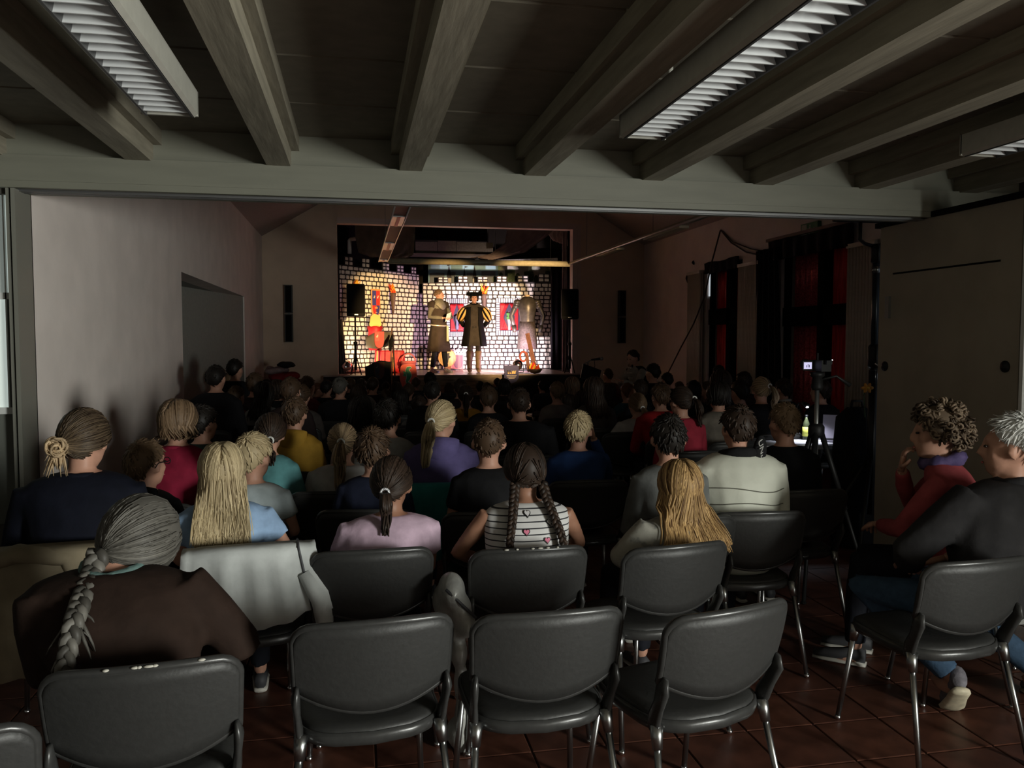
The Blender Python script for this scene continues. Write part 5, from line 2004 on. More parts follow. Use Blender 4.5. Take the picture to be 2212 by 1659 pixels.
# curtained windows painted and pinned on the right wall
redv = M('red_velvet', (0.42, 0.012, 0.018), 0.5, 0, 0.25, 0.3, 8, spec=0.4)
violet = M('window_violet', (0.06, 0.05, 0.085), 0.7)
for k, (u0, u1, zb, zt) in enumerate(WIN):
    f = empty('painted_window', (0, 0, 0))
    f.parent = cwr
    W_, H_ = u1 - u0, zt - zb
    f.location = (u0, 0, zb - SZ)
    bw = 0.10
    wb = MB().bx(0, W_, -0.012, 0.0, 0, H_)
    wb.build('backing', violet, f)
    blk = stone_b
    n_ = 11
    mh = MB().bx(0, W_ / n_ - 0.02, -0.02, -0.012, 0, bw).mesh('border_block', blk)
    mv = MB().bx(0, bw * 0.75, -0.02, -0.012, 0, 0.034).mesh('border_block', blk)
    for i in range(n_):
        obj('border_block', mh, f, (W_ * i / n_ + 0.01, 0, 0.0))
        obj('border_block', mh, f, (W_ * i / n_ + 0.01, 0, H_ - bw))
    m_ = int((H_ - 2 * bw) / 0.055)
    for i in range(m_):
        for xx in ((0.01,) if k == 1 else (0.01, W_ - bw * 0.75)):
            obj('border_block', mv, f, (xx, 0, bw + 0.012 + 0.055 * i))
    x0, x1, za, zc_ = bw, W_ - bw, bw + 0.02, H_ - bw - 0.02
    for s in (0, 1):
        c = MB()
        rows = 10
        vs, fs = [], []
        for j in range(rows + 1):
            t = j / rows
            wd = (x1 - x0) / 2 * (0.32 + 0.68 * abs(2 * t - 0.9) ** 0.9) if t < 0.45 else (x1 - x0) / 2 * (0.32 + 0.68 * ((t - 0.45) / 0.55) ** 1.2)
            for i in range(9):
                u = i / 8
                x = x0 + wd * u if s == 0 else x1 - wd * u
                vs.append((x, -0.022 - 0.014 * math.sin(u * 14 + t) ** 2, lerp(za, zc_, t)))
        for j in range(rows):
            for i in range(8):
                q = j * 9 + i
                fs.append((q, q + 1, q + 10, q + 9) if s == 0 else (q, q + 9, q + 10, q + 1))
        c.add(vs, fs)
        co = c.build('curtain', redv, f, True)
        sm = co.modifiers.new('t', 'SOLIDIFY')
        sm.thickness = 0.006
    xc = (x0 + x1) / 2
    if k == 1:
        MB().lathe([(0.02, 0), (0.035, 0.02), (0.03, 0.12), (0.05, 0.24), (0.05, 0.25)], (xc, -0.03, za), 12).build('vase', M('vase_pink', (0.6, 0.45, 0.5), 0.6), f, True)
        b = MB()
        for i in range(16):
            b.ell((xc + _r.uniform(-0.05, 0.05), -0.035 - _r.uniform(0, 0.02), za + 0.32 + _r.uniform(-0.07, 0.08)), (0.028, 0.01, 0.03), nu=6, nv=4)
        b.build('leaves', M('plant_green', (0.07, 0.25, 0.06), 0.7), f)
    else:
        MB().lathe([(0.03, 0), (0.045, 0.05), (0.03, 0.16), (0.05, 0.22), (0.06, 0.30), (0.02, 0.34)], (xc, -0.03, za + 0.04), 12).build('vase', M('vase_blue', (0.16, 0.17, 0.26), 0.6), f, True)

# landscape behind the wall
PLB = Plane(plx(925, 590, 19.1), plx(1190, 590, 19.1))
zt_ = PLB.uz(1000, 571)[1]
lb = empty('landscape_backdrop', (PLB.a.x, PLB.a.y, SZ), PLB.rz)
us = PLB.uz(1076, 590)[0]
MB().bx(0, us, 0.0, 0.02, 0, zt_ - SZ).build('sky_panel', M('backdrop_sky', (0.22, 0.38, 0.48), 0.8, 0, 0.12, 0, 3), lb)
MB().bx(us, PLB.L, 0.0, 0.02, 0, zt_ - SZ).build('mist_panel', M('backdrop_mist', (0.50, 0.50, 0.44), 0.8, 0, 0, 0, 5, rgb2=(0.22, 0.34, 0.16), lo=0.5, hi=0.66), lb)


def bd_poly(pts, name, mat, off):
    P = [PLB.uz(x, y) for x, y in pts]
    MB().prism([(u, z - SZ) for u, z in P], 0.008, Matrix.Translation((0, -off, 0))).build(name, mat, lb)


gr1, gr2 = M('paint_grey', (0.13, 0.15, 0.17), 0.8), M('paint_dark_roof', (0.035, 0.035, 0.045), 0.8)
gn = M('paint_green', (0.07, 0.10, 0.05), 0.8, 0, 0.3)
for x, y, t, w_ in ((970, 597, 573, 6), (1003, 600, 578, 4), (1025, 598, 573, 5)):
    bd_poly([(x - w_, y + 4), (x + w_, y + 4), (x, t)], 'tower_roof', gr2, 0.014)
    bd_poly([(x - w_ + 1.5, 616), (x + w_ - 1.5, 616), (x + w_ - 1.5, y), (x - w_ + 1.5, y)], 'tower', M('paint_pale_wall', (0.45, 0.42, 0.36), 0.8), 0.012)
for x0, x1, y0, y1 in ((928, 960, 590, 616), (974, 984, 588, 616), (1008, 1022, 590, 616), (1040, 1070, 586, 616), (1091, 1112, 583, 616), (1132, 1150, 587, 616), (1178, 1188, 586, 616)):
    bd_poly([(x0, y1), (x1, y1), (x1, y0), ((x0 + x1) / 2, y0 - 1), (x0, y0)], 'house', gr1 if x0 < 1080 else gn, 0.01)
for x, y, r_ in ((1082, 597, 6), (1118, 600, 7), (1146, 596, 9), (1158, 603, 6), (1068, 604, 5)):
    bd_poly([(x + r_ * math.cos(a) * 0.8, y - r_ * math.sin(a) * 1.5) for a in [2 * math.pi * i / 10 for i in range(10)]], 'tree', gn, 0.018)
bd_poly([(966, 571.5), (974, 573), (966, 574.5)], 'pennant', gr2, 0.014)
bd_poly([(1004, 575.5), (1011, 577), (1004, 578.5)], 'pennant', gr2, 0.014)
tag(lb, 'painted landscape backdrop with towers and trees behind the castle wall', 'backdrop')


# ------------------------------------------------------------------ stage props
def torch(px, py, y, label, col=0):
    """flame centre at pixel"""
    p = aty(px, py, y)
    root = empty('torch', (p.x, p.y, p.z - 0.3))
    MB().lathe([(0.02, -0.25), (0.035, -0.1), (0.06, 0.15), (0.075, 0.2), (0.07, 0.2)], (0, 0, 0), 12).build('handle', M('torch_handle', (0.12, 0.075, 0.06), 0.6), root, True)
    fl = [M('flame_red', (0.75, 0.05, 0.02), 0.7), M('flame_orange', (0.85, 0.24, 0.02), 0.7), M('flame_yellow', (0.9, 0.5, 0.05), 0.7)]
    rr = random.Random(int(px))
    for i in range(11):
        a = rr.uniform(0, 6.28)
        L = rr.uniform(0.14, 0.27)
        lean_ = rr.uniform(0.05, 0.55)
        M4 = Matrix.Rotation(a, 4, 'Z') @ Matrix.Rotation(lean_, 4, 'X')
        pts = [(-0.03, 0), (0.03, 0), (0.055, L * 0.35), (0.03, L * 0.7), (0.0, L), (-0.035, L * 0.72), (-0.055, L * 0.35)]
        b = MB().prism(pts, 0.006, Matrix.Translation((0, 0, 0.17)) @ M4)
        b.build('flame', fl[(i + col) % 3], root)
    MB().bx(-0.015, 0.015, 0.0, 0.12, 0.0, 0.03).build('bracket', steel, root)
    tag(root, label, 'torch', 'stage torches with paper flames')


torch(849, 623, PLL.w(PLL.uz(849, 623)[0], 0).y - 0.2, 'torch with orange paper flames on the left castle wall')
torch(769, 612, PLL.w(PLL.uz(769, 612)[0], 0).y - 0.2, 'torch whose flame tips peek above the left loudspeaker', 1)
torch(1046, 626, 18.60, 'torch with red and orange flames behind the feathered hat')


def heater(w_, h_, point=0.5):
    """heater shield outline"""
    pts = [(-w_ / 2, h_ / 2), (-w_ / 2, -h_ * 0.05)]
    for i in range(1, 8):
        t = i / 8
        pts.append((-w_ / 2 * math.cos(t * math.pi / 2) ** 0.8, -h_ * 0.05 - h_ * 0.45 * math.sin(t * math.pi / 2)))
    pts.append((0, -h_ / 2))
    pts += [(-x, z) for x, z in pts[-2:0:-1]] + [(w_ / 2, h_ / 2)]
    return pts


def clip(pts, xs=None, zs=None, hi=True):
    """clip polygon by x or z half plane"""
    out = []
    n = len(pts)

    def ins(p):
        v = (p[0] - xs) if xs is not None else (p[1] - zs)
        return v >= 0 if hi else v <= 0
    for i in range(n):
        a, b_ = pts[i], pts[(i + 1) % n]
        if ins(a):
            out.append(a)
        if ins(a) != ins(b_):
            va = (a[0] - xs) if xs is not None else (a[1] - zs)
            vb = (b_[0] - xs) if xs is not None else (b_[1] - zs)
            t = va / (va - vb)
            out.append((a[0] + (b_[0] - a[0]) * t, a[1] + (b_[1] - a[1]) * t))
    return out


gold = M('shield_gold', (0.72, 0.36, 0.12), 0.5)
blu = M('shield_blue', (0.055, 0.06, 0.26), 0.5)
redp = M('shield_red', (0.62, 0.045, 0.035), 0.5)
pale = M('shield_pale', (0.70, 0.62, 0.5), 0.5)
BIRD = [(-0.35, -0.5), (0.1, -0.5), (0.15, -0.1), (0.4, 0.1), (0.2, 0.25), (0.25, 0.5), (-0.05, 0.45), (-0.1, 0.1), (-0.4, -0.05)]
CROWN = [(-0.5, -0.3), (0.5, -0.3), (0.55, 0.3), (0.25, 0.0), (0.0, 0.45), (-0.25, 0.0), (-0.55, 0.3)]


def crest(root, w_, h_, base, q, emb, y=0.0):
    """quartered shield face in local x/z, front towards -y"""
    o = heater(w_, h_)
    MB().prism(o, 0.02, Matrix.Translation((0, y, 0))).build('rim', base, root)
    inn = [(x * 0.86, z * 0.88) for x, z in o]
    zm = -0.08 * h_
    for i, (hx_, hz_) in enumerate(((False, True), (True, True), (False, False), (True, False))):
        P_ = clip(clip(inn, xs=0, hi=hx_), zs=zm, hi=hz_)
        if len(P_) > 2:
            MB().prism(P_, 0.006, Matrix.Translation((0, y - 0.006, 0))).build('quarter', q[i], root)
    for (ex, ez, es, poly, m) in emb:
        MB().prism([(ex * w_ + px_ * es * w_, ez * h_ + pz_ * es * w_) for px_, pz_ in poly], 0.004, Matrix.Translation((0, y - 0.010, 0))).build('emblem', m, root)


EMB = [(-0.2, 0.22, 0.24, BIRD, pale), (0.2, 0.22, 0.26, BIRD, pale), (0.0, -0.16, 0.3, CROWN, gold), (0.0, -0.33, 0.18, [(-0.6, -0.1), (0.6, -0.1), (0.6, 0.1), (-0.6, 0.1)], pale)]
u, z = PLL.uz(808, 655)
p = PLL.w(u, z, 0.0) + PLL.n * 0.06
sh = empty('wall_shield', p, PLL.rz)
crest(sh, 0.25, 0.60, gold, [blu, redp, redp, blu], EMB)
MB().bx(-0.05, 0.05, 0.02, 0.05, -0.05, 0.05).build('backing_block', steel, sh)
tag(sh, 'quartered blue and red shield with gold rim on the left castle wall', 'shield')

# grey banner with the crest and its dark twin lower in front, on a pole
greyb = M('banner_grey', (0.13, 0.115, 0.09), 0.8)
darkb = M('banner_dark', (0.02, 0.018, 0.017), 0.8)


def banner(px0, px1, py0, py1, y, mat, label, rim, q, pole):
    a, b_ = aty(px0, py0, y), aty(px1, py1, y)
    W_, H_ = b_.x - a.x, a.z - b_.z
    root = empty('crest_banner', ((a.x + b_.x) / 2, y, (a.z + b_.z) / 2))
    n = 16
    vs, fs = [], []
    for s in (0, 1):
        for i in range(n + 1):
            u = i / n - 0.5
            zt, zb = H_ / 2 + 0.05 * math.sin(6.28 * (u + 0.25)) * 0.6 + 0.1 * u, -H_ / 2 * (0.55 + 0.45 * math.cos(u * 2.6)) + 0.05 * u
            for j in range(5):
                vs.append((u * W_ * (1 - 0.05 * (1 - j / 4)), 0.03 * math.sin(u * 8) + 0.012 * s, lerp(zb, zt, j / 4)))
    K = (n + 1) * 5
    for i in range(n):
        for j in range(4):
            q0 = i * 5 + j
            fs.append((q0, q0 + 5, q0 + 6, q0 + 1))
            fs.append((K + q0, K + q0 + 1, K + q0 + 6, K + q0 + 5))
    lp = [i * 5 for i in range(n + 1)] + [n * 5 + j for j in range(1, 5)] + [i * 5 + 4 for i in range(n - 1, -1, -1)] + [j for j in range(3, 0, -1)]
    for c, d in zip(lp, lp[1:] + lp[:1]):
        fs.append((c, K + c, K + d, d))
    MB().add(vs, fs).build('cloth', mat, root, True)
    cr_ = empty('crest', (0.02, -0.045, 0.02))
    cr_.parent = root
    crest(cr_, 0.19, 0.33, rim, q, [(-0.2, 0.22, 0.3, BIRD, pale if mat is greyb else M('crest_dim', (0.1, 0.09, 0.09), 0.7)), (0.0, -0.2, 0.3, CROWN, rim)])
    MB().tube([(W_ / 2 - 0.02, 0.01, -pole), (W_ / 2 + 0.02, 0.03, H_ / 2 + 0.1)], 0.014, 8).build('pole', M('pole_wood', (0.16, 0.09, 0.05), 0.6), root, True)
    tag(root, label, 'banner', 'crest banners at the left of the stage')
    return root


banner(789, 845, 719, 753, 16.55, greyb, 'olive-grey banner with a red crest on the stage left side', redp, [M('crest_rose', (0.6, 0.12, 0.1), 0.6), redp, redp, redp], aty(845, 753, 16.55).z - SZ + 0.02 + 0.2)
banner(788, 846, 783, 822, 15.7, darkb, 'dark unlit banner with a faint crest in front of the stage', M('crest_dim_red', (0.09, 0.025, 0.02), 0.7), [M('crest_dim_blue', (0.03, 0.03, 0.05), 0.7), M('crest_dim_red', (0.09, 0.025, 0.02), 0.7)] * 2, aty(846, 822, 15.7).z - 0.02 + 0.2)
# long dark pole with a black cloth leaning beside the banners
p0, p1 = aty(853, 818, 15.82), aty(848, 722, 16.3)
fp = empty('flag_pole', p0)
MB().tube([(0, 0, 0.92 - p0.z + 0.0), p1 - p0], 0.016, 8).build('pole', M('pole_dark', (0.04, 0.025, 0.02), 0.6), fp, True)
MB().tube([p1 - p0, (p1 - p0) * 0.85 + Vector((-0.03, 0, 0)), (p1 - p0) * 0.62 + Vector((-0.06, 0, 0))], [0.01, 0.05, 0.02], 8, 0.5).build('furled_flag', blackmat, fp, True)
tag(fp, 'slanting dark pole with a furled black flag beside the red table', 'flag pole')

# red velvet table, red sack with yellow top, basket
a, b_ = atz(806, 799, SZ), atz(866, 799, SZ)
W_ = b_.x - a.x
tb = empty('draped_table', ((a.x + b_.x) / 2, 17.25, SZ))
Ht = aty(835, 757, 17.25).z - SZ
b = MB()
n = 60
rings = []
for t in (0.0, 0.25, 0.5, 0.75, 0.94, 1.0, 1.0):
    ring = []
    for i in range(n):
        an = 2 * math.pi * i / n
        ca, sa = math.cos(an), math.sin(an)
        x, y = math.copysign(abs(ca) ** 0.35, ca) * W_ / 2, math.copysign(abs(sa) ** 0.35, sa) * 0.26
        f = 1 + (0.10 * (1 - t)) * (0.5 + 0.5 * math.sin(an * 13)) - 0.03
        if len(rings) == 6:
            f *= 0.3
        ring.append((x * f, y * f, Ht * t + (0.004 if len(rings) == 6 else 0)))
    rings.append(ring)
b.loft(rings)
b.build('velvet_cloth', redv, tb, True)
for xx in (-W_ * 0.42, W_ * 0.1):
    MB().tube([(xx, -0.285, Ht), (xx - 0.02, -0.30, 0.02)], 0.012, 6, 0.5).build('ribbon', M('ribbon_yellow', (0.7, 0.4, 0.08), 0.6), tb)
tag(tb, 'table draped in red velvet on the stage', 'table')
p = aty(810, 712, 17.3)
sk = empty('red_sack', (p.x, 17.25, SZ + Ht + 0.005))
hh = aty(810, 690, 17.3).z - SZ - Ht
MB().lathe([(0.02, 0), (0.13, 0.0), (0.16, 0.15), (0.14, hh * 0.6), (0.17, hh * 0.75), (0.12, hh * 0.8)], (0, 0, 0), 18).build('sack', redv, sk, True)
MB().prism([(-0.12, 0), (0.0, -0.1), (0.13, 0.0), (0.1, 0.2), (-0.02, 0.24), (-0.09, 0.18)], 0.03, Matrix.Translation((0, -0.14, hh * 0.8))).build('yellow_flap', M('flap_yellow', (0.85, 0.5, 0.12), 0.6), sk)
MB().tube([(0.12, -0.05, hh * 0.75), (0.2, -0.08, hh * 1.0)], 0.01, 6).build('stick', M('pole_wood', (0.16, 0.09, 0.05), 0.6), sk)
tag(sk, 'red velvet sack with a yellow flap standing on the red table', 'sack')
p = atz(877, 803, SZ)
bk = empty('basket', (p.x, 16.75, SZ + 0.004))
pk = M('basket_pink', (0.62, 0.16, 0.17), 0.5)
b = MB().lathe([(0.11, 0), (0.13, 0.1), (0.16, 0.24), (0.165, 0.25), (0.15, 0.24), (0.12, 0.1), (0.1, 0.02)], (0, 0, 0), 20)
b.build('bowl', pk, bk, True)
for i in range(3):
    torus(MB(), (0, 0, 0.07 + 0.07 * i), 0.128 + 0.014 * i, 0.008, n=20, m=6).build('weave', M('basket_dark', (0.36, 0.07, 0.08), 0.5), bk, True)
MB().tube([(-0.14 * math.cos(t), 0, 0.24 + 0.16 * math.sin(t)) for t in [math.pi * i / 12 for i in range(13)]], 0.014, 8).build('handle', pk, bk, True)
tag(bk, 'pink woven basket with an arched handle beside the red table', 'basket')

# red shield with green seahorse leaning on the stage front
p = aty(882, 811, 15.72)
ss = empty('seahorse_shield', p)
pts = []
for i in range(28):
    t = i / 28 * 2 * math.pi
    x, z_ = math.cos(t), math.sin(t)
    z2 = z_ * 0.29 if z_ > 0 else z_ * 0.33
    xx = 0.165 * math.copysign(abs(x) ** 0.7, x) * (1 if z_ > -0.2 else 1 - 0.45 * ((-z_ - 0.2) / 0.8) ** 1.5)
    pts.append((xx, min(z2, 0.20)))
MB().prism(pts, 0.025).build('board', M('shield_vermilion', (0.68, 0.07, 0.03), 0.5), ss)
grn = M('seahorse_green', (0.03, 0.26, 0.12), 0.5)
path = [(0.06, 0.14), (0.03, 0.155), (-0.005, 0.14), (-0.02, 0.10), (0.0, 0.05), (0.015, 0.0), (0.0, -0.06), (-0.025, -0.11), (-0.015, -0.16), (0.02, -0.17), (0.025, -0.14), (0.0, -0.135)]
rad = [0.012, 0.018, 0.03, 0.032, 0.045, 0.048, 0.036, 0.024, 0.018, 0.014, 0.011, 0.008]
MB().tube([(x, -0.003, z_) for x, z_ in path], [r_ + 0.010 for r_ in rad], 10, 0.1, up=(0, 1, 0)).build('seahorse_outline', pale, ss)
MB().tube([(x, -0.008, z_) for x, z_ in path], rad, 10, 0.12, up=(0, 1, 0)).build('seahorse', grn, ss)
MB().prism([(-0.04, 0.06), (-0.10, 0.09), (-0.085, 0.03), (-0.11, -0.01), (-0.04, -0.02)], 0.006, Matrix.Translation((0, -0.012, 0))).build('seahorse_fin', grn, ss)
MB().tube([(0, 0.02, 0.1), (0, 0.14, -0.3)], 0.012, 6).build('prop_stick', darkwood, ss)
tag(ss, 'red shield with a green seahorse in front of the stage', 'shield')

# blue panel with golden crest at the stage front
p = aty(1105, 809, 15.70)
bp = empty('blue_shield', p)
W_, H_ = 0.29, 0.36
pts = [(-W_ / 2, H_ / 2), (-W_ / 2, -H_ * 0.2), (-W_ * 0.35, -H_ * 0.38), (0, -H_ / 2), (W_ * 0.35, -H_ * 0.38), (W_ / 2, -H_ * 0.2), (W_ / 2, H_ / 2)]
MB().prism(pts, 0.025).build('board', M('panel_blue', (0.035, 0.035, 0.12), 0.6), bp)
for i in range(4):
    x = -0.06 + 0.04 * i
    MB().prism([(x - 0.018, -0.01), (x + 0.018, -0.01), (x + 0.028 * (1 if i > 1 else -1) + 0.0, 0.06), (x, 0.035), (x - 0.012, 0.062)], 0.006, Matrix.Translation((0, -0.006, 0.02))).build('crown_point', M('crest_gold', (0.68, 0.42, 0.10), 0.4), bp)
for k, (zz, ww) in enumerate(((-0.025, 0.20), (-0.05, 0.17), (-0.075, 0.12))):
    MB().bx(-ww / 2, ww / 2, -0.006, 0, zz - 0.006, zz + 0.006).build('text_line', pale, bp)
MB().tube([(0, 0.03, 0.0), (0, 0.14, -0.3)], 0.012, 6).build('prop_stick', darkwood, bp)
tag(bp, 'blue shield with a golden crown crest in front of the stage', 'shield')

# shields standing between the actors
p = atz(956, 797, SZ)
rs = empty('round_shield', (p.x, 18.2, SZ + 0.02), 0)
q = aty(957, 773, 18.2)
cz = q.z - SZ - 0.02
orng = M('shield_sand', (0.78, 0.50, 0.22), 0.5)
MB().lathe([(0.001, -0.012), (0.18, -0.012), (0.20, 0.0), (0.20, 0.02), (0.001, 0.03)], (0, 0, cz), 28, Matrix.Rotation(R(90), 3, 'X')).build('disc', orng, rs, True)
torus(MB(), (0, -0.012, cz), 0.19, 0.012, Matrix.Rotation(R(90), 3, 'X'), n=28, m=6).build('rim', gold, rs, True)
MB().prism([(x * 0.22, cz + z_ * 0.22) for x, z_ in BIRD], 0.005, Matrix.Translation((0, -0.036, 0))).build('bird', blackm, rs)
MB().box((0.04, 0.03, cz * 0.4), (0.12, 0.05, cz * 0.9), Matrix.Rotation(R(12), 3, 'Y')).build('wooden_leg', M('prop_brown', (0.22, 0.08, 0.03), 0.6), rs)
tag(rs, 'round sand-coloured shield with a black bird between the actors', 'shield')
p = aty(988, 783, 18.3)
rd = empty('chest_shield', (p.x, 18.3, SZ + 0.02))
H_ = aty(988, 766, 18.3).z - SZ - 0.02
MB().prism([(-0.14, 0.02), (0.13, 0.0), (0.15, H_), (-0.14, H_)], 0.03).build('board', M('panel_rose', (0.62, 0.14, 0.13), 0.5), rd)
MB().prism([(x * 0.20 + 0.02, H_ * 0.5 + z_ * 0.3) for x, z_ in heater(1.0, 1.0)], 0.006, Matrix.Translation((0, -0.006, 0))).build('dark_shield', M('panel_plum', (0.18, 0.05, 0.07), 0.5), rd)
for i in range(5):
    MB().prism([(-0.03, 0), (0.03, 0), (0.012 * (i - 2), 0.16)], 0.008, Matrix.Translation((-0.1 + 0.055 * i, -0.01, H_)) @ Matrix.Rotation(R(-20 + 14 * i), 4, 'Y')).build('white_feather', M('feather_white', (0.8, 0.76, 0.78), 0.6), rd)
tag(rd, 'rose-red shield box with white feathers beside the feathered actor', 'shield')

# wooden cross frame with paper fire at the front right
p = atz(1140, 800, SZ)
wf = empty('wooden_frame', (p.x, 16.35, SZ + 0.001))
wood = M('prop_wood', (0.30, 0.14, 0.10), 0.6, 0, 0.2)


def pw(px, py, y=16.35):
    return aty(px, py, y) - wf.location


MB().tube([pw(1139, 720), pw(1156, 797, 16.3)], 0.045, 4).build('long_board', wood, wf)
MB().tube([pw(1137, 762, 16.4), pw(1143, 806, 16.25) + Vector((0, 0, 0.03))], 0.035, 4).build('short_board', wood, wf)
MB().tube([pw(1137, 770) + Vector((-0.06 + 0.07 * math.cos(t), 0.02, 0.10 * math.sin(t))) for t in [6.28 * i / 14 for i in range(14)]], 0.022, 6, closed=True).build('loop', M('prop_red_rope', (0.45, 0.1, 0.07), 0.6), wf, True)
tag(wf, 'brown wooden boards leaning before the suit of armour', 'boards')
p = aty(1155, 796, 16.2)
fb = empty('fire_bowl', (p.x, 16.15, SZ + 0.002))
MB().lathe([(0.03, 0), (0.10, 0.02), (0.15, 0.08), (0.14, 0.09)], (0, 0, 0), 16).build('bowl', darkwood, fb, True)
rr = random.Random(5)
for i in range(12):
    a_ = rr.uniform(0, 6.28)
    L = rr.uniform(0.1, 0.2)
    MB().prism([(-0.03, 0), (0.03, 0), (0.05, L * 0.4), (0, L), (-0.05, L * 0.4)], 0.006, Matrix.Translation((rr.uniform(-0.08, 0.08), rr.uniform(-0.06, 0.04), 0.06)) @ Matrix.Rotation(a_, 4, 'Z') @ Matrix.Rotation(rr.uniform(0, 0.6), 4, 'X')).build('flame', [M('flame_red', (0.75, 0.05, 0.02)), M('flame_orange', (0.85, 0.24, 0.02)), M('flame_yellow', (0.9, 0.5, 0.05))][i % 3], fb)
tag(fb, 'bowl of orange paper flames at the front right of the stage', 'fire bowl')


# stage floor lamps
def floor_lamp(px, py, y, target, label, r=0.11):
    p = atz(px, py, SZ)
    root = empty('stage_lamp', (p.x, y, SZ + 0.001))
    d = (Vector(target) - Vector((p.x, y, SZ + 0.17))).normalized()
    q = d.to_track_quat('Z', 'Y').to_matrix()
    MB().lathe([(0.04, -0.13), (0.08, -0.10), (r, -0.02), (r, 0.05), (r - 0.012, 0.05), (r - 0.02, 0.0)], (0, 0, 0.17), 18, q).build('can', chrome, root, True)
    for i in range(6):
        a_ = 2 * math.pi * i / 6
        MB().ell(Vector((0, 0, 0.17)) + q @ Vector((0.05 * math.cos(a_), 0.05 * math.sin(a_), 0.0)), (0.018, 0.018, 0.018), nu=8, nv=5).build('lens', M('lamp_lens', (0.9, 0.85, 0.85), 0.1, emit=1.5, ecol=(1, 0.85, 0.85)), root, True)
    for s in (-1, 1):
        MB().tube([(s * (r + 0.015), 0, 0.17), (s * (r + 0.015), 0, 0.012), (0, 0, 0.008)], 0.008, 6).build('yoke', blackm, root)
    MB().ell(Vector((0, 0, 0.17)) + q @ Vector((r * 0.7, 0, -0.08)), (0.014, 0.014, 0.014), nu=8, nv=5).build('indicator', M('led_red', (0.9, 0.05, 0.05), 0.3, emit=2.0, ecol=(1, 0.08, 0.08)), root)
    tag(root, label, 'stage lamp', 'floor lamps on the stage')


floor_lamp(1207, 800, 16.6, (1.1, 17.9, 1.6), 'chrome floor lamp with a red light at the right end of the stage', 0.14)
floor_lamp(750, 803, 16.5, (1.0, 18, 2.2), 'floor lamp with a red light at the left end of the stage')
floor_lamp(1104, 803, 16.5, (3.25, 18.35, 1.75), 'floor lamp hidden behind the blue crest panel')


# ------------------------------------------------------------------ stage drapes
def xdrape(name, x0, x1, z0, z1, y, amp, nf, mat, taper, label, cat='curtain'):
    M4 = Matrix.Translation((0, y, 0)) @ Matrix.Rotation(R(-90), 4, 'Z') @ Matrix.Translation((-0.0, 0, 0))
    o = drape(name, x0, x1, z0, z1, 0.0, amp, nf, mat, taper, M4)
    return tag(o, label, cat)


p0, p1 = aty(1190, 700, 17.7), aty(1216, 700, 17.7)
xdrape('stage_curtain', p0.x, p1.x + 0.35, SZ + 0.02, aty(1200, 582, 17.7).z, 17.7, 0.05, 5, cloth((0.018, 0.016, 0.022), 0.4, 8), 0.0, 'black side curtain at the right end of the castle wall')
p0, p1 = aty(1214, 700, 16.5), aty(1224, 700, 16.5)
xdrape('stage_curtain', p0.x, p1.x, SZ + 0.02, 3.86, 16.5, 0.03, 2, cloth((0.30, 0.25, 0.25), 0.4, 8), 0.0, 'grey side curtain behind the right loudspeaker')
p0, p1 = aty(733, 700, 16.5), aty(747, 700, 16.5)
xdrape('stage_curtain', p0.x - 0.05, p1.x, SZ + 0.02, aty(740, 690, 16.5).z, 16.5, 0.03, 3, cloth((0.10, 0.085, 0.08), 0.4, 8), 0.35, 'grey tapering curtain at the left edge of the stage')


def swag(rows, y, mat, label, sub=8, belly=0.12):
    """rows: list of (left px, right px) pairs of pixel points from top to bottom"""
    P = [(aty(*a, y), aty(*b_, y)) for a, b_ in rows]
    vs, fs = [], []
    n = 14
    m_ = (len(P) - 1) * sub
    for s in (0, 1):
        for j in range(m_ + 1):
            f = j / sub
            i0 = min(int(f), len(P) - 2)
            t = f - i0
            L, Rr = P[i0][0].lerp(P[i0 + 1][0], t), P[i0][1].lerp(P[i0 + 1][1], t)
            for i in range(n + 1):
                q = L.lerp(Rr, i / n)
                q = q + Vector((0, -belly * math.sin(math.pi * i / n) + 0.03 * math.sin(i * 2.1 + j * 0.5) + 0.015 * s, 0))
                vs.append(q - P[0][0])
    K = (m_ + 1) * (n + 1)
    for j in range(m_):
        for i in range(n):
            a = j * (n + 1) + i
            fs.append((a, a + n + 1, a + n + 2, a + 1))
            fs.append((K + a, K + a + 1, K + a + n + 2, K + a + n + 1))
    e = [i for i in range(n + 1)] + [j * (n + 1) + n for j in range(1, m_ + 1)] + [m_ * (n + 1) + i for i in range(n - 1, -1, -1)] + [j * (n + 1) for j in range(m_ - 1, 0, -1)]
    for a, c in zip(e, e[1:] + e[:1]):
        fs.append((a, a + K, c + K, c))
    o = MB().add(vs, fs).build('ceiling_cloth', mat, None, True, P[0][0])
    return tag(o, label, 'cloth', 'cloths slung under the stage ceiling')


brn = cloth((0.11, 0.08, 0.06), 0.4, 6)
mau = cloth((0.2, 0.155, 0.15), 0.4, 6)
swag([((766, 484), (897, 484)), ((768, 515), (896, 520)), ((774, 545), (893, 550)), ((800, 556), (880, 558))], 17.0, brn, 'brown cloth slung under the left stage ceiling')
swag([((1098, 488), (1210, 484)), ((1090, 525), (1180, 512)), ((1060, 548), (1135, 545)), ((1015, 557), (1060, 562))], 17.0, mau, 'mauve cloth swooping down under the right stage ceiling')
swag([((1185, 484), (1226, 486)), ((1182, 505), (1226, 512)), ((1196, 520), (1226, 532))], 17.3, cloth((0.45, 0.38, 0.36), 0.3, 6), 'small pale cloth corner beside the right stage frame', belly=0.02)
a, b_ = aty(896, 521, 18.9), aty(1062, 556, 18.9)
cb = empty('loft_boxes', ((a.x + b_.x) / 2, 18.9, b_.z))
W_, H_ = b_.x - a.x, a.z - b_.z
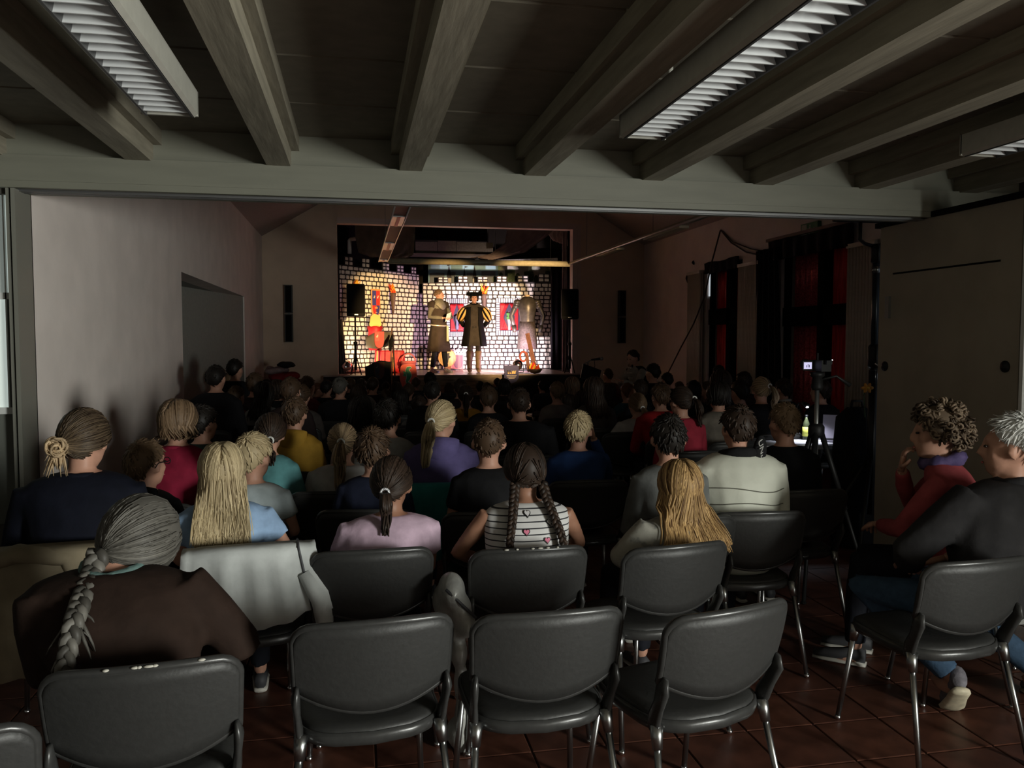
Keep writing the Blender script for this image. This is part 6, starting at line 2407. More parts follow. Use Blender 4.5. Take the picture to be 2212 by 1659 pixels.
for i, (u0, u1, hf) in enumerate(((-0.5, -0.22, 0.9), (-0.215, 0.02, 1.0), (0.025, 0.5, 0.95))):
    MB().bx(u0 * W_, u1 * W_, -0.2, 0.2, 0.045, H_ * hf).build('board_box', M('loft_board', (0.10, 0.085, 0.055), 0.7, 0, 0.15), cb)
MB().bx(-0.56 * W_, 0.5 * W_, -0.25, 0.25, 0, 0.04).build('shelf', M('loft_shelf', (0.12, 0.1, 0.07), 0.7), cb)
for s in (-0.5, 0.45):
    MB().tube([(s * W_, 0, 0.04), (s * W_, 0, 4.6 - b_.z)], 0.012, 6).build('hanger', steel, cb)
tag(cb, 'row of drab boards on a shelf high over the stage', 'shelf')
wp = empty('white_pipe', aty(757, 545, 17.6))
q0 = wp.location
MB().tube([aty(755, 548, 17.6) - q0, aty(755, 520, 17.6) - q0, aty(757, 517, 17.6) - q0, aty(772, 515, 17.6) - q0], 0.045, 10).build('pipe', white_paint, wp, True)
MB().tube([(0.1, 0, 0.3), (0.1, 0, 4.6 - q0.z)], 0.008, 8).build('hanger', steel, wp, True)
tag(wp, 'white bent pipe high in the left stage corner', 'pipe')
a, b_ = aty(1055, 565, 18.4), aty(1204, 560, 18.4)
bt = empty('pale_batten', a)
MB().box((b_ - a) / 2, ((b_ - a).length, 0.05, 0.06), Matrix.Rotation(-math.atan2(b_.z - a.z, b_.x - a.x), 3, 'Y')).build('batten', M('batten_pale', (0.5, 0.47, 0.45), 0.6, 0, 0.2), bt)
for t in (0.1, 0.9):
    c = (b_ - a) * t
    MB().tube([c, c + Vector((0, 0, 4.6 - a.z - c.z))], 0.006, 6).build('hanging_wire', steel, bt)
tag(bt, 'pale batten hanging above the castle landscape', 'batten')
# ------------------------------------------------------------------ actors
p = atz(951, 806, SZ)
a1 = build_person('actor in a black tabard with grey sleeves, looking to his left', (p.x, 17.05, SZ), R(-146), 1.62, k=1.0, hk=1.0, sw=0.205, lean=0.03, hyaw=46, stand=0.94, shirt=(0.13, 0.125, 0.10), face=True, voxel=0.0115, hands=0.9,
                  arms={1: ((0.30, 0.06, 1.16), (0.10, 0.27, 1.14), (-1, 0.25, 0.1), (0, 0, -1)), -1: ((-0.30, 0.06, 1.16), (-0.06, 0.28, 1.15), (1, 0.25, 0.1), (0, 0, -1))},
                  legs={1: ((0.12, 0.03, 0.5), (0.19, 0.02, 0.085)), -1: ((-0.12, 0.03, 0.5), (-0.17, 0.03, 0.085))}, cat='person',
                  shoemat=M('sneaker_white', (0.6, 0.58, 0.58), 0.6, 0, 0, 0, 30, rgb2=(0.08, 0.08, 0.09)))
dress_hair(a1, 'short', 'light', 61, N=260, eb=-24)
tabm = cloth((0.035, 0.026, 0.020), 0.5, 10)
b = MB()
rows = [(1.42, 0.13, 0.085), (1.38, 0.205, 0.105), (1.28, 0.205, 0.13), (1.15, 0.19, 0.13), (1.02, 0.185, 0.135), (0.90, 0.205, 0.15), (0.72, 0.235, 0.175), (0.56, 0.26, 0.20), (0.44, 0.27, 0.21)]
n = 40
rings = []
for z, rx, ry in rows:
    ring = []
    for i in range(n):
        a = 2 * math.pi * i / n + math.pi / 2
        f = 1 + (0.035 * math.sin(a * 9) if z < 0.95 else 0)
        pinch = 1.0
        if z < 0.9:
            da = min(i, n - i)
            pinch = 1 - 0.22 * max(0, 1 - da / 3) * (0.9 - z) / 0.45
        ring.append((rx * math.cos(a) * f, ry * math.sin(a) * f * pinch + 0.01, z))
    rings.append(ring)
b.loft(rings)
b.build('tabard', tabm, a1.root, True)
for s in (-1, 1):
    S, El, Wr = a1.A[s]
    MB().tube([S + Vector((-s * 0.04, 0, 0.02)), S + Vector((s * 0.02, 0, 0.0)), S.lerp(El, 0.3)], [0.07, 0.078, 0.07], 12).build('shoulder_cap', tabm, a1.root, True)
b = MB()
n = 32
rings = []
for t, r0, r1, dz in ((0, 0.062, 0.06, 0.065), (0.5, 0.10, 0.09, 0.015), (1, 0.16, 0.125, -0.05)):
    ring = []
    for i in range(n):
        a = 2 * math.pi * i / n
        v = max(0, math.sin(a)) ** 3
        ring.append(a1.cen(0.97) + Vector((r0 * math.cos(a), r1 * math.sin(a) + 0.015, dz - 0.12 * v * t)))
    rings.append(ring)
b.loft(rings, False)
mc = b.build('mail_collar', M('mail_grey', (0.17, 0.165, 0.13), 0.5, 0.3, 0.3, 0.7, 120), a1.root, True)
sm = mc.modifiers.new('t', 'SOLIDIFY')
sm.thickness = 0.012
torus(MB(), (0, 0.01, 1.0), 0.195, 0.016, n=32, m=6, sy=0.73, tilt=-0.02).build('belt', M('belt_silver', (0.6, 0.56, 0.48), 0.35, 0.5), a1.root, True)
MB().box((-0.10, 0.175, 0.82), (0.05, 0.012, 0.32)).build('belt_tail', M('belt_cream', (0.75, 0.68, 0.5), 0.5), a1.root)
b = MB().tube([a1.H @ Vector(q) for q in ((-0.08, 0.0, 0.0), (-0.075, 0.04, -0.04), (-0.05, 0.095, -0.068))], 0.003, 6)
b.ell(a1.H @ Vector((-0.047, 0.1, -0.07)), (0.008, 0.008, 0.008), nu=8, nv=5)
b.build('headset_microphone', blackm, a1.root)
Mr = Matrix.Translation(Vector((p.x, 17.05, SZ))) @ Matrix.Rotation(R(-146), 4, 'Z')
pc = Mr @ Vector((0.02, 0.34, 1.16))
pp = MB().box((0, 0, 0), (0.13, 0.004, 0.20), Matrix.Rotation(R(-146), 3, 'Z') @ Matrix.Rotation(R(18), 3, 'Y') @ Matrix.Rotation(R(-35), 3, 'X')).build('paper_sheet', M('paper_white', (0.85, 0.8, 0.7), 0.7), None, False, pc)
tag(pp, 'white paper held by the actor in the tabard', 'paper')

p = atz(1031, 806, SZ)
a2 = build_person('actor in a black velvet coat with slashed yellow sleeves and feathered hat', (p.x, 17.05, SZ), R(176), 1.57, k=0.98, hk=0.98, sw=0.19, lean=0.02, hyaw=2, stand=0.92, shirt=(0.04, 0.034, 0.028), face=True, voxel=0.0115,
                  arms={1: ((0.30, -0.06, 1.12), (0.20, -0.14, 0.98)), -1: ((-0.32, -0.04, 1.12), (-0.22, -0.12, 0.98))}, pants=cloth((0.03, 0.025, 0.022)), feet=False,
                  legs={1: ((0.09, 0.04, 0.48), (0.10, -0.01, 0.085)), -1: ((-0.09, 0.02, 0.48), (-0.09, -0.01, 0.085))})
dress_hair(a2, 'bob', 'black', 62, L=0.05, N=160)
velv = M('black_velvet', (0.004, 0.0036, 0.0036), 0.8, spec=0.15)
b = MB()
rings = []
n = 30
for z, rx, ry in ((1.40, 0.10, 0.07), (1.36, 0.195, 0.10), (1.2, 0.20, 0.125), (1.02, 0.185, 0.13), (0.85, 0.215, 0.15), (0.66, 0.25, 0.18), (0.55, 0.265, 0.19)):
    rings.append([(rx * math.cos(a), ry * math.sin(a), z) for a in [math.pi / 2 + R(22 + 8 * (1.4 - z)) + (2 * math.pi - 2 * R(22 + 8 * (1.4 - z))) * i / n for i in range(n + 1)]])
vs = [q for r_ in rings for q in r_]
fs = [(i * (n + 1) + j, i * (n + 1) + j + 1, (i + 1) * (n + 1) + j + 1, (i + 1) * (n + 1) + j) for i in range(len(rings) - 1) for j in range(n)]
co = MB().add(vs, fs).build('coat', velv, a2.root, True)
sm = co.modifiers.new('t', 'SOLIDIFY')
sm.thickness = 0.014
collar(a2, velv, 'coat_collar', 0.075, 0.02, 0.015, 0.02, 0.0)
b = MB()
rings = []
for z, rx, ry in ((1.3, 0.15, 0.118), (1.1, 0.16, 0.125), (0.95, 0.165, 0.13), (0.75, 0.185, 0.15), (0.56, 0.2, 0.165)):
    rings.append([(rx * math.cos(a), ry * math.sin(a) * (1 - 0.15 * (1 if (j in (0, 1, 29) and z < 0.9) else 0)), z) for j, a in enumerate([math.pi / 2 + 2 * math.pi * i / 30 for i in range(30)])])
b.loft(rings)
b.build('tunic', cloth((0.055, 0.045, 0.036), 0.4, 12), a2.root, True)
yel = M('sleeve_yellow', (0.75, 0.45, 0.13), 0.5)
for s in (-1, 1):
    S, El, Wr = a2.A[s]
    T_ = (El - S).normalized()
    N_ = T_.orthogonal().normalized()
    B_ = T_.cross(N_)
    g = 14
    for i in range(g):
        vs = []
        for j in range(8):
            t = j / 7
            r_ = 0.055 + 0.055 * math.sin(math.pi * (0.1 + 0.85 * t))
            r_ *= (0.96 if i % 2 else 1.03)
            for a in (2 * math.pi * (i - 0.04) / g, 2 * math.pi * (i + 0.5) / g, 2 * math.pi * (i + 1.04) / g):
                vs.append(S.lerp(El, 0.12 + 0.95 * t) + (N_ * math.cos(a) + B_ * math.sin(a)) * r_)
        fs = [(j * 3 + c, j * 3 + c + 1, j * 3 + c + 4, j * 3 + c + 3) for j in range(7) for c in (0, 1)]
        so = MB().add(vs, fs).build('sleeve_slash' if i % 2 == 0 else 'sleeve_band', yel if i % 2 == 0 else velv, a2.root, True)
        sm = so.modifiers.new('t', 'SOLIDIFY')
        sm.thickness = 0.006
    MB().tube([El.lerp(Wr, 0.0), El.lerp(Wr, 0.5), Wr], [0.056, 0.052, 0.045], 10).build('cuff', velv, a2.root, True)
    hp, kn, an = a2.Lg[s]
    bo = MB().tube([kn + Vector((0, 0, -0.02)), kn.lerp(an, 0.4), kn.lerp(an, 0.9), Vector((an.x, an.y, 0.05))], [0.07, 0.066, 0.052, 0.05], 12)
    bo.loft([[(an.x + w_ * math.cos(q), an.y - 0.05 + t, 0.004 + hh + hh * math.sin(q)) for q in [2 * math.pi * i / 12 for i in range(12)]] for t, w_, hh in ((0, 0.04, 0.045), (0.07, 0.045, 0.05), (0.15, 0.047, 0.035), (0.24, 0.03, 0.024))])
    bo.build('boot', M('boot_brown', (0.17, 0.11, 0.06), 0.6, 0, 0.2, 0.4, 14) if s < 0 else M('boot_dark', (0.05, 0.025, 0.018), 0.6), a2.root, True)
ht = MB()
ht.lathe([(0.001, 0.115), (0.09, 0.11), (0.115, 0.07), (0.115, 0.055), (0.17, 0.05), (0.175, 0.04), (0.11, 0.04)], (0, 0, 0), 24)
ht.xf(a2.H @ Matrix.Translation((0, -0.01, 0.015)) @ Matrix.Rotation(R(-6), 4, 'X'))
hato = ht.build('feathered_hat', velv, a2.root, True)
rr = random.Random(8)
ft = MB()
for i in range(110):
    a = rr.uniform(0, 6.28)
    q = Vector((0.14 * math.cos(a), 0.14 * math.sin(a), 0.07))
    d = Vector((math.cos(a) * rr.uniform(0.0, 0.05), math.sin(a) * rr.uniform(0.0, 0.05), rr.uniform(-0.02, 0.07)))
    ft.tube([a2.H @ (q + d * t + Vector((0, 0, 0.012 * math.sin(3 * t)))) for t in (0, 0.4, 0.8, 1.2)], [0.006, 0.012, 0.010, 0.002], 4, 0.4)
ft.build('feathers', blackmat, hato, True)

# ------------------------------------------------------------------ suit of armour on a stand
p = aty(1139, 740, 17.7)
am = empty('suit_of_armour', (p.x, 17.7, SZ), R(170))
plate = M('armour_plate', (0.06, 0.052, 0.042), 0.35, 0.3, 0.2, 0.2, 14)
dkarm = M('armour_dark', (0.02, 0.018, 0.018), 0.5, 0.3)
zA = aty(1139, 637, 17.7).z - SZ


def zz(py):
    return aty(1139, py, 17.7).z - SZ


b = MB()
b.loft([[(rx * math.cos(a), ry * math.sin(a) * (1.15 if math.sin(a) > 0 else 1), z) for a in [2 * math.pi * i / 24 for i in range(24)]] for z, rx, ry in
        ((zz(695), 0.165, 0.12), (zz(688), 0.16, 0.12), (zz(675), 0.185, 0.145), (zz(660), 0.20, 0.155), (zz(650), 0.19, 0.13), (zz(643), 0.12, 0.09), (zz(641), 0.08, 0.07))])
b.build('breastplate', plate, am, 'auto')
b = MB()
b.loft([[(rx * (1 + 0.03 * math.sin(a * 10)) * math.cos(a), ry * math.sin(a), z) for a in [2 * math.pi * i / 40 for i in range(40)]] for z, rx, ry in
        ((zz(754), 0.22, 0.17), (zz(735), 0.215, 0.165), (zz(712), 0.19, 0.15), (zz(694), 0.165, 0.125))])
b.build('skirt', M('armour_skirt', (0.055, 0.042, 0.038), 0.7, 0, 0.3, 0.5, 30), am, True)
MB().lathe([(0.05, zz(646)), (0.055, zz(640)), (0.06, zA)], (0, 0, 0), 14).build('neck_form', M('neck_beige', (0.6, 0.46, 0.28), 0.6), am, True)
MB().tube([(0, 0, 0.03), (0, 0, zz(690))], 0.02, 8).build('stand_pole', blackm, am, True)
MB().lathe([(0.2, 0.001), (0.2, 0.02), (0.03, 0.03)], (0, 0, 0), 20).build('stand_base', blackm, am, True)
for s in (-1, 1):
    S = Vector((s * 0.22, 0, zz(652)))
    for k in range(3):
        MB().ell(S + Vector((s * 0.015 * k, 0, -0.05 * k)), (0.085 - 0.008 * k, 0.095, 0.06), nu=14, nv=8).build('pauldron', plate, am, True)
    E_ = Vector((s * 0.36, 0.0, zz(683)))
    W2_ = Vector((s * 0.30, 0.08, zz(704)))
    MB().tube([S, S.lerp(E_, 0.6), E_, W2_], [0.06, 0.06, 0.055, 0.045], 10).build('arm_guard', plate if s > 0 else dkarm, am, True)
    MB().tube([W2_, W2_ + Vector((-s * 0.02, 0.02, -0.14))], [0.055, 0.04], 8).build('gauntlet', plate if s > 0 else dkarm, am, True)
tag(am, 'headless suit of armour on a stand at the right of the stage', 'armour')

# ------------------------------------------------------------------ musician with guitar, microphone
p = at(1377, 774, 12.3)
mu = build_person('musician in a white ruffled shirt and dark jacket holding a guitar', (p.x, p.y, 0), R(100), p.z, k=1.08, hk=1.0, sw=0.215, lean=0.08, hyaw=10, hpitch=14, shirt=(0.30, 0.28, 0.24), face=True, zseat=0.52,
                  arms={1: ((0.30, 0.12, 0.92), (0.12, 0.30, 0.86)), -1: ((-0.34, 0.2, 0.92), (-0.30, 0.42, 1.0))}, voxel=0.014, group=None)
dress_hair(mu, 'short', 'dark', 63, N=160)
b = MB()
n = 24
rings = []
for t, rx, ry in mu.prof[1:]:
    c = mu.cen(t)
    rings.append([c + Vector(((rx + 0.03) * math.cos(a), (ry + 0.03) * math.sin(a), 0)) for a in [math.pi / 2 + R(55) + (2 * math.pi - 2 * R(55)) * i / n for i in range(n + 1)]])
vs = [q for r_ in rings for q in r_]
fs = [(i * (n + 1) + j, i * (n + 1) + j + 1, (i + 1) * (n + 1) + j + 1, (i + 1) * (n + 1) + j) for i in range(len(rings) - 1) for j in range(n)]
co = MB().add(vs, fs).build('jacket', cloth((0.012, 0.011, 0.011)), mu.root, True)
sm = co.modifiers.new('t', 'SOLIDIFY')
sm.thickness = 0.012
for i in range(7):
    z = lerp(mu.z0 + 0.1, mu.zn - 0.03, i / 6)
    c = mu.cen((z - mu.z0) / (mu.zn - mu.z0))
    MB().tube([(x, c.y + 0.13 + 0.012 * math.sin(x * 160), z) for x in [-0.06 + 0.12 * k / 10 for k in range(11)]], 0.014, 6).build('ruffle', cloth((0.45, 0.42, 0.36)), mu.root, True)
MB().box(mu.cen(1.0) + Vector((0, 0.085, 0.0)), (0.12, 0.02, 0.04)).build('bow_tie', blackm, mu.root)
chair(p.x + 0.02, p.y, R(100), 'dark chair under the musician at the right wall', 'grey stacking chairs of the audience')
g = empty('guitar', (p.x - 0.33, p.y - 0.02, 0.80), R(100))
body = []
for i in range(32):
    a = 2 * math.pi * i / 32
    r_ = 0.15 * (1 + 0.22 * math.cos(2 * a)) * (1.12 if math.cos(a) > 0 else 0.9)
    body.append((r_ * math.cos(a), r_ * math.sin(a) * 0.95))
Mg = Matrix.Rotation(R(-28), 4, 'Y')
MB().prism(body, 0.09, Mg).build('body', M('guitar_body', (0.09, 0.02, 0.012), 0.25), g, 'auto')
MB().lathe([(0.045, 0), (0.045, 0.004), (0.001, 0.004)], (0, 0, 0), 16, Matrix.Rotation(R(90), 3, 'X')).build('sound_hole', blackm, g)
MB().box(Mg @ Vector((-0.42, 0.02, 0)), (0.55, 0.03, 0.055), Mg.to_3x3()).build('neck', darkwood, g)
MB().box(Mg @ Vector((-0.74, 0.02, 0)), (0.14, 0.02, 0.075), Mg.to_3x3()).build('headstock', darkwood, g)
for i in range(6):
    MB().tube([Mg @ Vector((0.1, -0.008, -0.02 + 0.008 * i)), Mg @ Vector((-0.7, 0.0, -0.02 + 0.008 * i))], 0.0012, 4).build('string', chrome, g)
tag(g, 'dark guitar across the musician', 'guitar')
q = at(1270, 800, 12.6)
ms = empty('microphone_stand', (q.x, q.y, 0))


def mp(px, py):
    return aty(px, py, q.y) - Vector((q.x, q.y, 0))


MB().tube([(0, 0, 0.03), mp(1270, 783)], 0.011, 8).build('pole', steel, ms, True)
MB().tube([mp(1259, 787), mp(1270, 782), mp(1278, 777)], 0.008, 8).build('boom', steel, ms, True)
MB().tube([mp(1277, 777.5), mp(1284, 776.5), mp(1296, 775)], [0.014, 0.016, 0.022], 10).build('microphone', blackm, ms, True)
MB().ell(mp(1299, 774.6), (0.034, 0.034, 0.032), nu=12, nv=8).build('microphone_grille', steel, ms, True)
MB().tube([mp(1284, 778), mp(1285, 790), mp(1281, 805), mp(1272, 812)], 0.005, 6).build('microphone_cable', blackm, ms)
MB().lathe([(0.14, 0.001), (0.14, 0.015), (0.03, 0.03)], (0, 0, 0), 20).build('base', blackm, ms, True)
tag(ms, 'microphone on a boom stand right of the stage', 'microphone stand')
q = at(1276, 808, 12.2)
nt_ = empty('music_stand', (q.x, q.y, 0))
MB().box((0, 0, q.z), (0.3, 0.02, 0.24), Matrix.Rotation(R(20), 3, 'Y') @ Matrix.Rotation(R(-25), 3, 'X')).build('desk', blackm, nt_)
MB().tube([(0, 0, 0.2), (0, 0.01, q.z)], 0.01, 8).build('pole', blackm, nt_)
for i in range(3):
    a = 2 * math.pi * i / 3
    MB().tube([(0, 0, 0.25), (0.22 * math.cos(a), 0.22 * math.sin(a), 0.008)], 0.008, 6).build('leg', blackm, nt_)
tag(nt_, 'black music stand below the microphone', 'music stand')
far_person(1409, 806, 31, 'as', 'black', K1, 'black-haired person in black sitting right behind the musician', 20)
flush()
# ------------------------------------------------------------------ prints on clothes (pinned to the cloth surface)
from mathutils.bvhtree import BVHTree


def stick(o, pts3, name, mat, n_off=0.003, thick=0.0015, start=Vector((0, -1.0, 0)), d=Vector((0, 1, 0))):
    """project a flat outline (x,z in the owner's frame) onto the back of a garment"""
    me = o.data
    bv = BVHTree.FromPolygons([v.co for v in me.vertices], [tuple(p.vertices) for p in me.polygons])
    out, nn = [], Vector((0, 0, 0))
    for x, z in pts3:
        hit, nrm, i, dist = bv.ray_cast(Vector((x, -1.0, z)), d)
        if hit is None:
            return None
        out.append(hit + nrm * n_off)
        nn += nrm
    nn.normalize()
    n = len(out)
    vs = out + [v + nn * thick for v in out]
    fs = [tuple(range(n, 2 * n)), tuple(range(n - 1, -1, -1))] + [(j, (j + 1) % n, n + (j + 1) % n, n + j) for j in range(n)]
    return MB().add(vs, fs).build(name, mat, o)


def heart(cx, cz, s):
    r = []
    for i in range(18):
        t = 2 * math.pi * i / 18
        r.append((cx + s * 0.0625 * 16 * math.sin(t) ** 3, cz + s * 0.0625 * (13 * math.cos(t) - 5 * math.cos(2 * t) - 2 * math.cos(3 * t) - math.cos(4 * t))))
    return r


hp_, hw_ = M('heart_pink', (0.62, 0.18, 0.27), 0.7), M('heart_white', (0.62, 0.6, 0.6), 0.7)
Mi = Matrix.Rotation(-I18.rz, 3, 'Z')
for px, py, m in ((1131, 1082, hp_), (1176, 1097, hp_), (1140, 1112, hw_), (1188, 1130, hw_), (1133, 1146, hp_), (1178, 1164, hp_)):
    q = at(px, py, 3.36)
    l = Mi @ (q - I18.loc)
    for s, mm, off in ((0.0155, blackm, 0.003), (0.0115, m, 0.006)):
        stick(I18.shirt, heart(l.x, l.z, s), 'heart_print', mm, off)
Mi = Matrix.Rotation(-I27.rz, 3, 'Z')
l = Mi @ (at(1548, 907, 6.15) - I27.loc)
stick(I27.shirt, heart(l.x, l.z, 0.018), 'heart_print', M('heart_dull_red', (0.3, 0.04, 0.04), 0.7))
# quilting seams and the lettered band of the puffer jacket
I = I23
for i, z in enumerate((0.66, 0.74, 0.81, 0.88)):
    me = I.shirt.data
    bv = BVHTree.FromPolygons([v.co for v in me.vertices], [tuple(p.vertices) for p in me.polygons])
    pts = []
    for k in range(-10, 11):
        x = k * 0.02
        hit = bv.ray_cast(Vector((x, -1, z + 0.012 * math.sin(x * 14 + i))), Vector((0, 1, 0)))[0]
        if hit is not None:
            pts.append(hit + Vector((0, -0.001, 0)))
    if len(pts) > 3:
        MB().tube(pts, 0.003, 5).build('quilt_seam', M('seam_grey', (0.16, 0.16, 0.13), 0.8), I.shirt)
c = I.cen(0.99) + Vector((0.085, -0.085, 0.02))
MB().ell(c + Vector((0.0, 0.03, -0.005)), (0.045, 0.028, 0.085), Matrix.Rotation(R(35), 3, 'Z') @ Matrix.Rotation(R(12), 3, 'Y')).build('hood_strap', cloth((0.012, 0.012, 0.013)), I.root, True)
text_mesh('UNLT', 0.05, M('letter_grey', (0.42, 0.42, 0.4), 0.7), 'lettering', I.root, Matrix.Translation(c) @ Matrix.Rotation(R(35), 4, 'Z') @ Matrix.Rotation(R(90), 4, 'X') @ Matrix.Rotation(R(-72), 4, 'Z'))


# ------------------------------------------------------------------ jackets hung over chairs
def draped_jacket(ch, mat, label, w=0.46, front=0.2, back=0.34, trim=None, cat='jacket', seed=1, sleeve=None, thick=0.02, shift=0.0):
    rnd = random.Random(seed)
    b = MB()
    n, m_ = 22, 18
    vs, fs = [], []
    for s in (0, 1):
        for j in range(m_ + 1):
            t = j / m_
            for i in range(n + 1):
                u = i / n - 0.5
                x = u * w
                zt = back_top(max(-0.2, min(0.2, x + shift))) + 0.02
                yt = back_y(max(-0.22, min(0.22, x + shift)), 0.8)
                fl = math.sin(u * 17 + seed) * 0.5 + 0.5 * math.sin(u * 31 + 2 * seed)
                if t < 0.35:
                    v = (0.35 - t) / 0.35
                    p = Vector((x, yt + 0.035 + 0.012 + 0.02 * v + 0.012 * fl * v, zt - front * v))
                elif t < 0.5:
                    v = (t - 0.35) / 0.15
                    p = Vector((x, yt + 0.047 - 0.075 * v, zt + 0.012 * math.sin(math.pi * v)))
                else:
                    v = (t - 0.5) / 0.5
                    bk = back * (1 + 0.12 * math.sin(u * 5 + seed))
                    p = Vector((x * (1 + 0.16 * v) + 0.02 * v, yt - 0.028 - 0.03 * v + 0.038 * fl * v ** 0.7, zt - bk * v))
                nrm = Vector((0, 1 if t < 0.42 else -1, 0.3))
                vs.append(p + Vector((shift, 0, 0)) + nrm.normalized() * (thick * s))
    K = (m_ + 1) * (n + 1)
    for j in range(m_):
        for i in range(n):
            a = j * (n + 1) + i
            fs.append((a, a + 1, a + n + 2, a + n + 1))
            fs.append((K + a, K + a + n + 1, K + a + n + 2, K + a + 1))
    e = [i for i in range(n + 1)] + [j * (n + 1) + n for j in range(1, m_ + 1)] + [m_ * (n + 1) + i for i in range(n - 1, -1, -1)] + [j * (n + 1) for j in range(m_ - 1, 0, -1)]
    for a, c in zip(e, e[1:] + e[:1]):
        fs.append((a, a + K, c + K, c))
    b.add(vs, fs)
    root = empty('jacket', ch.location, ch.rotation_euler[2])
    b.build('shell', mat, root, True)
    if trim:
        MB().tube([Vector(vs[K + j * (n + 1) + n - 3]) + Vector((0, -0.003 if j > 8 else 0.003, 0.002)) for j in range(6, m_ + 1)], 0.0045, 6).build('zip_edge', trim, root, True)
    if sleeve:
        MB().tube([Vector(q) for q in sleeve], [0.05, 0.06, 0.055, 0.045][:len(sleeve)], 12, 0.6).build('sleeve', mat, root, True)
    return tag(root, label, cat)


draped_jacket(CH6, cloth((0.50, 0.52, 0.51), 0.6, 7), 'white jacket with a dark zip hung over a chair at left', w=0.48, back=0.26, trim=M('zip_dark', (0.05, 0.05, 0.055), 0.5), seed=2,
              sleeve=((0.2, -0.3, 0.72), (0.255, -0.32, 0.62), (0.27, -0.3, 0.52), (0.26, -0.28, 0.46)))
draped_jacket(I15.chair, cloth((0.03, 0.22, 0.22), 0.5, 8), 'teal jacket hung over the chair of the girl in the purple hoodie', w=0.42, back=0.42, seed=4, shift=-0.02)
draped_jacket(CH0, cloth((0.24, 0.20, 0.135), 0.6, 7), 'beige coat hung over a chair at the left edge', w=0.54, back=0.5, seed=5, cat='coat',
              sleeve=((-0.24, -0.30, 0.78), (-0.1, -0.34, 0.83), (0.06, -0.34, 0.80), (0.1, -0.34, 0.66)), thick=0.04, shift=-0.06)
# silver jacket lying on the seat beside the pink tee girl
q = at(975, 1275, 3.12)
sj = empty('jacket', (q.x, q.y, 0.0))
silv = M('silver_puffer', (0.36, 0.36, 0.34), 0.35, 0.1, 0.2, 0.8, 12)
b = MB()
for k, (dx, dy, dz, r0, r1, r2) in enumerate(((0, 0, 0.0, 0.055, 0.10, 0.07), (0.03, 0.0, -0.07, 0.05, 0.09, 0.06), (0.05, -0.02, -0.13, 0.045, 0.08, 0.05), (-0.02, 0.06, -0.06, 0.05, 0.10, 0.07), (0.02, 0.05, -0.16, 0.05, 0.10, 0.05), (0.03, 0.02, -0.25, 0.035, 0.07, 0.07), (0.04, 0.02, -0.38, 0.03, 0.06, 0.09), (0.04, 0.02, -0.52, 0.03, 0.05, 0.09), (0.04, 0.03, -0.66, 0.035, 0.06, 0.09), (0.04, 0.04, -0.80, 0.04, 0.07, 0.07), (0.04, 0.05, -0.93, 0.06, 0.09, 0.06))):
    z = max(q.z + dz, 0.05)
    b.ell((dx, dy, z), (r0, r1, r2), nu=12, nv=8)
shl = b.build('shell', silv, sj, True)
remesh_later(shl, 0.012, 6)
MB().tube([(-0.03, -0.085, q.z + 0.03), (0.02, -0.09, q.z - 0.02), (0.085, -0.07, q.z - 0.09)], 0.006, 6).build('zip_edge', M('zip_dark', (0.05, 0.05, 0.055), 0.5), sj, True)
tag(sj, 'crumpled silver-grey jacket hanging between two chairs', 'jacket')

# heap of coats left of the stage, on a low table
q = at(615, 812, 13.6)
ht_ = empty('coat_table', (q.x, q.y, 0))
MB().bx(-0.45, 0.45, -0.3, 0.3, 0.68, 0.72).build('table_top', darkwood, ht_)
for sx in (-1, 1):
    for sy in (-1, 1):
        MB().bx(sx * 0.4 - 0.025, sx * 0.4 + 0.025, sy * 0.25 - 0.025, sy * 0.25 + 0.025, 0, 0.68).build('leg', darkwood, ht_)
tag(ht_, 'dark table under the heap of coats', 'table')
rr = random.Random(21)
for i, (dx, dz, rx, rz_, col, lab) in enumerate((
        (-0.22, 0.10, 0.20, 0.12, (0.02, 0.018, 0.018), 'black coat at the left of the heap'), (0.22, 0.10, 0.22, 0.12, (0.16, 0.015, 0.02), 'dark red coat at the right of the heap'),
        (0.02, 0.24, 0.26, 0.11, (0.2, 0.018, 0.022), 'red coat across the middle of the heap'), (-0.1, 0.36, 0.22, 0.07, (0.22, 0.16, 0.16), 'pale coat folded near the top of the heap'),
        (0.0, 0.45, 0.18, 0.06, (0.012, 0.012, 0.013), 'black coat on top of the heap'))):
    b = MB()
    for k in range(9):
        b.ell((rr.uniform(-0.6, 0.6) * rx, rr.uniform(-0.16, 0.16), rr.uniform(-0.25, 0.25) * rz_), (rx * rr.uniform(0.35, 0.6), 0.13, rz_ * rr.uniform(0.5, 0.9)), Matrix.Rotation(rr.uniform(-0.4, 0.4), 3, 'Y'))
    o = b.build('coat', cloth(col), None, True, (q.x + dx, q.y, 0.74 + dz))
    remesh_later(o, 0.022, 6)
    tag(o, lab, 'coat', 'coats heaped left of the stage')

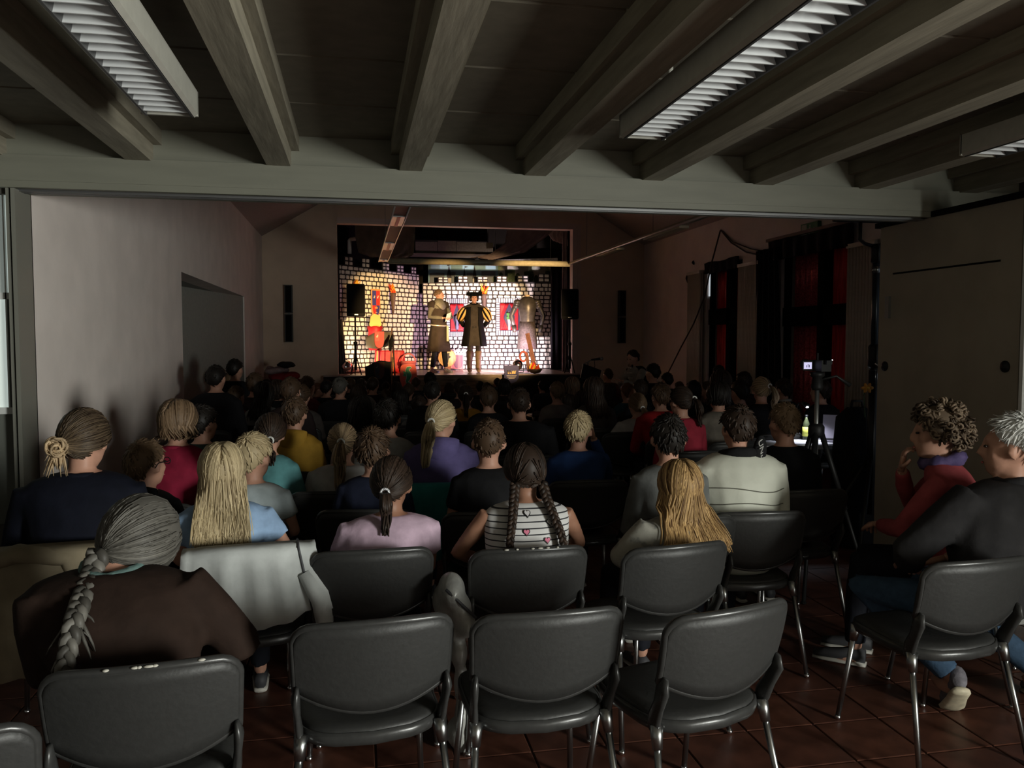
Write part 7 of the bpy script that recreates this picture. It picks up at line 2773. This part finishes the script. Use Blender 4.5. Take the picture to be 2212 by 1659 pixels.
# ------------------------------------------------------------------ technician's table with papers
q = atz(1735, 955, 0.75)
tt = empty('technician_table', (q.x, q.y, 0), R(-8))
MB().bx(-0.42, 0.48, -0.2, 0.35, 0.715, 0.748).build('table_top', M('table_grey', (0.3, 0.3, 0.32), 0.4), tt)
for sx in (-0.38, 0.44):
    for sy in (-0.16, 0.31):
        MB().tube([(sx, sy, 0.715), (sx, sy, 0.005)], 0.018, 8).build('leg', steel, tt)
tag(tt, 'small table with papers lit by a lamp at the right', 'table')
Mt = Matrix.Translation(tt.location) @ Matrix.Rotation(R(-8), 4, 'Z')
pap = M('paper_lit', (0.78, 0.78, 0.82), 0.7)
for i, (x, y, a, lab) in enumerate(((-0.30, 0.0, 10, 'paper sheet at the left end of the technician table'), (-0.08, 0.02, -6, 'paper sheet between the tripod legs on the technician table'), (0.12, -0.02, 4, 'paper sheet right of the yellow bottle on the technician table'))):
    w_ = Mt @ Vector((x, y, 0.7495 + 0.0012 * i))
    tag(MB().box((0, 0, 0.0005), (0.21, 0.297, 0.001), Matrix.Rotation(R(a), 3, 'Z')).build('paper_sheet', pap, None, False, w_), lab, 'paper', 'papers on the technician table')
bo = empty('bottle', Mt @ Vector((0.10, 0.18, 0.748)))
MB().lathe([(0.02, 0), (0.03, 0.005), (0.03, 0.12), (0.024, 0.15), (0.011, 0.18), (0.011, 0.2)], (0, 0, 0), 14).build('flask', M('bottle_dark', (0.05, 0.06, 0.03), 0.2), bo, True)
MB().lathe([(0.031, 0.03), (0.0315, 0.03), (0.0315, 0.11), (0.031, 0.11)], (0, 0, 0), 14, cap=False).build('bottle_label', M('label_lime', (0.65, 0.68, 0.12), 0.6), bo, True)
MB().lathe([(0.013, 0.195), (0.013, 0.215), (0.001, 0.216)], (0, 0, 0), 12).build('cap', blackm, bo, True)
tag(bo, 'small bottle with a lime yellow label on the technician table', 'bottle')
lp = empty('laptop', Mt @ Vector((0.33, 0.0, 0.749)), R(-35))
MB().bx(-0.16, 0.16, -0.11, 0.11, 0, 0.016).build('base', M('laptop_grey', (0.3, 0.28, 0.34), 0.4), lp)
MB().box((0.0, 0.155, 0.105), (0.32, 0.01, 0.22), Matrix.Rotation(R(-22), 3, 'X')).build('lid', M('laptop_grey', (0.3, 0.28, 0.34), 0.4), lp)
for i in range(4):
    MB().bx(-0.14, 0.14, -0.06 + 0.035 * i, -0.035 + 0.035 * i, 0.016, 0.019).build('key_row', blackm, lp)
tag(lp, 'open laptop at the right end of the technician table', 'laptop')
dl = empty('desk_lamp', Mt @ Vector((0.05, 0.31, 0.748)))
MB().lathe([(0.05, 0), (0.05, 0.012), (0.012, 0.02)], (0, 0, 0), 14).build('base', blackm, dl, True)
MB().tube([(0, 0, 0.015), (0, 0.01, 0.2), (0, -0.06, 0.31), (0, -0.15, 0.31)], 0.006, 8).build('gooseneck', blackm, dl, True)
MB().tube([(0, -0.13, 0.315), (0, -0.2, 0.295)], [0.016, 0.024], 10).build('lamp_head', blackm, dl, True)
MB().ell((0, -0.195, 0.285), (0.014, 0.014, 0.008), nu=10, nv=6).build('lamp_glow', M('desk_led', (0.9, 0.92, 1), 0.4, emit=6, ecol=(0.88, 0.9, 1)), dl, True)
l = bpy.data.lights.new('desk_lamp_light', 'SPOT')
l.energy, l.color, l.spot_size, l.spot_blend, l.shadow_soft_size = 7.0, (0.85, 0.88, 1.0), R(120), 0.6, 0.02
lo = obj('desk_lamp_light', l, dl, (0, -0.2, 0.27))
tag(dl, 'small black gooseneck lamp lighting the technician table', 'lamp')
# black bag standing at the right of the table
q = at(1850, 925, 6.3)
bg = empty('equipment_bag', (q.x, q.y, 0))
b = MB()
b.loft([[(rx * math.copysign(abs(math.cos(a)) ** 0.5, math.cos(a)), ry * math.copysign(abs(math.sin(a)) ** 0.5, math.sin(a)), z) for a in [2 * math.pi * i / 24 for i in range(24)]] for z, rx, ry in ((0.0, 0.13, 0.13), (0.02, 0.15, 0.15), (0.7, 0.15, 0.15), (1.0, 0.13, 0.13), (1.08, 0.06, 0.06))])
b.build('bag', cloth((0.010, 0.010, 0.011)), bg, True)
MB().tube([(-0.06, 0, 1.06), (-0.04, 0, 1.13), (0.04, 0, 1.13), (0.06, 0, 1.06)], 0.012, 6).build('handle', blackm, bg, True)
tag(bg, 'tall black equipment bag right of the technician table', 'bag')

# ------------------------------------------------------------------ camcorder on tripod
q = at(1766, 800, 5.15)
tp = empty('tripod', (q.x, q.y, 0))
zt = at(1766, 802, 5.15).z
MB().tube([(0, 0, 0.62), (0, 0, zt - 0.03)], 0.014, 10).build('centre_column', steel, tp, True)
MB().lathe([(0.03, zt - 0.12), (0.038, zt - 0.1), (0.03, zt - 0.04), (0.045, zt - 0.03), (0.045, zt - 0.005)], (0, 0, 0), 14).build('head', blackm, tp, True)
MB().tube([(0, 0, zt - 0.06), (0.12, -0.02, zt - 0.03), (0.2, -0.05, zt - 0.09)], [0.008, 0.008, 0.014], 8).build('pan_handle', blackm, tp, True)
for i in range(3):
    a = R(90 + 120 * i + 20)
    f = Vector((0.36 * math.cos(a), 0.36 * math.sin(a), 0.012))
    t0 = Vector((0.03 * math.cos(a), 0.03 * math.sin(a), 1.02))
    lg = MB().tube([t0, t0.lerp(f, 0.5)], 0.018, 8).tube([t0.lerp(f, 0.45), f], 0.012, 8).build('leg', blackm, tp, True)
    MB().ell(f, (0.018, 0.018, 0.012), nu=8, nv=5).build('rubber_foot', blackmat, lg)
MB().lathe([(0.035, 0.98), (0.05, 1.0), (0.05, 1.05), (0.035, 1.07)], (0, 0, 0), 14).build('collar', blackm, tp, True)
tag(tp, 'black tripod carrying the camcorder', 'tripod')
cc = empty('camcorder', (q.x, q.y, zt - 0.004), facing(q))
MB().bx(-0.035, 0.035, -0.09, 0.09, 0.005, 0.075).build('body', blackm, cc)
MB().tube([(0, 0.09, 0.045), (0, 0.14, 0.045)], [0.03, 0.033], 14).build('lens', blackm, cc, True)
MB().bx(-0.02, 0.02, -0.12, -0.09, 0.05, 0.075).build('viewfinder', blackm, cc)
sx_ = MB().bx(-0.115, -0.04, -0.012, 0.0, 0.012, 0.07).build('flip_screen', blackm, cc)
MB().bx(-0.108, -0.052, -0.0145, -0.012, 0.02, 0.062).build('display', M('camcorder_display', (0.4, 0.4, 0.6), 0.4, emit=0.75, ecol=(0.72, 0.68, 1.0)), sx_)
for i, (x, h_) in enumerate(((-0.09, 0.014), (-0.08, 0.02), (-0.07, 0.016))):
    MB().bx(x - 0.002, x + 0.002, -0.0155, -0.0145, 0.03, 0.03 + h_).build('display_figure', M('display_dark', (0.05, 0.05, 0.12), 0.5), sx_)
MB().ell((0.07, -0.05, 0.075), (0.004, 0.004, 0.004), nu=8, nv=5).build('record_light', M('record_led', (1, 1, 1), 0.4, emit=3, ecol=(1, 1, 1)), cc)
MB().tube([(0.03, -0.04, 0.07), (0.07, -0.05, 0.073)], 0.004, 6).build('light_arm', blackm, cc)
MB().tube([(0, 0, 0.074), (0, 0, 0.12)], 0.005, 6).build('antenna', blackm, cc)
tag(cc, 'camcorder with a lit flip screen on the tripod', 'camcorder')

# ------------------------------------------------------------------ lighting stand at the right
YL = 5.4
q = aty(1885, 900, YL)
ls = empty('lighting_stand', (q.x, YL, 0))


def lp_(px, py, y=YL):
    return aty(px, py, y) - Vector((q.x, YL, 0))


ztop = lp_(1885, 530).z
MB().tube([(0, 0, 0.3), (0, 0, lp_(0, 0).z * 0 + lp_(1885, 800).z)], 0.035, 12).build('lower_tube', M('stand_tube_dark', (0.012, 0.014, 0.017), 0.4), ls, True)
MB().tube([(0, 0, lp_(1885, 800).z), (0, 0, ztop)], 0.026, 12).build('upper_tube', M('stand_tube_blue', (0.02, 0.027, 0.036), 0.35, 0.3), ls, True)
MB().lathe([(0.028, 0), (0.04, 0.01), (0.04, 0.12), (0.028, 0.14)], (0, 0, ztop - 0.13), 14).build('top_socket', blackm, ls, True)
MB().lathe([(0.027, 0), (0.03, 0.0), (0.03, 0.05), (0.027, 0.05)], (0, 0, lp_(1885, 590).z), 14, cap=False).build('grey_ring', steel, ls, True)
zc_ = lp_(1882, 770).z
MB().lathe([(0.03, -0.09), (0.045, -0.07), (0.045, 0.07), (0.03, 0.09)], (0, 0, zc_), 14).build('clamp', blackm, ls, True)
MB().tube([(0.03, -0.03, zc_ + 0.03), (0.09, -0.05, zc_ + 0.04)], [0.012, 0.02], 8).build('clamp_knob', blackm, ls, True)
MB().tube([(-0.02, -0.04, zc_ - 0.05), (0.05, -0.05, zc_ - 0.1)], 0.008, 6).build('clamp_lever', chrome, ls, True)
MB().lathe([(0.028, 0), (0.034, 0.0), (0.034, 0.10), (0.028, 0.10)], (0, 0, lp_(1882, 828).z), 14, cap=False).build('silver_ring', alu, ls, True)
zk = lp_(1885, 905).z
MB().tube([(0.03, 0, zk + 0.25), (0.12, -0.02, zk + 0.2), (0.12, -0.03, zk + 0.02)], 0.008, 8).build('crank_arm', steel, ls, True)
MB().tube([(0.12, -0.03, zk + 0.02), (0.22, -0.06, zk)], [0.012, 0.018], 8).build('crank_handle', blackm, ls, True)
for i in range(4):
    a = R(45 + 90 * i)
    f = Vector((0.42 * math.cos(a), 0.42 * math.sin(a), 0.015))
    MB().tube([(0, 0, 0.75), f], 0.016, 8).build('leg', blackm, ls, True)
# fork and crossbar
yk = lp_(1885, 527).z
for s, px in ((-1, 1858), (1, 1910)):
    x = lp_(px, 500).x
    MB().tube([(0, 0, yk - 0.02), (x * 0.7, 0, yk + 0.0), (x, 0, yk + 0.03), (x, 0, lp_(1885, 478).z)], 0.014, 8).build('fork_prong', blackm, ls, True)
xa, xb = lp_(1800, 480).x, lp_(1990, 480).x
zb_ = lp_(1885, 476).z
MB().tube([(xa, 0, zb_), (xb, 0, zb_)], 0.02, 8).build('crossbar', blackm, ls, True)
tag(ls, 'tall lighting stand with a crank beside the partition leaf', 'stand')
for px, lab, mt in ((1832, 'black lamp head on the left arm of the lighting stand', blackm), (1945, 'grey lamp head on the right arm of the lighting stand', M('lamp_grey', (0.3, 0.29, 0.27), 0.5))):
    x = lp_(px, 480).x
    hd = empty('lamp_head', (q.x + x, YL, zb_ + 0.024), R(10))
    MB().bx(-0.11, 0.11, -0.12, 0.10, 0.0, 0.13).build('housing', mt, hd)
    MB().bx(-0.10, 0.10, 0.10, 0.115, 0.01, 0.12).build('lens', M('lens_glass', (0.4, 0.4, 0.4), 0.1), hd)
    for s in (-1, 1):
        MB().box((s * 0.13, 0.14, 0.065), (0.006, 0.1, 0.12), Matrix.Rotation(R(-s * 30), 3, 'Z')).build('barn_door', blackm, hd)
    for k in range(5):
        MB().bx(-0.08, 0.08, -0.126, -0.12, 0.02 + 0.02 * k, 0.028 + 0.02 * k).build('cooling_fin', blackmat, hd)
    tag(hd, lab, 'lamp', 'lamp heads on the lighting stand')
# paper flower tied to the stand and a pale bag hanging behind it
q2 = aty(1872, 838, YL - 0.07)
fw = empty('paper_flower', q2)
for i in range(6):
    a = 2 * math.pi * i / 6
    MB().ell((0.03 * math.cos(a), -0.01, 0.02 * math.sin(a)), (0.022, 0.008, 0.014), Matrix.Rotation(-a, 3, 'Y'), nu=8, nv=5).build('petal', M('petal_orange', (0.6, 0.28, 0.04), 0.6), fw, True)
MB().ell((0, -0.018, 0), (0.014, 0.01, 0.01), nu=8, nv=5).build('centre', M('petal_yellow', (0.75, 0.5, 0.08), 0.6), fw, True)
MB().tube([(0, 0.0, 0), (0.0, 0.03, -0.05), (0.02, 0.04, -0.22)], 0.004, 6).build('stem', M('stem_green', (0.05, 0.1, 0.04), 0.6), fw)
tag(fw, 'orange paper flower tied to the lighting stand', 'flower')
flush()

# bare patches on worn chair rails
chip = M('bare_chip', (0.5, 0.48, 0.42), 0.6)
for ch, spots in ((CH1, ((-0.01, 0.010), (0.0, 0.006), (0.022, 0.014), (0.035, 0.008), (-0.075, 0.008), (0.14, 0.010))), (CH18, ((-0.1, 0.010), (-0.06, 0.006), (0.0, 0.008), (0.03, 0.012), (0.06, 0.008), (0.1, 0.006)))):
    for x, w_ in spots:
        MB().ell((x, back_y(x, 0.8) + 0.002, back_top(x) + 0.0085), (w_, 0.006, 0.0035), nu=8, nv=5).build('bare_patch', chip, ch, True)
